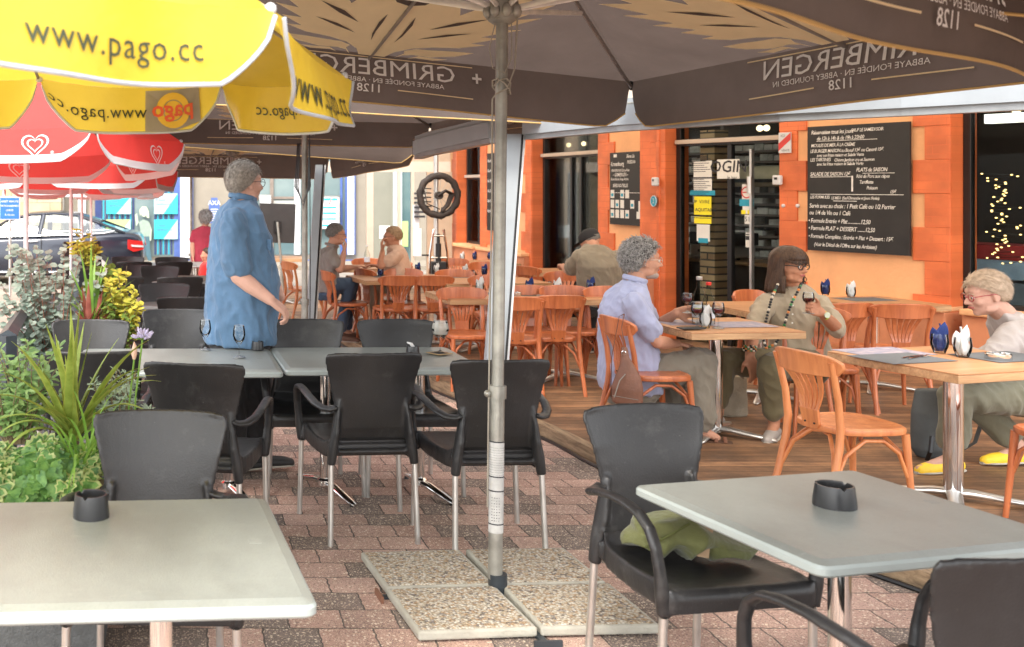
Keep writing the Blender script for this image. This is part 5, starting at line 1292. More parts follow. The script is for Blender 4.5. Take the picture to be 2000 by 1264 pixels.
# blue street sign
a = at(19, 407, 17.0)
e = empty('street_sign', (a.x, a.y, zg(a.y)), 0, 'blue rectangular street sign with white border at the far left', 'sign')
hz = a.z-zg(a.y); w_, h_ = 41/F*17, 45/F*17
mb = MB(); mb.box((0, 0, hz), (w_, .02, h_)); mb.build('plate', m_white, e, bevel=.008)
mb = MB(); mb.box((0, -.012, hz), (w_-.03, .004, h_-.03)); mb.build('blue_field', M('sign_blue', (.01,.12,.50), .4), e, smooth=False)
mb = MB()
for k, s_ in enumerate(('ARRÊT MINUTE', 'STATIONNEMENT', 'LIMITÉ', 'À 10 min')): put_text(mb, s_, .042, lambda p, q: (p, -.016, q), 0, hz+.11-.072*k, bold=.01)
mb.build('lettering', m_white, e, smooth=False)
mb = MB(); mb.cyl((0, .03, 0), (0, .03, hz+.2), .022); mb.build('post', m_alu, e)
# dark screen on a stand
a = at(541, 436, 15.5); e = empty('display_screen', (a.x, a.y, zg(a.y)), 0, 'dark flat screen seen from behind on a slanting pole', 'screen'); hz = a.z-zg(a.y)
Mx = Matrix.Translation((0, 0, hz)) @ Matrix.Rotation(R(2), 4, 'Y') @ Matrix.Rotation(R(14), 4, 'Z')
mb = MB(); mb.box((0, 0, 0), (.56, .03, .58), Mx); mb.build('panel', M('screen_back', (.035,.03,.028), .5), e, bevel=.006)
mb = MB(); mb.box((0, -.03, -.05), (.11, .02, .17), Mx); mb.build('bracket', m_black, e, smooth=False)
mb = MB(); mb.tube([(0, -.05, hz+.02), (.05, -.06, hz-.5), (.1, -.03, 0)], .018, 10); mb.lathe([(.2, 0), (.2, .02), (0, .03)], 20, (.1, -.03, 0)); mb.build('stand', m_alud, e)
# A board near the car
a = at(160, 470, 14.5); e = empty('signboard', (a.x, a.y, zg(a.y)), R(20), 'dark pavement signboard with a red emblem beside the parasol poles', 'signboard'); hz = 1.05
for s_, nm in ((-1, 'front_panel'), (1, 'back_panel')):
    mb = MB(); mb.add([(-.26, s_*.22, 0), (.26, s_*.22, 0), (.26, s_*.02, hz), (-.26, s_*.02, hz), (-.26, s_*.20, 0), (.26, s_*.20, 0), (.26, s_*.0, hz), (-.26, s_*.0, hz)], [(0, 1, 2, 3), (7, 6, 5, 4), (0, 4, 5, 1), (1, 5, 6, 2), (2, 6, 7, 3), (3, 7, 4, 0)]); mb.build(nm, m_slate, e, smooth=False)
mb = MB(); mb.add([(-.1, -.092, .72), (.12, -.092, .72), (.12, -.067, .86), (-.1, -.067, .86)], [(0, 1, 2, 3)]); mb.build('emblem', M('red_print', (.6,.05,.04), .6), e, smooth=False)

# terrace screen closing the far end
DS_ = 17.3; a = at(700, 520, DS_)
scn = empty('terrace_screen', (a.x, DS_, zg(DS_)), 0, 'beige framed glazed windscreen closing the far end of the terrace', 'screen')
Q = lambda n, m, x0, x1, y0, y1, out=0, th=.06, **k: panel(n, m, x0, x1, y0, y1, DS_, th, scn, out, **k)
Q('top_rail', m_beige, 610, 880, 316, 336); Q('top_panel', m_tan, 690, 880, 150, 316, -.02, .03)
for x0, x1 in ((716, 729), (777, 783), (803, 809)): Q('mullion', m_beige, x0, x1, 336, 560, .01)
Q('side_panel', m_tan, 834, 883, 336, 560, 0, .05)
Q('low_rail', m_black, 809, 838, 497, 500, .01, .02); Q('pane', m_glass, 730, 777, 336, 560, -.02, .01); Q('pane', m_glass, 784, 803, 336, 560, -.02, .01)
Q('louvre_box', m_white, 806, 818, 400, 445, .03, .04)
for k in range(6): Q('louvre', m_ink, 807, 828, 376+k*9, 380+k*9, .09, .03)
Q('locker', m_white, 806, 822, 446, 500, .05, .08)

# ================= car =================
def car():
    DC = 21.3; rear = at(281, 500, DC).x; zb = zg(DC)
    e = empty('parked_car', (rear-2.3, DC, zb), 0, 'dark blue black saloon car passing behind the planters, its driver wearing a cap', 'car')
    m_car = M('car_paint', (.018,.022,.035), .2, metal=.2, var=.02, coat=.25); m_cg = glassM('car_glass', (.72,.80,.78), .6)
    m_tyre = M('tyre', (.02,.02,.02), .8); m_ctrim = M('car_chrome', (.75,.75,.75), .15, metal=1)
    # stations along x (front -2.3 .. rear 2.3): (x, belt z, sill z, half width)
    ST = [(-2.32, .58, .38, .62), (-2.2, .72, .26, .80), (-1.9, .80, .22, .88), (-1.2, .90, .20, .91), (-.75, .94, .19, .92), (0, .95, .19, .92), (.9, .985, .19, .92), (1.45, 1.02, .20, .91), (1.9, 1.04, .24, .88), (2.15, 1.02, .30, .83), (2.28, .94, .42, .74), (2.32, .75, .46, .70)]
    mb = MB(); rows = []
    for x, zt_, zs, hw_ in ST:
        rows.append([(x, -hw_*.90, zs), (x, -hw_*.985, zs+.06), (x, -hw_, lerp(zs, zt_, .35)), (x, -hw_*.995, lerp(zs, zt_, .62)), (x, -hw_*.955, zt_-.05), (x, -hw_*.90, zt_), (x, -hw_*.5, zt_+.02), (x, 0, zt_+.03), (x, hw_*.5, zt_+.02), (x, hw_*.9, zt_), (x, hw_*.955, zt_-.05), (x, hw_, lerp(zs, zt_, .5)), (x, hw_*.9, zs)])
    mb.sheet(rows); n = 13
    mb.f.append(tuple(range(n))[::-1]); mb.mi.append(0); mb.f.append(tuple((len(ST)-1)*n+j for j in range(n))); mb.mi.append(0)
    mb.build('body', m_car, e, ang=50, sub=1)
    # greenhouse
    RF = [(-.95, .93, .80), (-.35, 1.27, .66), (.05, 1.38, .60), (.55, 1.41, .59), (1.0, 1.37, .60), (1.45, 1.22, .66), (1.95, 1.03, .74)]
    mb = MB(); rows = []
    for (x, z, hw_) in RF[1:-1]: rows.append([(x, -hw_, z-.02), (x, -hw_*.8, z+.01), (x, 0, z+.03), (x, hw_*.8, z+.01), (x, hw_, z-.02)])
    mb.sheet(rows); mb.build('roof', m_car, e, solid=.03, ang=60)
    for s in (-1, 1):
        mb = MB()
        def pil(x0, z0, x1, z1, w0, w1, r=.025): mb.tube([(x0, s*w0, z0), (x1, s*w1, z1)], [(r*1.4, .02)]*2, 6)
        pil(-.95, .93, -.35, 1.27, .84, .66); mb.tube([(x, s*hw_, z-.01) for x, z, hw_ in RF[1:]], [(.02, .022)]*6, 6)
        pil(.28, .96, .34, 1.37, .86, .60, .035); pil(1.12, 1.0, 1.05, 1.34, .84, .61, .02); pil(1.95, 1.03, 1.45, 1.22, .76, .66, .03)
        mb.build('window_pillars', m_car, e, ang=60)
        mb = MB()
        mb.add([(-.95, s*.83, .93), (.95, s*.84, .98), (1.9, s*.76, 1.03), (1.42, s*.645, 1.2), (.98, s*.595, 1.35), (.5, s*.585, 1.39), (.05, s*.595, 1.36), (-.35, s*.655, 1.25)], [(0, 1, 2, 3, 4, 5, 6, 7)])
        mb.build('side_window', m_cg, e, smooth=False)
        mb = MB(); mb.tube([(-1.0, s*.865, .945), (0, s*.885, .965), (1.0, s*.88, .995), (1.55, s*.83, 1.02), (1.75, s*.78, 1.07)], [(.012, .012)]*5, 6); mb.build('window_trim', m_ctrim, e)
        mb = MB(); mb.tube([(-1.3, s*.925, .27), (1.1, s*.928, .27)], [(.012, .02)]*2, 6); mb.build('sill_trim', m_ctrim, e)
        for x in (-1.38, 1.42):
            Mx = Matrix.Translation((x, s*.80, .32)) @ Matrix.Rotation(PI/2, 4, 'X')
            mb = MB(); mb.lathe([(.20, -.11), (.31, -.11), (.325, -.06), (.325, .06), (.31, .11), (.20, .11)], 28, M=Mx); wl = mb.build('tyre', m_tyre, e)
            mb = MB(); mb.lathe([(0, -.125*1), (.06, -.125), (.2, -.10), (.215, -.112), (.215, .11), (.06, .125), (0, .125)], 28, M=Mx); mb.build('rim', m_alu, wl, ang=40)
            mb = MB(); mb.lathe([(.33, -.03), (.40, -.03), (.40, .10), (.33, .10)], 28, (0, 0, -.07), M=Matrix.Translation((x, s*.83, .33)) @ Matrix.Rotation(PI/2, 4, 'X')); mb.build('wheel_arch', m_black, e)
        for x in (.05, .95):
            mb = MB(); mb.tube([(x, s*.935, .86), (x+.02, s*.95, .865), (x+.2, s*.95, .87), (x+.22, s*.935, .87)], [(.012, .014)]*4, 6); mb.build('door_handle', m_ctrim, e)
        mb = MB(); mb.b2((.33, s*.918, .30), (.342, s*.925, .93)); mb.build('door_seam', m_black, e, smooth=False)
        mb = MB(); mb.ell((-.78, s*1.0, .98), (.09, .08, .06)); mb.build('mirror', m_car, e)
        mb = MB(); mb.add([(2.02, s*.885, .90), (2.29, s*.74, .86), (2.32, s*.72, .70), (2.12, s*.85, .66), (2.02, s*.90, .72)], [(0, 1, 2, 3, 4)]); mb.build('tail_light', M('tail_red', (.6,.02,.02), .2, coat=1), e, smooth=False, solid=.02)
        mb = MB(); mb.add([(2.08, s*.885, .80), (2.31, s*.735, .78), (2.31, s*.73, .74), (2.10, s*.88, .76)], [(0, 1, 2, 3)]); mb.build('reversing_light', m_white, e, smooth=False, solid=.025)
    mb = MB(); mb.add([(1.93, -.7, 1.04), (1.93, .7, 1.04), (1.46, .6, 1.21), (1.46, -.6, 1.21)], [(0, 1, 2, 3)]); mb.add([(-.95, -.78, .94), (-.95, .78, .94), (-.36, .62, 1.26), (-.36, -.62, 1.26)], [(0, 1, 2, 3)]); mb.build('windscreens', m_cg, e, smooth=False)
    for x, y in ((-.1, -.38), (-.1, .38), (.9, -.35), (.9, .35)):
        mb = MB(); mb.tube([(x, y, .4), (x+.02, y, .5), (x+.15, y, .95), (x+.18, y, 1.12)], [(.2, .06), (.22, .06), (.2, .05), (.1, .04)], 10, up=(1, 0, 0)); mb.build('seat', M('car_seat', (.30,.25,.20), .8), e)
    mb = MB(); mb.b2((-2.1, -.75, .25), (2.1, .75, .5)); mb.build('underbody', m_black, e, smooth=False)
    return e
CAR = car()
# ================= planters and plants =================
m_trough = M('trough', (.075,.078,.078), .85, var=.18, vs=30, bump=.6, bs=120); m_soil = M('soil', (.05,.035,.025), .95, bump=.6)
def trough(x0, x1, y0, y1, h, lb):
    z = zg(y0); e = empty('planter_box', ((x0+x1)/2, (y0+y1)/2, z), 0, lb, 'planter', 'dark planters along the left of the terrace'); a, b = (x1-x0)/2, (y1-y0)/2; t = .035
    mb = MB(); mb.b2((-a, -b, 0), (a, -b+t, h)); mb.b2((-a, b-t, 0), (a, b, h)); mb.b2((-a, -b+t, 0), (-a+t, b-t, h)); mb.b2((a-t, -b+t, 0), (a, b-t, h))
    mb.build('box', m_trough, e, smooth=False, bevel=.006)
    mb = MB(); mb.b2((-a+t, -b+t, h-.12), (a-t, b-t, h-.05)); mb.build('soil', m_soil, e, smooth=False); return e
trough(-1.35, -.26, 3.52, 4.25, .50, 'dark grey planter box behind the pale foreground table, ivy spilling over it')
trough(-1.45, -.62, 6.6, 7.35, .55, 'dark planter box beside the white pole, with the red leaved plant')
trough(-1.5, -.80, 10.1, 10.9, .60, 'third dark planter box by the second red parasol pole')
def leafM(n, a, b, **k): return M(n, b, k.get('rough', .45), var=0, c2=a, vs=k.get('vs', 5), trans=.35, spec=.4)
m_spk = leafM('spiky_leaf', (.20,.28,.04), (.44,.54,.12), vs=14); m_spky = leafM('spiky_edge', (.42,.45,.08), (.5,.5,.12))
m_ivy = leafM('ivy_leaf', (.035,.12,.025), (.17,.33,.08), vs=30); m_ivyl = leafM('ivy_margin', (.30,.38,.12), (.42,.46,.2), vs=30)
m_grs = leafM('grass_blade', (.10,.24,.03), (.28,.46,.08), vs=9); m_shb = leafM('shrub_leaf', (.12,.24,.07), (.30,.42,.15), vs=20)
m_euc = leafM('eucalyptus_leaf', (.18,.25,.20), (.36,.42,.35), vs=22); m_redl = leafM('red_leaf', (.20,.05,.035), (.38,.13,.09), vs=10)
m_euo = leafM('euonymus_leaf', (.26,.30,.04), (.66,.56,.09), vs=30); m_euog = leafM('euonymus_green', (.10,.17,.03), (.17,.24,.05)); m_stem = M('stem', (.16,.12,.06), .8); m_rstem = M('red_stem', (.30,.12,.08), .7)
def blade(mb, base, d, L_, w, droop, k=9, fold=.25, tw=0):
    """long arching leaf"""
    d = Vector(d).normalized(); side = d.cross(Vector((0, 0, 1)))
    if side.length < .05: side = Vector((1, 0, 0))
    side.normalize(); p = Vector(base); L3 = []; vel = d.copy()
    for i in range(k+1):
        f = i/k; ww = w*(min(1, f*5+.35))*(1-f**2.2)+.0006
        up = side.cross(vel).normalized(); s = side*math.cos(tw*f)+up*math.sin(tw*f)
        L3.append([p-s*ww+up*ww*fold, p, p+s*ww+up*ww*fold])
        vel = (vel+Vector((0, 0, -droop/k*(1+f)))).normalized(); p = p+vel*(L_/k)
    mb.sheet(L3)
def leaf(mb, c, n, u, L_, w, fold=.15, shape=0):
    """small leaf lying in the plane of n, pointing along u"""
    n = Vector(n).normalized(); u = Vector(u); u = (u-n*u.dot(n)).normalized(); s = n.cross(u); c = Vector(c)
    if shape == 0: O = [(0, 0), (.3, .42), (.62, .5), (.88, .28), (1, 0)]
    elif shape == 1: O = [(0, 0), (.1, .42), (.45, .55), (.85, .42), (1, 0)]   # round
    else: O = [(0, .0), (-.10, .38), (.12, .62), (.34, .36), (.55, .48), (.66, .22), (1, 0)]   # ivy
    n0 = len(O); L_v = [c+u*(a*L_) for a, b in O]; 
    A = [c+u*(a*L_)+s*(b*w)+n*(b*w*fold) for a, b in O]; B = [c+u*(a*L_)-s*(b*w)+n*(b*w*fold) for a, b in O]
    vs = L_v+A+B; fs = []
    for i in range(n0-1): fs.append((i, i+1, n0+i+1, n0+i)); fs.append((i+1, i, 2*n0+i, 2*n0+i+1))
    mb.add(vs, fs)
def plant(name, loc, lb, cat='plant'): return empty(name, loc, 0, lb, cat)
rnd = random.Random(12)
# tall spiky cordyline
c = at(142, 860, 3.95); e = plant('spiky_plant', c, 'tall spiky light green plant fanning up in front of the black chairs')
mb = MB(); me_ = MB()
tips = [(135, 612), (150, 640), (92, 640), (75, 700), (30, 700), (0, 675), (-20, 720), (-10, 770), (255, 640), (240, 690), (275, 690), (262, 695), (170, 640), (115, 660), (190, 720), (60, 760), (300, 780), (215, 740), (20, 820), (105, 690), (262, 740), (160, 610), (125, 700), (180, 660), (50, 650), (225, 665), (10, 790), (290, 700)]
for i, (x, y) in enumerate(tips):
    T_p = at(x, y, 3.95+rnd.uniform(-.28, .22)); v = T_p-c; L_ = v.length*1.06; hz = math.hypot(v.x, v.y)/max(.05, v.z); dr = min(1.1, .15+hz*.55)
    d = (v.normalized()+Vector((0, 0, dr*.42)))
    b0 = Vector((rnd.uniform(-.02, .02), rnd.uniform(-.02, .02), 0))
    blade(mb, b0, d, L_, .0165, dr, 11, .35); blade(me_, b0+Vector((0, .0015, -.001)), d, L_, .0190, dr, 11, .33)
f_ = mb.build('leaves', m_spk, e, ang=80); f_['kind'] = 'stuff'; f_ = me_.build('leaf_margins', m_spky, e, ang=80); f_['kind'] = 'stuff'
mb = MB(); mb.tube([(0, 0, -.1), (0, 0, .05)], [.03, .02], 8); mb.build('stem', m_stem, e)
# grass clump
c = at(165, 925, 3.72); e = plant('grass_clump', c, 'arching bright green grassy clump left of the nearest black chair'); mb = MB()
for i in range(95):
    a = rnd.uniform(0, 2*PI); el_ = rnd.uniform(.35, 1.35); L_ = rnd.uniform(.22, .44)
    blade(mb, (rnd.uniform(-.07, .07), rnd.uniform(-.06, .06), 0), (math.cos(a)*math.cos(el_), math.sin(a)*math.cos(el_), math.sin(el_)), L_, .006, rnd.uniform(.9, 1.9), 8)
for x, y in ((330, 775), (318, 790), (240, 745), (200, 770), (270, 800)):
    v = at(x, y, 3.75)-c; blade(mb, (0, 0, 0), v.normalized()+Vector((0, 0, .5)), v.length*1.08, .007, 1.0, 9)
mb.build('blades', m_grs, e, ang=80)['kind'] = 'stuff'
mb = MB(); mb.ell((0, 0, -.03), (.07, .06, .04)); mb.build('crown_base', m_stem, e)
# agapanthus stems
for x0, y0, x1, y1, D, bud, lb in ((262, 800, 278, 665, 3.8, 0, 'tall flower stem with a head of pale violet buds above the grass clump'), (252, 800, 262, 702, 3.85, 1, 'flower stem with one closed pink bud above the grass clump')):
    b0 = at(x0, y0+90, D); t0 = at(x1, y1, D)-b0; e = plant('flower_stem', b0, lb, 'flower')
    mb = MB(); mb.tube([(0, 0, 0), t0*.5+Vector((-.01, 0, 0)), t0], .0035, 7); mb.build('stem', m_grs, e)
    mb = MB(); mv = MB()
    if bud: mb.tube([t0, t0+Vector((0, 0, .02)), t0+Vector((.002, 0, .045)), t0+Vector((.0, 0, .065))], [.005, .011, .009, .001], 8); mb.build('bud', M('pink_bud', (.62,.40,.30), .6), e)
    else:
        for i in range(22):
            a = i*2.4; q = rnd.uniform(.3, 1.3); d = Vector((math.cos(a)*math.cos(q), math.sin(a)*math.cos(q), math.sin(q)))*rnd.uniform(.03, .045)
            mb.tube([t0, t0+d*.6], .0014, 5); mv.tube([t0+d*.55, t0+d*.9, t0+d*1.15], [.0025, .0055, .001], 7)
        mb.build('pedicels', m_grs, e); mv.build('buds', M('violet_bud', (.46,.42,.62), .6, var=.2), e)
# ivy mat and variegated ivy
e = plant('ivy', at(90, 930, 3.62), 'variegated ivy tumbling over the front of the nearest planter'); o0 = Vector(e.location)
mb = MB(); ml = MB(); ms = MB()
for i in range(520):
    x = rnd.uniform(-20, 185); top = 868+12*math.sin(x*.05); y = rnd.uniform(top, 985 if x < 160 else 950); f = (y-top)/110
    D = 3.78-.30*min(1, f*1.4)+rnd.uniform(-.03, .03); p = at(x, y, D)
    if D < 3.52 and p.z > .48: pass
    p = p-o0; n = Vector((rnd.uniform(-.5, .5), -1+rnd.uniform(-.3, .5), .55+rnd.uniform(-.4, .6))); u = Vector((rnd.uniform(-1, 1), -.2, -.9+rnd.uniform(-.4, .9))); L_ = rnd.uniform(.035, .062)
    lt = noise.noise(Vector((x*.02, y*.02, 3))) > .22
    if lt or x < 20: leaf(ml, p+Vector((0, .002, 0)), n, u, L_*1.08, L_*1.02, .12, 2); leaf(mb, p-n.normalized()*-.0015+u.normalized()*.003, n, u, L_*.8, L_*.72, .12, 2)
    else: leaf(mb, p, n, u, L_, L_*.95, .12, 2)
for i in range(0):
    x = rnd.uniform(0, 170); a = at(x, 880, 3.6)-o0; b_ = at(x+rnd.uniform(-25, 25), rnd.uniform(920, 985), 3.48)-o0; ms.tube([a, (a+b_)/2+Vector((0, -.03, .02)), b_], .002, 5)
mb.build('leaves', m_ivy, e, ang=80)['kind'] = 'stuff'; ml.build('pale_margins', m_ivyl, e, ang=80)['kind'] = 'stuff'; 
# fine leaved shrub at left, bushy green behind clump
def shrub(name, cx, cy, D, rx, ry, n, stems, lsz, lw, mat, lb, shp=0, smat=None, up=.5, spread=.25):
    c = at(cx, cy, D); e = plant(name, c, lb); mb = MB(); ms = MB()
    for s in range(stems):
        x = rnd.uniform(-1, 1)*rx; z = ry*(2*rnd.random()**.8-1)+ry; tip = Vector((x/F*D, rnd.uniform(-1, 1)*spread, (z)/F*D*.9)); base = Vector((x/F*D*.25, 0, -ry/F*D*.9))
        mid = base.lerp(tip, .5)+Vector((rnd.uniform(-.03, .03), 0, .04)); ms.tube([base, mid, tip], [.0035, .0025, .0015], 5)
        for k in range(n//stems):
            f = rnd.uniform(.15, 1.02); p = (base.lerp(mid, f*2) if f < .5 else mid.lerp(tip, f*2-1)); a = rnd.uniform(0, 2*PI); d = Vector((math.cos(a), math.sin(a), rnd.uniform(-.1, up+.3)))
            L_ = lsz*rnd.uniform(.7, 1.25); leaf(mb, p, Vector((rnd.uniform(-.6, .6), -.6, 1)), d, L_, L_*lw, .15, shp)
    f = mb.build('leaves', mat, e, ang=80); f['kind'] = 'stuff'; ms.build('stems', smat or m_stem, e); return e
shrub('leafy_shrub', 30, 800, 4.05, 85, 75, 1000, 40, .042, .32, m_shb, 'fine leaved green shrub at the left edge, in front of the dark railing', spread=.12)
shrub('rosemary', 235, 800, 3.95, 60, 40, 520, 26, .03, .2, M('rosemary_leaf', (.30,.36,.28), .7, c2=(.16,.23,.13)), 'low grey green shrub between the spiky leaves and the black chair backs', spread=.1)
shrub('eucalyptus', 105, 640, 6.95, 105, 95, 1150, 46, .042, .95, m_euc, 'blue green round leaved eucalyptus bush behind the white pole', 1, m_rstem, .3)
shrub('euonymus', 243, 625, 6.9, 38, 60, 560, 22, .055, .5, m_euo, 'bright yellow and green variegated shrub beside the black chairs', 0, m_stem, .9, .1)
shrub('leafy_shrub', 235, 660, 6.85, 40, 40, 300, 16, .04, .5, m_euog, 'darker green leaves under the yellow variegated shrub', 0, m_stem, .6, .1)
shrub('euonymus', 168, 500, 10.4, 30, 30, 260, 14, .06, .5, m_euo, 'small yellow shrub by the second red parasol pole', 0, m_stem, .9, .12)
shrub('leafy_shrub', 200, 580, 7.1, 32, 36, 260, 14, .05, .6, m_euog, 'round green bush between the red leaved plant and the chairs', 1, m_stem, .6, .12)
# red cordyline
c = at(178, 640, 6.8); e = plant('red_leaved_plant', c, 'spiky plant with red bases and green blades rising in the second planter'); mb = MB(); mr_ = MB()
for x, y in ((205, 505), (140, 520), (160, 490), (228, 520), (122, 545), (250, 540), (185, 500), (178, 480), (215, 560), (240, 580), (135, 580), (195, 520)):
    v = at(x, y, 6.8+rnd.uniform(-.2, .2))-c; blade(mb, (0, 0, 0), v.normalized()+Vector((0, 0, .22)), v.length*1.05, .016, .5, 9); blade(mr_, (rnd.uniform(-.03, .03), -.01, 0), v.normalized()+Vector((0, 0, .25)), v.length*.55, .021, .3, 6)
mb.build('green_blades', m_grs, e, ang=80)['kind'] = 'stuff'; mr_.build('red_blades', m_redl, e, ang=80)['kind'] = 'stuff'
# railing along the street side
e = empty('railing', at(10, 760, 6.2), 0, 'dark grey metal railing frame at the far left edge', 'railing'); o0 = Vector(e.location)
pa, pb = at(15, 655, 5.6), at(48, 603, 7.4); pc = at(98, 570, 9.6)
def bar_(a, b, w=.035, nm='bar', h=.035):
    mb = MB(); mb.tube([a-o0, b-o0], [(w, h)]*2, 4, up=(0, 0, 1)); mb.build(nm, m_steel, e, smooth=False)
bar_(pa, pb+(pb-pa)*.3, .05, 'top_bar', .03)
for p in (pa, pb+(pb-pa)*.25): bar_(Vector((p.x, p.y, zg(p.y))), Vector((p.x, p.y, p.z)), .05, 'upright', .05)
e = empty('railing', pc, 0, 'dark grey railing section behind the yellow shrub near the car', 'railing'); o0 = Vector(e.location)
qa, qb = at(155, 515, 10.0), at(150, 505, 13.0); bar_(qa, qb, .05, 'top_bar', .03)
for p in (qa, qb): bar_(Vector((p.x, p.y, zg(p.y))), p, .05, 'upright', .05)

# ================= tableware =================
m_cglass = glassM('drink_glass', (.96,.97,.97), .24); m_wine = M('red_wine', (.10,.008,.012), .1, var=0); m_beer = M('foam', (.75,.72,.66), .6, trans=.3)
m_ash = M('ashtray_black', (.018,.018,.019), .32, var=.1); m_ashc = M('cigarette_ash', (.35,.32,.29), .9, bump=.5)
m_napw = M('white_napkin', (.78,.77,.75), .8, trans=.2, bump=.3, bs=30, var=.03); m_napb = M('blue_napkin', (.015,.035,.16), .8, bump=.3, bs=30, trans=.1)
def on(px, py, z): D = F*(H-z)/(py-HY); return at(px, py, D)
def ashtray(p, r, h, lb, butts=0):
    e = empty('ashtray', p, rnd.uniform(0, 2), lb, 'ashtray'); mb = MB(); n = 36; prof = [(r, 0), (r*.985, h*.3), (r*.90, h*.93), (r*.88, h), (r*.80, h), (r*.78, h*.9), (r*.80, h*.45), (r*.3, h*.40), (0.001, h*.40)]
    vs = []; fs = []
    for i, (rr, z) in enumerate(prof):
        for j in range(n):
            a = 2*PI*j/n; zz = z
            if i in (2, 3, 4, 5) and (j % 12) == 0: zz = z-h*.14
            vs.append((rr*math.cos(a), rr*math.sin(a), zz))
    for i in range(len(prof)-1):
        for j in range(n): fs.append((i*n+j, i*n+(j+1) % n, (i+1)*n+(j+1) % n, (i+1)*n+j))
    fs.append(tuple(range(n))[::-1]); mb.add(vs, fs); mb.build('bowl', m_ash, e, ang=35)
    mb = MB(); mb.lathe([(0, h*.42), (r*.72, h*.43), (r*.72, h*.46), (0, h*.5)], 16); mb.build('ash', m_ashc, e)
    if butts:
        mb = MB(); mb.tube([(-.02, 0, h*.7), (.0, .01, h*1.25), (.02, .02, h*1.35)], [(.012, .004), (.014, .006), (.006, .004)], 8); mb.build('paper_scrap', m_napw, e)
    return e
ashtray(on(178, 1009, .715), .049, .062, 'black ashtray on the pale table in the lower left')
ashtray(on(1630, 988, .715), .054, .060, 'black notched ashtray on the grey table in the lower right')
ashtray(on(503, 683, .715), .034, .045, 'small black ashtray by the second wine glass near the standing man')
ashtray(on(806, 692, .715), .036, .045, 'black ashtray with a crumpled paper in it, behind the middle chair back', 1)
def goblet(p, h, r, stem, base, lb, liquid=None, lev=.5, mat=None):
    e = empty('wine_glass', p, 0, lb, 'glass'); bz = h*stem; mb = MB(); bh = h-bz
    mb.lathe([(base, 0), (base, .002), (base*.4, .006), (.0035, .014), (.003, bz*.6), (.005, bz-.004), (r*.45, bz+bh*.05), (r*.85, bz+bh*.25), (r, bz+bh*.5), (r*.92, bz+bh*.8), (r*.80, h), (r*.78, h), (r*.89, bz+bh*.8), (r*.96, bz+bh*.5), (r*.8, bz+bh*.27), (r*.3, bz+bh*.1), (0, bz+bh*.08)], 24)
    mb.build('glass', m_cglass, e, ang=60)
    mb = MB(); mb.tube([(r*.79*math.cos(k*PI/12), r*.79*math.sin(k*PI/12), h) for k in range(24)], .0008, 4, closed=True); mb.lathe([(0, .0), (base*.98, .0), (base*.98, .0015), (0, .0015)], 20); mb.build('rim', M('glass_rim', (.75,.76,.76), .1, alpha=.5), e)
    if liquid:
        lz = bz+bh*lev; mb = MB(); mb.lathe([(0.0, bz+bh*.09), (r*.4, bz+bh*.14), (r*.78, bz+bh*.29), (r*.93, min(lz, bz+bh*.5)), (r*.90, lz), (0, lz)], 20); mb.build('liquid', liquid, e, ang=60)
    return e
goblet(on(401, 683, .715), .162, .032, .42, .031, 'empty wine glass on the left grey table, farther of the two')
goblet(on(467, 698, .715), .165, .033, .42, .033, 'empty wine glass nearest the standing man, closer of the two')
e = goblet(on(860, 689, .715), .170, .045, .45, .040, 'stemmed beer glass with foam remains standing on a coaster', m_cglass)
mb = MB(); mb.lathe([(.038, .10), (.043, .13), (.040, .155), (.034, .168), (.033, .168), (.039, .15), (.041, .13), (.036, .10)], 20); mb.build('foam', M('foam_film', (.80,.76,.68), .6, alpha=.35), e)
e = empty('coaster', on(858, 690, .716), R(30), 'square beer mat under the stemmed beer glass', 'coaster'); mb = MB(); mb.b2((-.05, -.05, 0), (.05, .05, .0018)); mb.build('mat', M('coaster_card', (.40,.27,.13), .8), e, smooth=False)
mb = MB(); mb.b2((-.035, -.035, .0019), (.035, .035, .0024)); mb.build('print', m_slate, e, smooth=False)
# tumblers with folded napkins
def tumbler(mat, lb, h=.085, r=.034):
    e = empty('tumbler', (0, 0, 0), 0, lb, 'tumbler', 'tumblers with folded napkins'); mb = MB()
    mb.lathe([(r*.62, 0), (r*.66, .004), (r*.95, h*.35), (r*1.02, h*.6), (r*.9, h), (r*.87, h), (r*.98, h*.6), (r*.9, h*.36), (r*.55, .008), (0, .008)], 20); mb.build('glass', m_cglass, e, ang=60)
    mb = MB(); H2 = h*1.5
    for ang_, hh_, ph in ((0, 1.0, 0), (.7, .92, .4), (-.6, .8, -.5)):
        rows = []
        for i in range(7):
            f = i/6; w_ = r*((.62 if f < .4 else .62*(1-(f-.4)/.6)**.65)+.28*math.sin(PI*f)+.02); rows.append([Vector((s*w_+r*(.75 if ang_ >= 0 else -.9)*max(0, f-.25), math.sin(f*5+s+ph)*.006+.006*ang_, .010+f*H2*hh_)) for s in (-1, -.33, .33, 1)])
        mb.sheet(rows, Matrix.Rotation(ang_*1.3, 4, 'Z'))
    mb.build('napkin', mat, e, ang=60, solid=.0018)
    return e
tbs = {0: tumbler(m_napw, 'x'), 1: tumbler(m_napb, 'x')}; tus = {0: 0, 1: 0}
def put_t(k, px, py, lb, z, sc_=1.0):
    D = dep(py, z); p = at(px, py, D)
    if not tus[k]: o = tbs[k]; tus[k] = 1; o.location = p; o.rotation_euler = (0, 0, rnd.uniform(-.4, .4)); o.scale = (sc_,)*3; o['label'] = lb; KIDS[o.name] = [(c, tree(c)) for c in tree(o)]
    else: o = dup(tbs[k], p, rnd.uniform(-.4, .4), lb, None, (sc_,)*3)
    return o
ZT_ = DK+.69
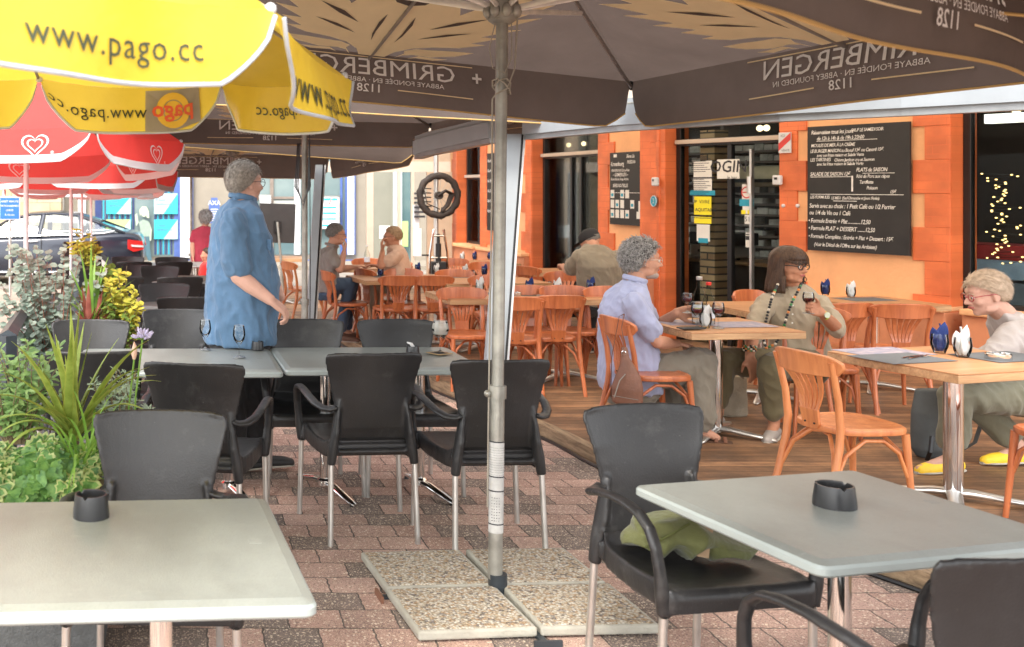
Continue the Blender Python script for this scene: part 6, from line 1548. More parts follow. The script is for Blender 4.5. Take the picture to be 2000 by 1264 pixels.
for k, x, y, lb in ((1, 1835, 690, 'tumbler with a dark blue napkin on the right hand table'), (0, 1880, 698, 'tumbler with a leaning white napkin next to the blue one'),
    (0, 1378, 640, 'tumbler with a tall white napkin between the two seated people'), (0, 1662, 582, 'tumbler with a white napkin on the table under the big slate'), (1, 1612, 577, 'tumbler with a dark napkin just behind the shoulder of the woman with the necklace'),
    (0, 937, 572, 'tumbler with a white napkin just left of the parasol pole'), (1, 1034, 574, 'tumbler with a blue napkin just right of the white awning post'), (0, 1088, 574, 'white napkin tumbler in the middle of the long laid table'), (1, 1154, 572, 'blue napkin tumbler by the shoulder of the blue shirted man'),
    (1, 743, 540, 'blue napkin tumbler at the left end of the left laid table'), (0, 778, 537, 'white napkin tumbler on the left laid table'), (1, 816, 534, 'blue napkin tumbler at the right of the left laid table'), (0, 853, 536, 'white napkin tumbler below the old wheel'),
    (0, 908, 538, 'white napkin tumbler in the middle of the middle table'), (1, 946, 538, 'blue napkin tumbler beside the parasol pole on the middle table'),
    (0, 903, 509, 'white napkin tumbler on the back corner table'), (1, 927, 508, 'blue napkin tumbler on the back corner table'), (1, 956, 507, 'blue napkin tumbler at the back table, touching the parasol pole')):
    put_t(k, x, y, lb, ZT_, 1.15 if x > 1800 else 1.05 if y > 560 else .95)
# placemats
m_mat = M('placemat', (.11,.12,.13), .7); m_mat2 = M('printed_mat', (.42,.34,.36), .7, c2=(.15,.17,.25), vs=18)
for i, (x, y, mt, rz, lb) in enumerate(((1760, 700, m_mat, 14, 'dark paper placemat on the right hand table'), (1725, 688, m_mat2, 14, 'printed paper placemat at the back of the right hand table'), (1960, 697, m_mat, 14, 'dark placemat in front of the old woman'), (1440, 634, m_mat2, 5, 'printed placemat in front of the woman with the necklace'), (1345, 630, m_mat2, 5, 'printed placemat in front of the blue shirted man'),
    (915, 573, m_mat, 4, 'dark placemat at the left end of the long laid table'), (1010, 575, m_mat, 4, 'dark placemat just right of the parasol pole'), (1120, 575, m_mat, 4, 'dark placemat at the right of the long laid table'), (1690, 585, m_mat, 8, 'dark placemat on the table under the big slate'), (760, 540, m_mat, 8, 'dark placemat on the left laid table'), (905, 541, m_mat, 6, 'dark placemat on the middle table'))):
    D = dep(y, ZT_+.002); p = at(x, y, D); e = empty('placemat', p, R(rz), lb, 'placemat', 'paper placemats'); mb = MB(); mb.b2((-.19, -.13, .0005), (.19, .13, .0016)); mb.build('sheet', mt, e, smooth=False)
# cutlery
def cutlery(x, y, rz, lb):
    p = at(x, y, dep(y, ZT_+.004)); e = empty('cutlery', p, R(rz), lb, 'cutlery', 'knives and forks on the placemats')
    mb = MB(); mb.tube([(-.1, .012, .004), (-.02, .012, .005), (.02, .012, .004), (.1, .012, .003)], [(.006, .003), (.004, .002), (.008, .0015), (.004, .001)], 8); mb.build('knife', m_chrome, e)
    mb = MB(); mb.tube([(-.1, -.015, .004), (.03, -.015, .005), (.05, -.015, .004), (.09, -.015, .008)], [(.006, .003), (.003, .002), (.010, .0015), (.009, .001)], 8); mb.build('fork', m_chrome, e)
cutlery(1788, 698, 30, 'knife and fork lying on the dark mat of the right hand table'); cutlery(926, 572, 10, 'knife and fork at the left end of the long table'); cutlery(1125, 575, -10, 'knife and fork right of the white napkin on the long table'); cutlery(790, 539, 15, 'cutlery on the left laid table')
cutlery(1060, 576, 30, 'cutlery beside the blue napkin on the long table')
# metal ashtrays / candle holders
for x, y, lb in ((1950, 703, 'round chrome ashtray on the right hand table'), (1011, 578, 'small round metal dish on the long table by the awning post')):
    p = at(x, y, dep(y, ZT_)); e = empty('metal_dish', p, 0, lb, 'ashtray'); r = .055 if x > 1500 else .03
    mb = MB(); mb.lathe([(r*.95, 0), (r, .004), (r*.98, .03), (r*.9, .032), (r*.88, .012), (0, .010)], 24); mb.build('bowl', m_chrome, e, ang=40)
    mb = MB(); mb.lathe([(0, .011), (r*.8, .0115), (r*.8, .014), (0, .014)], 20); mb.build('ash', m_ashc, e)
# bottles and wine on the couple's table
m_label = M('paper_label', (.55,.58,.62), .7); m_redcap = M('red_cap', (.65,.03,.02), .4)
def bottle(px, py, h, r, lb, cap=None, tint=None, z=ZT_):
    p = at(px, py, dep(py, z)); e = empty('bottle', p, 0, lb, 'bottle')
    mb = MB(); mb.lathe([(r*.92, 0), (r, .006), (r, h*.48), (r*.92, h*.58), (r*.50, h*.74), (r*.36, h*.80), (r*.36, h*.965), (r*.40, h*.97), (r*.40, h*.985), (r*.32, h*.985)], 24); mb.build('glass', tint or m_cglass, e, ang=60)
    if cap: mb = MB(); mb.lathe([(r*.42, h*.93), (r*.44, h*.935), (r*.44, h*1.0), (0, h*1.0)], 18); mb.build('cap', cap, e, ang=40)
    mb = MB(); mb.lathe([(r*1.005, h*.16), (r*1.01, h*.16), (r*1.01, h*.4), (r*1.005, h*.4)], 24); mb.build('label', m_label, e, ang=40)
    return e
bottle(1366, 634, .30, .042, 'clear glass water bottle with a metal cap between the two seated people', m_alu, glassM('bottle_glass', (.86,.90,.88), .10)); bottle(1384, 634, .265, .036, 'clear bottle with a red cap between the two seated people', m_redcap, glassM('bottle_glass', (.86,.90,.88), .10))
bottle(717, 518, .26, .038, 'clear plastic water bottle on the table of the couple who drink', m_white, glassM('bottle_glass', (.86,.90,.88), .10))
def winegl(px, py, lb, lev=.55, h=.155, r=.036, D=None):
    p = at(px, py, D or dep(py, ZT_)); return goblet(p, h, r, .45, .034, lb, m_wine, lev)
winegl(1362, 640, 'glass of red wine in front of the clear bottle'); winegl(1403, 641, 'glass of red wine nearest the woman with the necklace')
# bread basket, phone, round dark things
p = at(776, 528, dep(528, ZT_)); e = empty('bread_basket', p, 0, 'small wicker bread basket in front of the short haired woman', 'basket')
mb = MB(); [mb.tube([((.06+.012*k)*math.cos(a*PI/12), (.06+.012*k)*math.sin(a*PI/12), .01+.014*k) for a in range(24)], .008, 6, closed=True) for k in range(5)]; mb.build('wicker', M('wicker', (.42,.25,.10), .7, var=.3, vs=30), e)
mb = MB(); [mb.ell((.05*math.cos(a), .05*math.sin(a), .085), (.04, .03, .025), Matrix.Rotation(a, 4, 'Z'), 10, 6) for a in (0, 2.1, 4.2)]; mb.build('bread', M('bread', (.62,.40,.18), .8, var=.25, vs=30), e)
p = at(1350, 642, dep(642, ZT_+.002)); e = empty('phone', p, R(8), 'black phone lying at the near edge of the couple\'s table', 'phone'); mb = MB(); mb.b2((-.075, -.035, 0), (.075, .035, .008)); mb.build('body', m_black, e, smooth=False, bevel=.003); mb = MB(); mb.b2((-.07, -.031, .0081), (.07, .031, .0086)); mb.build('screen', m_slate, e, smooth=False)

# ================= old wheel ornament on its stand =================
p = at(857, 382, 13.2); zb = zg(13.2)+DK; e = empty('wheel_ornament', (p.x, p.y, zb), 0, 'rusty old wheel ornament on a post in the back corner of the terrace', 'ornament'); hz = p.z-zb
m_rust = M('rusty_iron', (.055,.038,.030), .7, metal=.3, c2=(.022,.018,.016), vs=14, bump=.6, bs=40)
mb = MB(); rw = 45/F*13.2; P_ = []
for k in range(36): a = 2*PI*k/36; q = rw*(.86+.015*math.sin(k*1.9)); P_.append((q*math.cos(a)*.95, 0, hz+q*math.sin(a)))
mb.tube(P_, [(rw*.15*(1+.12*math.sin(k*2.3)), rw*.12) for k in range(36)], 12, up=(0, 1, 0), closed=True); mb.build('rim', m_rust, e)
mb = MB()
for k in range(14): a = 2*PI*k/14+.1; mb.tube([(0, 0, hz), (rw*.8*math.cos(a), 0, hz+rw*.8*math.sin(a))], .003, 5)
mb.build('spokes', m_alud, e)
mb = MB(); mb.lathe([(0, -.04), (.05, -.04), (.05, .04), (0, .04)], 16, M=Matrix.Translation((0, 0, hz)) @ Matrix.Rotation(PI/2, 4, 'X')); mb.build('hub', m_rust, e)
mb = MB(); mb.tube([(-rw*.05, -.03, hz+.0), (rw*.25, -.05, hz+.06), (rw*.55, -.03, hz+.02), (rw*.35, -.03, hz-.12), (rw*.1, -.03, hz-.2)], [(.03, .02), (.05, .02), (.04, .02), (.03, .02), (.02, .02)], 8); mb.tube([(-.2, -.04, hz+.1), (-.16, -.05, hz-.1), (0, -.05, hz-.17)], .008, 6); mb.tube([(.05, 0, hz-.15), (.02, 0, hz-.3)], .02, 8)
for k in range(5): mb.tube([(-.24, -.02, hz+.09-.055*k), (-.1, -.02, hz+.085-.055*k)], .009, 6)
mb.build('gears', m_rust, e)
mb = MB(); mb.cyl((-.02, .06, 0), (-.02, .06, hz+.95), .03, n=12); mb.build('post', m_alu, e)
a = at(857, 500, 12.9); e = empty('trolley', (a.x, a.y, zg(a.y)+DK), 0, 'black trolley with a chrome tubular frame under the old wheel', 'trolley'); s_ = 12.9/F
mb = MB(); hT = H-(448-HY)*s_-e.location.z
for sx in (-1, 1): mb.tube([(sx*.13, 0, 0), (sx*.105, 0, hT*.75), (sx*.06, 0, hT)], .014, 8)
mb.tube([(-.085, 0, hT*.93), (.085, 0, hT*.93)], .012, 8); mb.tube([(-.11, 0, hT*.7), (.11, 0, hT*.7)], .012, 8); mb.build('frame', m_chrome, e)
mb = MB(); mb.b2((-.09, -.03, hT*.36), (.09, .1, hT*.66)); mb.build('box', m_black, e, smooth=False, bevel=.01)
mb = MB(); mb.cyl((0, .02, hT*.62), (0, .02, hT*.85), .035); mb.cyl((0, .02, hT*.85), (0, .02, hT*.95), .02); mb.build('lamp', m_black, e)

# ================= bags =================
m_olive = M('olive_cloth', (.105,.112,.034), .8, var=.10, vs=7, bump=.9, bs=22, sheen=.2)
p = at(1330, 1075, 3.30); p.z = .45
def fold(c, n): 
    q = Vector((c.x*9+c.z*4, c.y*5, c.z*14)); return .014*(1-2.2*abs(math.sin(q.x*1.3+q.z*.5+5*noise.noise(q*.45))))+.012*noise.noise(q*1.3)
mb = MB(); mb.loft([((-.20, .02, .05), .012, .02, 0, Matrix.Rotation(R(90), 4, 'Y')), ((-.17, .02, .06), .045, .07, 0, Matrix.Rotation(R(90), 4, 'Y')), ((-.08, 0, .075), .075, .12, 0, Matrix.Rotation(R(90), 4, 'Y')), ((.03, 0, .065), .07, .13, 0, Matrix.Rotation(R(90), 4, 'Y')), ((.13, 0, .05), .05, .11, 0, Matrix.Rotation(R(90), 4, 'Y')), ((.22, 0, .035), .028, .07, 0, Matrix.Rotation(R(90), 4, 'Y')), ((.27, 0, .03), .01, .03, 0, Matrix.Rotation(R(90), 4, 'Y'))], 24)
e = empty('folded_jacket', p, R(-8), 'crumpled olive green jacket with a tan strap on the seat of the nearest chair', 'jacket')
bake(mb, 'cloth', m_olive, e, vox=.006, sm=4, disp=fold); e.scale = (.86,)*3
mb = MB(); mb.tube([(.04, -.10, .02), (.05, -.09, .09), (.09, -.02, .125), (.13, .06, .10)], [(.003, .022)]*4, 8, up=(1, 0, 0)); mb.build('strap', M('tan_strap', (.40,.27,.16), .8), e)
mb = MB(); mb.tube([(-.15, -.085, .04), (-.07, -.115, .10), (.0, -.09, .135)], .004, 6); mb.build('seam', M('olive_seam', (.08,.09,.02), .8), e)
# brown sling bag hanging on the chair
m_leather = M('brown_leather', (.20,.085,.05), .5, var=.12, vs=14, bump=.3, bs=80)
p = at(1225, 742, 6.05); e = empty('sling_bag', p, R(-35), 'brown leather sling bag hanging from the back of the first bistro chair', 'bag'); s_ = 6.05/F
mb = MB(); mb.loft([((0, 0, -.145), .060, .03, 0), ((0, 0, -.13), .085, .04, 0), ((0, 0, -.05), .088, .045, 0), ((.005, 0, .02), .070, .04, 0), ((.0, 0, .08), .042, .028, 0), ((-.012, 0, .13), .025, .015, 0), ((-.016, 0, .19), .018, .010, 0)], 20)
bake(mb, 'body', m_leather, e, vox=.006, sm=3)
mb = MB(); mb.tube([(-.06, -.048, -.10), (-.03, -.052, .0), (.0, -.045, .04)], .003, 6); mb.tube([(-.07, -.05, -.09), (.07, -.05, -.10)], .002, 5); mb.build('zip', m_alud, e)
mb = MB(); mb.tube([(-.016, 0, .18), (-.03, .0, .30), (-.02, .02, .375), (-.05, .03, .36), (-.085, .0, .12), (-.09, 0, -.10), (-.05, 0, -.16)], [(.010, .002)]*7, 6); mb.build('strap', m_leather, e)
mb = MB(); mb.tube([(-.016+.012*math.cos(k*PI/6), -.012, .155+.012*math.sin(k*PI/6)) for k in range(12)], .002, 5, closed=True); mb.build('ring', m_chrome, e)
# beige tote under the couple's table
p = gp(1428, 812, DK); e = empty('tote_bag', p, R(8), 'beige canvas tote bag standing under the couple\'s table', 'bag')
mb = MB(); mb.loft([((0, 0, 0), .12, .06, 0), ((0, 0, .02), .125, .065, 0), ((0, 0, .16), .115, .05, 0), ((0, 0, .26), .12, .025, 0), ((0, 0, .27), .115, .01, 0)], 24); bake(mb, 'body', M('canvas', (.34,.29,.215), .9, bump=.4, bs=60), e, vox=.008, sm=2, disp=lambda c, n: .008*noise.noise(c*12))
mb = MB(); mb.tube([(-.07, -.02, .25), (-.05, -.03, .33), (.0, -.04, .35), (.05, -.03, .32), (.07, -.02, .25)], [(.012, .002)]*5, 6); mb.build('handle', M('canvas', ()), e)
# grey backpack by the old woman's feet
p = gp(1850, 900, DK); e = empty('backpack', p, R(10), 'dark grey backpack leaning behind the table column at the right', 'bag')
mb = MB(); mb.loft([((0, .1, 0), .09, .05, 0), ((0, .1, .05), .12, .08, 0), ((.0, .1, .25), .12, .07, 0), ((.0, .12, .38), .08, .04, 0)], 20); bake(mb, 'body', M('grey_canvas', (.08,.085,.085), .85), e, vox=.009, sm=3)
mb = MB(); mb.tube([(.08, .02, .03), (.16, -.02, .10), (.24, .0, .24), (.30, .03, .36)], [(.02, .003)]*4, 6); mb.build('strap', M('grey_canvas', ()), e)
mb = MB(); mb.tube([(-.1, .03, .0), (-.13, -.02, .06), (-.10, .0, .14)], .012, 6); mb.build('buckle', m_black, e)
# ================= people =================
def dirv(a, b): return (Vector(b)-Vector(a)).normalized()
def skinM(n, c): return M(n, c, .55, var=.06, vs=14, bump=.2, bs=90, spec=.25)
sk1 = skinM('skin_tan', (.52,.27,.18)); sk2 = skinM('skin_warm', (.47,.22,.13)); sk3 = skinM('skin_pale', (.56,.32,.24))
def clothM(n, c, **k): return M(n, c, .85, var=k.get('var', .09), vs=k.get('vs', 7), bump=k.get('bump', .75), bs=k.get('bs', 20), sheen=.15, stretch=(1, 1, .55))
def foldf(amp, fx=7, seed=0):
    def f(c, n):
        q = Vector((c.x*fx+seed, c.y*fx, c.z*fx*.8+c.x*4)); a = noise.noise(q); b = noise.noise(q*2.3+Vector((7, 1, 3)))
        r = (1-abs(a)*2.4); r2 = (1-abs(b)*2.6)
        return amp*1.7*(max(-.6, r)*.9+max(-.5, r2)*.55-.5)
    return f
def hand(mb, w, d, n, curl=.9, sd=1, s=1.0, grip=0):
    """palm with four fingers and a thumb; w wrist, d pointing direction, n palm normal"""
    d = Vector(d).normalized(); n = Vector(n); n = (n-d*n.dot(d)).normalized(); x = d.cross(n)*sd; w = Vector(w)
    for k in range(4):
        u = (k-1.5)*.019*s; mb.chain([(w+x*u*.6, .015*s), (w+d*.045*s+x*u*.9, .0145*s), (w+d*.085*s+x*u, .012*s)], n=8)
        L3 = [(.040, .025, .020), (.045, .029, .022), (.041, .027, .021), (.032, .020, .017)][k]
        p = w+d*.085*s+x*u; dd = d.copy(); pts = [(p, .0105*s)]
        for j, l in enumerate(L3):
            c_ = curl*(.45, .75, .6)[j]+.06*k; dd = (dd*math.cos(c_)+n*math.sin(c_)).normalized(); n2 = n; n = (n-dd*n.dot(dd)); n = n.normalized() if n.length > .05 else (-d)
            p = p+dd*l*s; pts.append((p, (.0095, .0088, .0075)[j]*s))
        mb.chain(pts, n=8); n = Vector(n2) if False else n
        n = (x.cross(d)*sd).normalized() if sd == 1 else (d.cross(x)).normalized()
        n = n if n.dot(n2) > -2 else n2
    n = (d.cross(x)) if False else n
    th0 = w+d*.025*s-x*.024*s; td = (d*.65-x*.75+n*.35).normalized(); t2 = (d*.85-x*.2+n*.5).normalized()
    mb.chain([(w+d*.012*s-x*.012*s, .015*s), (th0, .015*s), (th0+td*.035*s, .012*s), (th0+td*.035*s+t2*.030*s, .0095*s), (th0+td*.035*s+t2*.052*s, .0075*s)], n=8)
def headM(c, yaw, pitch=0, roll=0, s=1): return Matrix.Translation(c) @ Matrix.Rotation(R(yaw), 4, 'Z') @ Matrix.Rotation(R(pitch), 4, 'X') @ Matrix.Rotation(R(roll), 4, 'Y') @ Matrix.Scale(s, 4)
def head(mb, T):
    E = lambda c, r: mb.ell(c, r, T, 18, 12)
    E((0, -.018, .028), (.074, .094, .086)); E((0, .018, -.02), (.064, .072, .08)); E((0, .022, -.068), (.050, .058, .040)); E((0, .060, -.088), (.024, .022, .018))
    E((0, .062, .030), (.050, .026, .022)); 
    for s in (-1, 1):
        E((s*.036, .058, -.028), (.024, .026, .022)); E((s*.073, -.010, -.008), (.009, .020, .031)); E((s*.076, -.004, -.030), (.007, .011, .011)); E((s*.028, .074, .012), (.014, .009, .006))
        E((s*.045, .015, -.070), (.015, .035, .022))
    mb.chain([((0, .082, .012), .0085), ((0, .094, -.008), .0085), ((0, .104, -.026), .0125)], T, 10)
    for s in (-1, 1): E((s*.011, .092, -.030), (.008, .010, .007))
    E((0, .083, -.050), (.020, .010, .006)); E((0, .081, -.062), (.017, .010, .006))
def cap_hair(parent, T, mat, seed=1, grow=1.04, thick=.012, front=.50, low=-.62, rough_=.010, n_str=700, ln=.035, curl=0, wd=.0035, bald=False, base=True, lift=.3, mat2=None, mess=1.0):
    rr = random.Random(seed); c0 = Vector((0, -.016, .026)); ra = Vector((.079, .099, .093))*grow
    def lim(y): 
        if y < -.30: return low
        if y < .30: return lerp(low, .02, (y+.30)/.60)
        return lerp(.02, front, min(1, (y-.30)/.5))
    mb = MB(); N_, K_ = 40, 26; vs = []; idx = {}; fs = []
    for i in range(K_+1):
        a = PI*i/K_
        for j in range(N_):
            b = 2*PI*j/N_; u = Vector((math.sin(a)*math.cos(b), math.sin(a)*math.sin(b), math.cos(a)))
            k = 1+rough_*8*noise.noise(u*5+Vector((seed, 0, 0)))
            edge = u.z-lim(u.y); k -= .07*max(0, 1-max(0, edge)/.18)
            vs.append(c0+Vector((u.x*ra.x, u.y*ra.y, u.z*ra.z))*k)
    ok = lambda i, j: (lambda u: u.z > lim(u.y))(Vector((math.sin(PI*i/K_)*math.cos(2*PI*(j % N_)/N_), math.sin(PI*i/K_)*math.sin(2*PI*(j % N_)/N_), math.cos(PI*i/K_))))
    for i in range(K_):
        for j in range(N_):
            if ok(i+.5, j+.5) and not (bald and i < 5): fs.append((i*N_+j, (i+1)*N_+j, (i+1)*N_+(j+1) % N_, i*N_+(j+1) % N_))
    mb.add(vs, fs, T); 
    if base: o = mb.build('hair', mat, parent, ang=180)
    st = MB(); cnt = 0; up = (T.to_3x3() @ Vector((0, 0, 1))).normalized()
    while cnt < n_str:
        u = Vector((rr.gauss(0, 1), rr.gauss(0, 1), rr.gauss(0, 1))).normalized()
        if u.z < lim(u.y)+.02: continue
        if bald and u.z > .75: continue
        cnt += 1; p = c0+Vector((u.x*ra.x, u.y*ra.y, u.z*ra.z))*.99; nn = Vector((u.x/ra.x, u.y/ra.y, u.z/ra.z)).normalized()
        t_ = Vector((u.x*.6+rr.gauss(0, .25)*mess, -.55+rr.gauss(0, .3)*mess, -.55+rr.gauss(0, .2)*mess)); t_ = (t_-nn*t_.dot(nn)).normalized(); L_ = ln*rr.uniform(.6, 1.3)
        if curl:
            s_ = nn.cross(t_); r_ = curl*rr.uniform(.6, 1.3); ph = rr.uniform(0, 6.28); tn = rr.choice((-1, 1))*rr.uniform(5, 8); P_ = []
            for k in range(8):
                f = k/7; P_.append(p+nn*(.006+.016*f+r_*.8*math.cos(ph+f*tn))+t_*(L_*f)+s_*(r_*math.sin(ph+f*tn)))
            st.tube(P_, [wd*(1-.6*k/7) for k in range(8)], 4, M=T)
        else:
            P_ = [p, p+t_*L_*.5+nn*(L_*.18*lift*3), p+t_*L_+nn*(L_*.10*lift*3-.004)]; s_ = nn.cross(t_)*wd
            st.add([P_[0]-s_, P_[0]+s_, P_[1]+s_*.8, P_[1]-s_*.8, P_[2]], [(0, 1, 2, 3), (3, 2, 4)], T)
    o2 = st.build('hair_strands', mat2 or mat, parent, ang=80); o2['kind'] = 'stuff'
def glasses(parent, T, mat, r=.020, th=.0018, rx=1.25):
    mb = MB()
    for s in (-1, 1):
        mb.tube([(s*.032+r*rx*math.cos(k*PI/10), .094-.006*abs(math.cos(k*PI/10))*.5, .002+r*math.sin(k*PI/10)) for k in range(20)], th, 6, M=T, closed=True)
        mb.tube([(s*(.032+r*rx), .090, .006), (s*.074, .05, .008), (s*.080, -.01, .004), (s*.077, -.03, -.012)], th, 6, M=T)
    mb.tube([(-.010, .096, .004), (0, .100, .007), (.010, .096, .004)], th, 6, M=T); mb.build('glasses', mat, parent)
m_eye = M('eye_white', (.65,.62,.58), .2, var=0); m_iris = M('iris', (.05,.035,.02), .15, var=0); m_lip = M('lips', (.40,.11,.09), .5, var=0)
def face(parent, T, brow=None, lip=True):
    for s in (-1, 1):
        mb = MB(); mb.ell((s*.030, .0795, .000), (.0115, .008, .0065), T, 10, 7); e_ = mb.build('eye', m_eye, parent); mb = MB(); mb.ell((s*.030, .0865, .000), (.0048, .0025, .0048), T, 8, 6); mb.build('iris', m_iris, e_)
    if brow:
        mb = MB()
        for s in (-1, 1): mb.tube([(s*.014, .092, .018), (s*.030, .091, .023), (s*.046, .080, .019)], [(.002, .003)]*3, 6, M=T)
        mb.build('eyebrows', brow, parent)
    if lip: mb = MB(); mb.tube([(-.022, .084, -.055), (-.008, .0935, -.053), (.008, .0935, -.053), (.022, .084, -.055)], [(.003, .004), (.004, .0065), (.004, .0065), (.003, .004)], 8, M=T); mb.build('lips', m_lip, parent)
def person(lb, base, skin, hd, torso, arms, legs, shirt, trous, shoe, sleeve=.55, vox=.007, amp=.006, name='person', shirt_bottom=None, waist=None, shoes=True, tr=(.098, .078, .066, .062), seedf=0, bare_foot=False, cuffs=.9):
    base = Vector(base); w = lambda p: Vector(p)-base
    c, yaw, pitch, s = w(hd[0]), hd[1], hd[2], hd[3]; T = headM(c, yaw, pitch, 0, s)
    mb = MB(); head(mb, T); nk = T @ Vector((0, -.022, -.06)); rings = [(w(t[0]), t[1], t[2], R(t[3])) for t in torso]
    mb.chain([(nk, .052*s), (rings[0][0]+Vector((0, 0, -.01)), .055*s), (rings[1][0]+Vector((0, 0, -.04)), .06)], n=14)
    mb.loft([(r[0], r[1]*.86, r[2]*.86, r[3]) for r in rings[1:]], 20)
    for a in arms:
        S, E, Wr = w(a['s']), w(a['e']), w(a['w']); k = a.get('k', 1)
        mb.chain([(S, .050*k), (S.lerp(E, .5), .046*k), (E, .039*k), (E.lerp(Wr, .35), .040*k), (Wr, .026*k)], n=12)
        if a.get('hand', 1): hand(mb, Wr, a.get('d') or dirv(E, Wr), a.get('n', (0, 0, -1)), a.get('curl', .7), a.get('sd', 1), a.get('hs', 1))
    for l in legs:
        Hh, K_, A_, Tt = [w(q) for q in l]
        mb.chain([(Hh, .08), (K_, .05), (A_, .034)], n=12); mb.chain([(A_, .034), (A_+Vector((0, 0, -.02)), .032), (A_.lerp(Tt, .6)+Vector((0, 0, -.01)), .028), (Tt, .022)], n=10)
    body = bake(mb, name, skin, None, vox=vox*.85, sm=4); body.location = base; tag(body, lb, name, None); body['category'] = 'person'
    # shirt
    mb = MB(); mb.loft(rings, 28)
    for a in arms:
        S, E, Wr = w(a['s']), w(a['e']), w(a['w']); sl = a.get('sl', sleeve); k = a.get('k', 1)
        if sl <= 1: mb.chain([(S, .066*k), (S.lerp(E, sl*.55), .066*k), (S.lerp(E, sl), .070*k)], n=16)
        else: mb.chain([(S, .066*k), (S.lerp(E, .5), .063*k), (E, .058*k), (E.lerp(Wr, sl-1), .052*k)], n=16)
    sh = bake(mb, 'shirt', shirt, body, vox=vox, sm=5, disp=foldf(amp, 7, seedf))
    if .0695 < rings[0][1] < .0735 and yaw < 60:
        c_ = rings[0][0]; mb = MB(); P_ = []
        for k in range(24):
            a_ = 2*PI*k/24; x_, y_ = rings[0][1]*1.02*math.cos(a_), rings[0][2]*1.02*math.sin(a_); cy, sy = math.cos(rings[0][3]), math.sin(rings[0][3]); P_.append(c_+Vector((x_*cy-y_*sy, x_*sy+y_*cy, .012-.018*math.sin(a_))))
        mb.tube(P_, [(.006, .016)]*24, 8, closed=True); mb.build('collar', shirt, body)
    if trous:
        mb = MB(); hips = waist or rings[-1]
        mb.loft([(hips[0]+Vector((0, 0, .05)), hips[1]*.82, hips[2]*.82, hips[3]), (hips[0]+Vector((0, 0, -.02)), hips[1]*.88, hips[2]*.88, hips[3]), (hips[0]+Vector((0, 0, -.08)), hips[1]*.7, hips[2]*.7, hips[3])], 24)
        for l in legs:
            Hh, K_, A_, Tt = [w(q) for q in l]; C_ = K_.lerp(A_, cuffs)
            mb.chain([(Hh, tr[0]), (Hh.lerp(K_, .5), lerp(tr[0], tr[1], .5)), (K_, tr[1]), (K_.lerp(C_, .5), tr[2]), (C_, tr[3])], n=18)
        bake(mb, 'trousers', trous, body, vox=vox, sm=4, disp=foldf(amp*.9, 6, seedf+5))
    if shoe:
        for l in legs:
            A_, Tt = w(l[2]), w(l[3]); d = Tt-A_; d.z = 0; d.normalize(); z0 = Tt.z-.025
            hl = Vector((A_.x, A_.y, z0))-d*.035; mb = MB(); mb.chain([(hl+Vector((0, 0, .035)), .036), (hl+d*.10+Vector((0, 0, .032)), .040), (hl+d*.20+Vector((0, 0, .024)), .036), (hl+d*.24+Vector((0, 0, .02)), .028)], n=12)
            o = bake(mb, 'shoe', shoe, body, vox=.007, sm=3)
            for v in o.data.vertices: v.co.z = max(v.co.z, z0+.002)
            mb = MB(); mb.tube([hl-d*.035+Vector((0, 0, .008)), hl+d*.0+Vector((0, 0, .008)), hl+d*.12+Vector((0, 0, .008)), hl+d*.21+Vector((0, 0, .008)), hl+d*.265+Vector((0, 0, .008))], [(.022, .009), (.038, .010), (.044, .010), (.040, .010), (.014, .009)], 14); mb.build('sole', m_sole, o)
    return body, T
J = at
m_sole = M('shoe_sole', (.42,.38,.32), .8)
def HM(*a, **k): return M(*a, spec=.18, **k)
m_hgrey = HM('hair_grey', (.22,.20,.18), .6, c2=(.11,.10,.09), vs=60, var=.3); m_hgreyl = HM('hair_grey_light', (.42,.37,.31), .55, c2=(.20,.17,.145), vs=70); m_hwht = HM('hair_white', (.60,.46,.34), .6, c2=(.36,.27,.19), vs=50); m_hsaltd = HM('hair_salt_dark', (.14,.13,.125), .6); m_hsalt = HM('hair_salt', (.52,.50,.47), .5, c2=(.13,.12,.115), vs=55)
m_hbr = HM('hair_brown', (.095,.055,.035), .40, c2=(.03,.018,.013), vs=40, stretch=(3, 3, .4)); m_hblond = HM('hair_sandy', (.42,.27,.15), .6, c2=(.25,.16,.09), vs=50)
m_gl = M('spectacle_frame', (.02,.02,.02), .3); m_glr = M('spectacle_red', (.35,.02,.03), .3)
# --- standing man ---
D = 5.95; b = J(470, 366, D); b.z = 0
den = clothM('denim_shirt', (.085,.165,.27), var=.16, vs=9); blk_ = clothM('black_trousers', (.018,.018,.02)); m_shoe = M('black_shoe', (.02,.018,.017), .5)
Y = -68
rg = [(J(474, 390, D), .072, .075, Y), (J(471, 402, D), .135, .095, Y), (J(469, 418, D), .195, .120, Y), (J(469, 450, D), .215, .150, Y), (J(472, 500, D), .220, .178, Y), (J(474, 550, D), .225, .20, Y), (J(472, 600, D), .232, .205, Y), (J(469, 640, D), .236, .200, Y), (J(468, 668, D), .236, .196, Y)]
bd, T = person('standing man in a blue denim shirt seen from behind, hand at his hip', b, sk3, (J(480, 357, D), -62, -2, 1.02), rg,
  [dict(s=J(456, 432, 5.77), e=J(466, 540, 5.74), w=J(528, 586, 5.68), sl=.78, k=1.18, d=(.8, .1, -.6), n=(-.5, .3, -.6), curl=.9, sd=-1, hs=1.1), dict(s=J(486, 430, 6.14), e=J(520, 520, 6.2), w=J(548, 580, 6.1), sl=.7, k=1.1, hand=0)],
  [(J(452, 690, 5.9), J(450, 800, 5.9), V(b.x-.06, 5.88, .09), V(b.x+.08, 5.93, .03)), (J(492, 690, 5.98), J(496, 800, 5.95), V(b.x+.085, 5.95, .09), V(b.x+.22, 5.98, .03))], den, blk_, m_shoe, amp=.007, tr=(.12, .10, .09, .085), seedf=3)
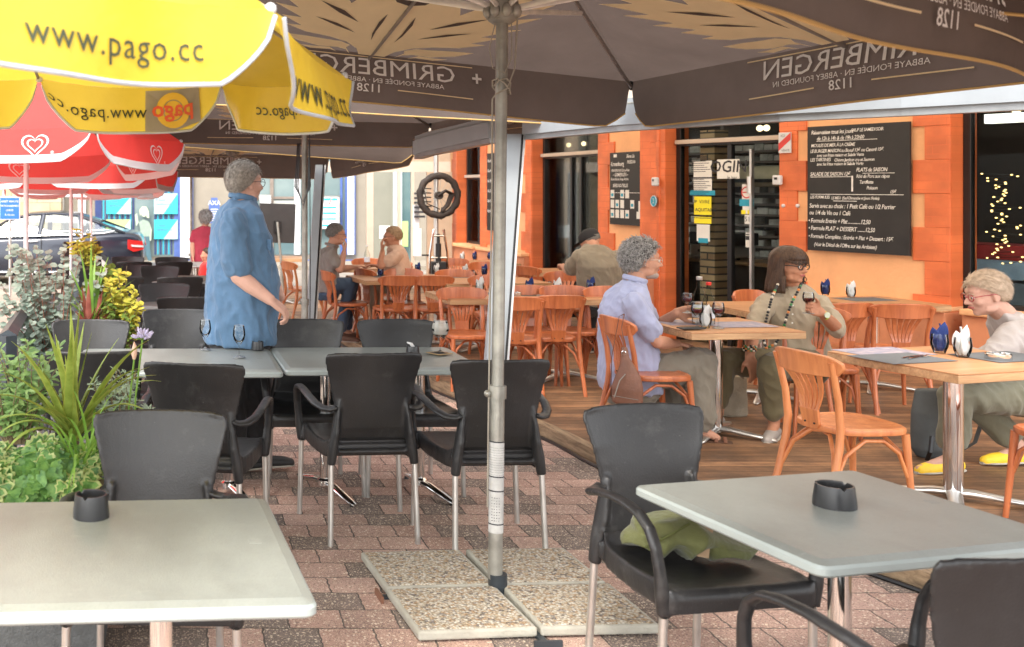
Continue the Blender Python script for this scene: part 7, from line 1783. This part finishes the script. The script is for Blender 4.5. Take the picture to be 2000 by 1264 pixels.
cap_hair(bd, T, m_hgrey, 3, 1.03, n_str=2600, ln=.050, wd=.0022, low=-.80, lift=.30, rough_=.016, mat2=m_hgreyl, mess=.45); glasses(bd, T, m_gl)
mb = MB(); tl = [J(x, y, 5.95-.0)-b for x, y in ((452, 396), (458, 385), (474, 381), (492, 387), (500, 398))]; mb.tube([p+Vector((0, -.05 if i in (1, 2, 3) else -.02, 0)) for i, p in enumerate(tl)], [(.008, .022)]*5, 8, up=(0, 0, 1)); mb.build('collar', den, bd)
mb = MB(); mb.b2((-.035, -.002, -.03), (.035, .004, .03), Matrix.Translation(J(519, 478, 5.80)-b) @ Matrix.Rotation(R(-40), 4, 'Z')); mb.build('pocket_flap', den, bd, smooth=False, bevel=.003)
# --- seated man in light blue ---
D = 6.55; b = J(1232, 366, D); b.z = zg(D)+DK; Y = -90; lb_ = clothM('pale_blue_shirt', (.34,.36,.50), var=.05); gr_ = clothM('grey_trousers', (.20,.175,.135), var=.08)
rg = [(J(1240, 549, D), .07, .066, Y), (J(1233, 560, D), .125, .085, Y), (J(1226, 576, D), .185, .115, Y), (J(1222, 610, D), .20, .145, Y), (J(1226, 655, D), .20, .165, Y), (J(1230, 700, D), .20, .175, Y), (J(1232, 738, D), .205, .185, Y), (J(1232, 762, D), .20, .18, Y)]
zf = b.z
bd, T = person('seated man with curly grey hair and glasses in a pale blue shirt', b, sk1, (J(1256, 508, D), -94, -2, 1.05), rg,
  [dict(s=J(1236, 592, 6.37), e=J(1284, 668, 6.33), w=J(1322, 672, 6.5), sl=.72, d=(.8, .5, -.1), n=(0, 0, -1), curl=.6, sd=1), dict(s=J(1243, 592, 6.75), e=J(1280, 640, 6.80), w=J(1320, 612, 6.62), sl=.6, d=(1, -.1, .15), n=(.1, -.9, -.2), curl=.55, sd=-1, hs=1.05)],
  [(J(1246, 735, 6.47), J(1368, 708, 6.42), V(J(1362, 0, 6.4).x, 6.40, zf+.10), V(J(1400, 0, 6.36).x, 6.36, zf+.03)), (J(1246, 735, 6.67), J(1356, 712, 6.72), V(J(1300, 0, 6.7).x, 6.72, zf+.10), V(J(1330, 0, 6.7).x, 6.72, zf+.03))], lb_, gr_, None, amp=.008, tr=(.112, .092, .088, .10), seedf=8, cuffs=.86)
cap_hair(bd, T, m_hsaltd, 5, 1.06, n_str=900, ln=.042, curl=.0085, wd=.0024, low=-.92, rough_=.02, mat2=m_hsalt); glasses(bd, T, m_alu, .018, .0013); face(bd, T, m_hsalt)
mb = MB(); mb.ell((0, .066, -.088), (.034, .026, .022), T, 14, 8); mb.ell((0, .03, -.085), (.052, .05, .026), T, 14, 8); mb.build('beard', M('stubble', (.46,.36,.31), .9, bump=.8, bs=200), bd)
for l in ((J(1362, 0, 6.4).x, 6.40, J(1400, 0, 6.36).x, 6.36), (J(1300, 0, 6.7).x, 6.72, J(1330, 0, 6.7).x, 6.72)):
    d_ = Vector((l[2]-l[0], l[3]-l[1], 0)).normalized(); o_ = Vector((l[0], l[1], zf))-b; mb = MB(); mb.tube([o_-d_*.05+Vector((0, 0, .006)), o_+d_*.08+Vector((0, 0, .006)), o_+d_*.19+Vector((0, 0, .006))], [(.035, .006), (.042, .006), (.035, .006)], 12); s_ = mb.build('sandal', M('sandal_brown', (.10,.05,.03), .7), bd)
    mb = MB(); q = Vector((-d_.y, d_.x, 0))
    for f in (.02, .10, .15): mb.tube([o_+d_*f+q*.042+Vector((0, 0, .01)), o_+d_*f+Vector((0, 0, .066-.2*f)), o_+d_*f-q*.042+Vector((0, 0, .01))], [(.010, .003)]*3, 6, up=(0, 0, 1))
    mb.build('strap', m_leather, s_)
winegl(1343, 611, 'small glass of red wine held by the man in pale blue', .6, .12, .032, 6.52)
# --- woman with necklace ---
D = 6.95; b = J(1552, 366, D); b.z = zg(D)+DK; Y = -172; kh = clothM('khaki_shirt', (.33,.27,.19), var=.06); ol = clothM('olive_trousers', (.125,.10,.05), var=.08); zf = b.z
rg = [(J(1549, 556, D), .068, .062, Y), (J(1549, 566, D), .13, .080, Y), (J(1549, 580, D), .185, .105, Y), (J(1550, 612, D), .19, .125, Y), (J(1555, 652, D), .185, .14, Y), (J(1562, 690, D), .20, .155, Y), (J(1566, 720, D), .215, .165, Y)]
bd, T = person('seated woman with a dark bob, glasses and a long bead necklace, holding wine', b, sk2, (J(1543, 519, D-.05), -153, -2, 1.02), rg,
  [dict(s=J(1493, 594, 6.93), e=J(1470, 655, 6.80), w=J(1464, 695, 6.62), sl=1.05, d=(.15, -.3, -1), n=(0, 0.5, -1), curl=.5, sd=1), dict(s=J(1603, 596, 6.93), e=J(1634, 641, 6.72), w=J(1603, 610, 6.55), sl=1.02, d=(-.85, -.1, .35), n=(-.3, -.6, .2), curl=1.0, sd=-1)],
  [(J(1545, 712, 6.85), J(1416, 706, 6.75), V(J(1408, 0, 6.75).x, 6.78, zf+.12), V(J(1390, 0, 6.7).x, 6.66, zf+.03)), (J(1580, 712, 6.85), J(1506, 716, 6.45), V(J(1512, 0, 6.5).x, 6.50, zf+.10), V(J(1498, 0, 6.4).x, 6.38, zf+.03))], kh, ol, M('pale_shoe', (.34,.30,.27), .7), amp=.007, seedf=14, tr=(.105, .085, .07, .055), cuffs=.82)
face(bd, T, m_hbr)
glasses(bd, T, m_gl, .019, .0032, 1.3)
# bob hair: curtain open at the face, with a fringe
mb = MB(); rows = []; NA = 48
def bob(th, z):      # th 0 = front
    r = .098+.014*max(0, min(1, (.08-z)/.2)); 
    if z > .04: 
        q = (z-.04)/.085; r *= math.sqrt(max(.0, 1-q*q*.985))
    kk = 1+.045*math.sin(th*9+z*20)+.03*noise.noise(Vector((math.cos(th)*3, math.sin(th)*3, z*6)))
    if z < -.10: kk *= 1-.25*(-.10-z)/.1*0
    return Vector((math.sin(th)*r*.92*kk, (math.cos(th)*r*1.12)*kk-.012, z))
ZS = [.123, .118, .105, .085, .06, .04, .02, .0, -.03, -.06, -.09, -.12, -.15, -.172]
vs = [bob(2*PI*j/NA, z) for z in ZS for j in range(NA)]; fs = []
for i in range(len(ZS)-1):
    for j in range(NA):
        th = 2*PI*(j+.5)/NA; th = min(th, 2*PI-th); zc = (ZS[i]+ZS[i+1])/2
        if th < (1.30 if zc > -.06 else 1.12) and zc < .032: continue
        fs.append((i*NA+j, (i+1)*NA+j, (i+1)*NA+(j+1) % NA, i*NA+(j+1) % NA))
mb.add(vs, fs, T); mb.build('hair', m_hbr, bd, ang=180, solid=.012)
mb = MB(); rr = random.Random(4)
for i in range(420):
    th = rr.uniform(.0, 2*PI); t2 = min(th, 2*PI-th); z0 = rr.uniform(.03, .12); zE = rr.uniform(.014, .03) if t2 < 1.25 else rr.uniform(-.19, -.10)
    if t2 < 1.25: z0 = rr.uniform(.08, .12)
    P_ = [bob(th+rr.uniform(-.05, .05)*k, lerp(z0, zE, k/6))*1.035 for k in range(7)]
    P_ = [Vector((p.x, p.y, lerp(z0, zE, k/6))) for k, p in enumerate(P_)]; mb.tube(P_, [(.0028, .0012)]*6+[(.0008, .0008)], 4, M=T)
mb.build('hair_strands', m_hbr, bd, ang=80)['kind'] = 'stuff'
mats_b = [M('bead_black', (.02,.02,.02), .3), M('bead_orange', (.65,.22,.05), .3), M('bead_green', (.05,.25,.08), .3), M('bead_cream', (.7,.62,.5), .3)]
mb = MB(); ch = [(1519, 556), (1508, 580), (1500, 610), (1493, 640), (1491, 665), (1497, 680), (1514, 672), (1528, 650), (1536, 620), (1547, 590), (1560, 566), (1566, 552)]
P_ = [J(x, y, 6.775 if 0 < i < 11 else 6.86)-b for i, (x, y) in enumerate(ch)]; k = 0
for a_, c_ in zip(P_, P_[1:]):
    m_ = max(1, int((c_-a_).length/.017))
    for i in range(m_): mb.cur = rr.choice((0, 0, 1, 2, 3, 0)); mb.ell(a_.lerp(c_, i/m_), (.0095, .0095, .009), n=7, k=5)
mb.cur = 0; nl = mb.build('necklace', mats_b, bd)
mb = MB(); wv = J(1464, 690, 6.62)-b
for k in range(3):
    for i in range(14): a = 2*PI*i/14; mb.cur = (i+k) % 4; mb.ell(wv+Vector((.036*math.cos(a), .036*math.sin(a), .02+.011*k)), (.007, .007, .007), n=6, k=4)
mb.build('bracelet', mats_b, bd)
mb = MB(); wv = J(1608, 614, 6.57)-b; Mx = Matrix.Translation(wv) @ Matrix.Rotation(R(60), 4, 'Y'); mb.tube([(.035*math.cos(k*PI/8), .035*math.sin(k*PI/8), 0) for k in range(16)], [(.003, .010)]*16, 6, up=(0, 0, 1), M=Mx, closed=True); wt_ = mb.build('watch', M('lime_strap', (.55,.65,.04), .5), bd)
mb = MB(); mb.tube([(0, -.036, 0), (0, -.044, 0)], [.018, .018], 16, M=Mx); mb.build('watch_face', M('watch_dial', (.6,.65,.5), .2), wt_)
mb = MB(); [mb.ell(J(1549-k*.5, 580+k*17, 6.835-.012*k)-b, (.006, .003, .006), n=8, k=5) for k in range(5)]; mb.build('buttons', m_paper, bd)
winegl(1579, 612, 'glass of red wine in the hand of the woman with the necklace', .5, .13, .034, 6.50)
# --- old woman at the right ---
D = 5.75; b = J(2030, 366, D); b.z = zg(D)+DK; Y = 84; zf = b.z
ws = clothM('white_shirt', (.40,.355,.33), var=.05); g2_ = clothM('sage_trousers', (.16,.15,.10))
rg = [(J(1962, 610, D), .07, .07, Y), (J(1975, 622, D), .125, .09, Y), (J(1992, 640, D), .18, .12, Y), (J(2015, 680, D), .20, .15, Y), (J(2035, 720, D), .205, .165, Y), (J(2050, 760, D), .21, .17, Y), (J(2055, 790, D), .21, .17, Y)]
bd, T = person('old woman with thin white hair bending over the right hand table, yellow shoes', b, sk3, (J(1925, 574, D-.02), 82, -14, 1.03), rg,
  [dict(s=J(1990, 650, 5.58), e=J(1915, 722, 5.50), w=J(1890, 690, 5.66), sl=1.6, d=(-.8, .3, 0), n=(0, 0, -1), curl=.8, sd=-1, k=1.1), dict(s=J(2000, 650, 5.92), e=J(1950, 715, 5.98), w=J(1898, 686, 5.85), sl=1.5, n=(0, 0, -1), curl=.8)],
  [(J(2040, 775, 5.66), J(1866, 775, 5.62), V(J(1860, 0, 5.62).x, 5.62, zf+.10), V(J(1790, 0, 5.6).x, 5.58, zf+.03)), (J(2040, 775, 5.84), J(1905, 782, 5.90), V(J(1990, 0, 5.8).x, 5.80, zf+.10), V(J(1930, 0, 5.8).x, 5.78, zf+.03))], ws, g2_, M('yellow_shoe', (.85,.55,.03), .6), amp=.008, seedf=22, tr=(.105, .085, .075, .07), cuffs=.74)
cap_hair(bd, T, m_hwht, 8, 1.06, n_str=2400, ln=.055, wd=.0018, low=-.82, front=.45, lift=.05, mess=.12, rough_=.005); glasses(bd, T, m_glr, .019, .002); face(bd, T, m_hwht)
# --- man in black cap ---
D = 9.9; b = J(1165, 366, D); b.z = zg(D)+DK; Y = 14; zf = b.z; tp = clothM('taupe_shirt', (.23,.19,.135), var=.06)
rg = [(J(1158, 478, D-.05), .075, .07, Y), (J(1163, 484, D-.05), .14, .095, Y), (J(1166, 497, D-.08), .20, .125, Y), (J(1170, 520, D-.1), .215, .15, Y), (J(1172, 545, D-.05), .22, .17, Y), (J(1174, 575, D), .225, .18, Y), (J(1174, 598, D), .225, .18, Y)]
bd, T = person('heavy man in a black cap and taupe shirt seen from behind', b, sk1, (J(1152, 473, D+.05), 42, -28, 1.0), rg,
  [dict(s=J(1130, 503, 9.85), e=J(1112, 530, 10.0), w=J(1100, 520, 10.3), sl=.72, k=1.1, n=(0, 0, -1)), dict(s=J(1203, 503, 9.8), e=J(1215, 545, 9.95), w=J(1185, 545, 10.3), sl=.7, k=1.1, n=(0, 0, -1))],
  [(J(1160, 600, 9.95), J(1155, 598, 10.35), V(J(1150, 0, 10.3).x, 10.3, zf+.1), V(J(1150, 0, 10.3).x, 10.45, zf+.03)), (J(1185, 600, 9.95), J(1190, 598, 10.35), V(J(1190, 0, 10.3).x, 10.3, zf+.1), V(J(1190, 0, 10.3).x, 10.45, zf+.03))], tp, blk_, m_shoe, amp=.006, vox=.009, seedf=31)
cap_hair(bd, T, m_hgrey, 9, 1.01, n_str=100, ln=.015, low=-.45)
mb = MB(); mb.lathe([(.086, .02), (.088, .045), (.080, .085), (.055, .112), (.02, .124), (0, .125)], 24, (0, -.014, 0), T, 1, 1.16); 
mb.tube([(0, .07, .035), (0, .12, .032), (0, .16, .022)], [(.07, .006), (.062, .005), (.03, .004)], 12, up=(0, 0, 1), M=T); mb.build('cap', M('black_cap', (.015,.014,.015), .8), bd, ang=60)
# --- couple drinking ---
D = 11.3; b = J(640, 366, D); b.z = zg(D)+DK; Y = -88; zf = b.z; gp_ = clothM('grey_polo', (.23,.20,.18)); jn = clothM('blue_jeans', (.05,.085,.14))
rg = [(J(648, 481, D), .07, .07, Y), (J(643, 486, D), .125, .09, Y), (J(638, 496, D), .175, .115, Y), (J(636, 515, D), .19, .14, Y), (J(636, 540, D), .19, .155, Y), (J(638, 560, D), .195, .16, Y), (J(638, 570, D), .19, .16, Y)]
bd, T = person('seated grey haired man in a grey polo shirt lifting a glass to his mouth', b, sk1, (J(657, 458, D), -84, -4, 1.02), rg,
  [dict(s=J(644, 500, 11.12), e=J(664, 527, 11.1), w=J(672, 492, 11.12), sl=.55, d=(.2, 0, 1), n=(-1, 0, .2), curl=1.0), dict(s=J(646, 500, 11.46), e=J(668, 525, 11.5), w=J(690, 522, 11.5), sl=.55, n=(0, 0, -1))],
  [(J(642, 560, 11.22), J(684, 555, 11.2), V(J(664, 0, 11.2).x, 11.2, zf+.1), V(J(648, 0, 11.2).x+.12, 11.18, zf+.03)), (J(642, 560, 11.38), J(686, 556, 11.4), V(J(676, 0, 11.4).x, 11.4, zf+.1), V(J(690, 0, 11.4).x+.05, 11.4, zf+.03))], gp_, jn, M('sandal_brown', ()), amp=.006, vox=.009, seedf=41)
cap_hair(bd, T, m_hgrey, 11, 1.03, n_str=300, ln=.03, low=-.6); glasses(bd, T, m_gl)
D = 11.5; b = J(775, 366, D); b.z = zg(D)+DK; Y = 86; zf = b.z; pch = clothM('peach_blouse', (.56,.36,.25))
rg = [(J(770, 479, D), .065, .065, Y), (J(773, 484, D), .115, .085, Y), (J(775, 494, D), .165, .11, Y), (J(776, 512, D), .175, .135, Y), (J(777, 535, D), .18, .15, Y), (J(777, 560, D), .19, .16, Y)]
bd, T = person('seated woman with short sandy hair and glasses in a peach blouse, drinking', b, sk2, (J(766, 463, D), 86, -2, .98), rg,
  [dict(s=J(774, 500, 11.33), e=J(744, 520, 11.3), w=J(747, 490, 11.32), sl=.55, d=(-.1, 0, 1), n=(1, 0, .2), curl=1.0), dict(s=J(774, 500, 11.67), e=J(750, 522, 11.7), w=J(738, 520, 11.7), sl=.55, n=(0, 0, -1))],
  [(J(775, 560, 11.42), J(735, 556, 11.4), V(J(735, 0, 11.4).x, 11.4, zf+.1), V(J(725, 0, 11.4).x, 11.4, zf+.03)), (J(775, 560, 11.58), J(735, 556, 11.6), V(J(735, 0, 11.6).x, 11.6, zf+.1), V(J(725, 0, 11.6).x, 11.6, zf+.03))], pch, clothM('beige_trousers', (.30,.22,.15)), m_shoe, amp=.006, vox=.009, seedf=51)
cap_hair(bd, T, m_hblond, 12, 1.04, n_str=350, ln=.03, low=-.62); glasses(bd, T, m_gl)
# --- woman in red seen from behind, and the small figure in red ---
D = 17.0; b = J(397, 366, D); b.z = zg(D); Y = 5; zf = b.z
rg = [(J(400, 441, D), .06, .06, Y), (J(399, 445, D), .12, .08, Y), (J(398, 451, D), .165, .10, Y), (J(397, 470, D), .165, .12, Y), (J(396, 490, D), .18, .13, Y), (J(396, 511, D), .185, .13, Y)]
bd, T = person('woman in a dark red top with grey curls walking away beyond the chairs', b, sk1, (J(402, 427, D), -8, 0, 1.0), rg,
  [dict(s=J(381, 456, 17), e=J(376, 480, 16.95), w=J(377, 500, 16.9), sl=.5, hs=1, n=(1, 0, 0)), dict(s=J(415, 456, 17), e=J(418, 480, 16.95), w=J(417, 500, 16.9), sl=.5, n=(-1, 0, 0))],
  [(J(390, 512, 17), J(390, 545, 17), V(b.x-.07, 17, zf+.1), V(b.x-.07, 17.12, zf+.03)), (J(403, 512, 17), J(403, 545, 17), V(b.x+.07, 17.1, zf+.1), V(b.x+.07, 17.22, zf+.03))], clothM('dark_red_top', (.33,.025,.05)), blk_, m_shoe, amp=.005, vox=.010, seedf=61)
cap_hair(bd, T, m_hsalt, 13, 1.14, n_str=260, ln=.05, curl=.012, wd=.006, low=-.95)
D = 14.6; b = J(402, 366, D); b.z = zg(D); Y = 90; zf = b.z
rg = [(J(404, 512, D), .05, .05, Y), (J(404, 515, D), .09, .07, Y), (J(403, 521, D), .12, .09, Y), (J(402, 535, D), .13, .10, Y), (J(401, 552, D), .14, .11, Y)]
bd, T = person('small seated figure in a bright red jacket, mostly hidden by the standing man', b, sk1, (J(404, 498, D), 90, 0, .85), rg,
  [dict(s=J(401, 524, 14.5), e=J(399, 540, 14.45), w=J(393, 540, 14.45), sl=1.7, n=(0, 0, -1)), dict(s=J(404, 524, 14.7), e=J(403, 540, 14.7), w=J(396, 540, 14.7), sl=1.7, n=(0, 0, -1))],
  [(J(402, 555, 14.55), J(390, 555, 14.55), V(J(390, 0, 14.5).x, 14.55, zf+.1), V(J(385, 0, 14.5).x, 14.55, zf+.03)), (J(402, 555, 14.65), J(390, 555, 14.65), V(J(390, 0, 14.6).x, 14.65, zf+.1), V(J(385, 0, 14.6).x, 14.65, zf+.03))], clothM('bright_red_jacket', (.72,.03,.025)), blk_, m_shoe, vox=.010, amp=.004)
cap_hair(bd, T, m_hbr, 14, 1.04, n_str=120)
# --- driver ---
D = 20.95; b = J(72, 366, D); b.z = zg(D)+.45; Y = 90
rg = [(J(72, 466, D), .06, .06, Y), (J(73, 470, D), .12, .09, Y), (J(74, 477, D), .18, .11, Y), (J(75, 500, D), .19, .14, Y), (J(76, 520, D), .19, .15, Y)]
bd, T = person('car driver in a dark cap and green jacket with an arm on the open window', b, sk1, (J(70, 456, D), 95, 0, .95), rg,
  [dict(s=J(72, 482, 20.78), e=J(50, 478, 20.6), w=J(32, 474, 20.6), sl=1.2, n=(0, 0, -1)), dict(s=J(72, 482, 21.1), e=J(50, 486, 21.2), w=J(32, 480, 21.2), sl=1.5, n=(0, 0, -1))],
  [(J(76, 520, 20.9), J(50, 520, 20.9), J(40, 540, 20.9), J(34, 543, 20.9)), (J(76, 520, 21.1), J(50, 520, 21.1), J(40, 540, 21.1), J(34, 543, 21.1))], clothM('green_jacket', (.20,.24,.12)), blk_, None, vox=.012, amp=.004)
mb = MB(); mb.lathe([(.090, .02), (.095, .06), (.09, .10), (.0, .125)], 20, (0, -.01, 0), T, 1, 1.1); mb.tube([(0, .07, .035), (0, .15, .025)], [(.07, .006), (.04, .004)], 10, up=(0, 0, 1), M=T); mb.build('cap', M('black_cap', ()), bd, ang=60)
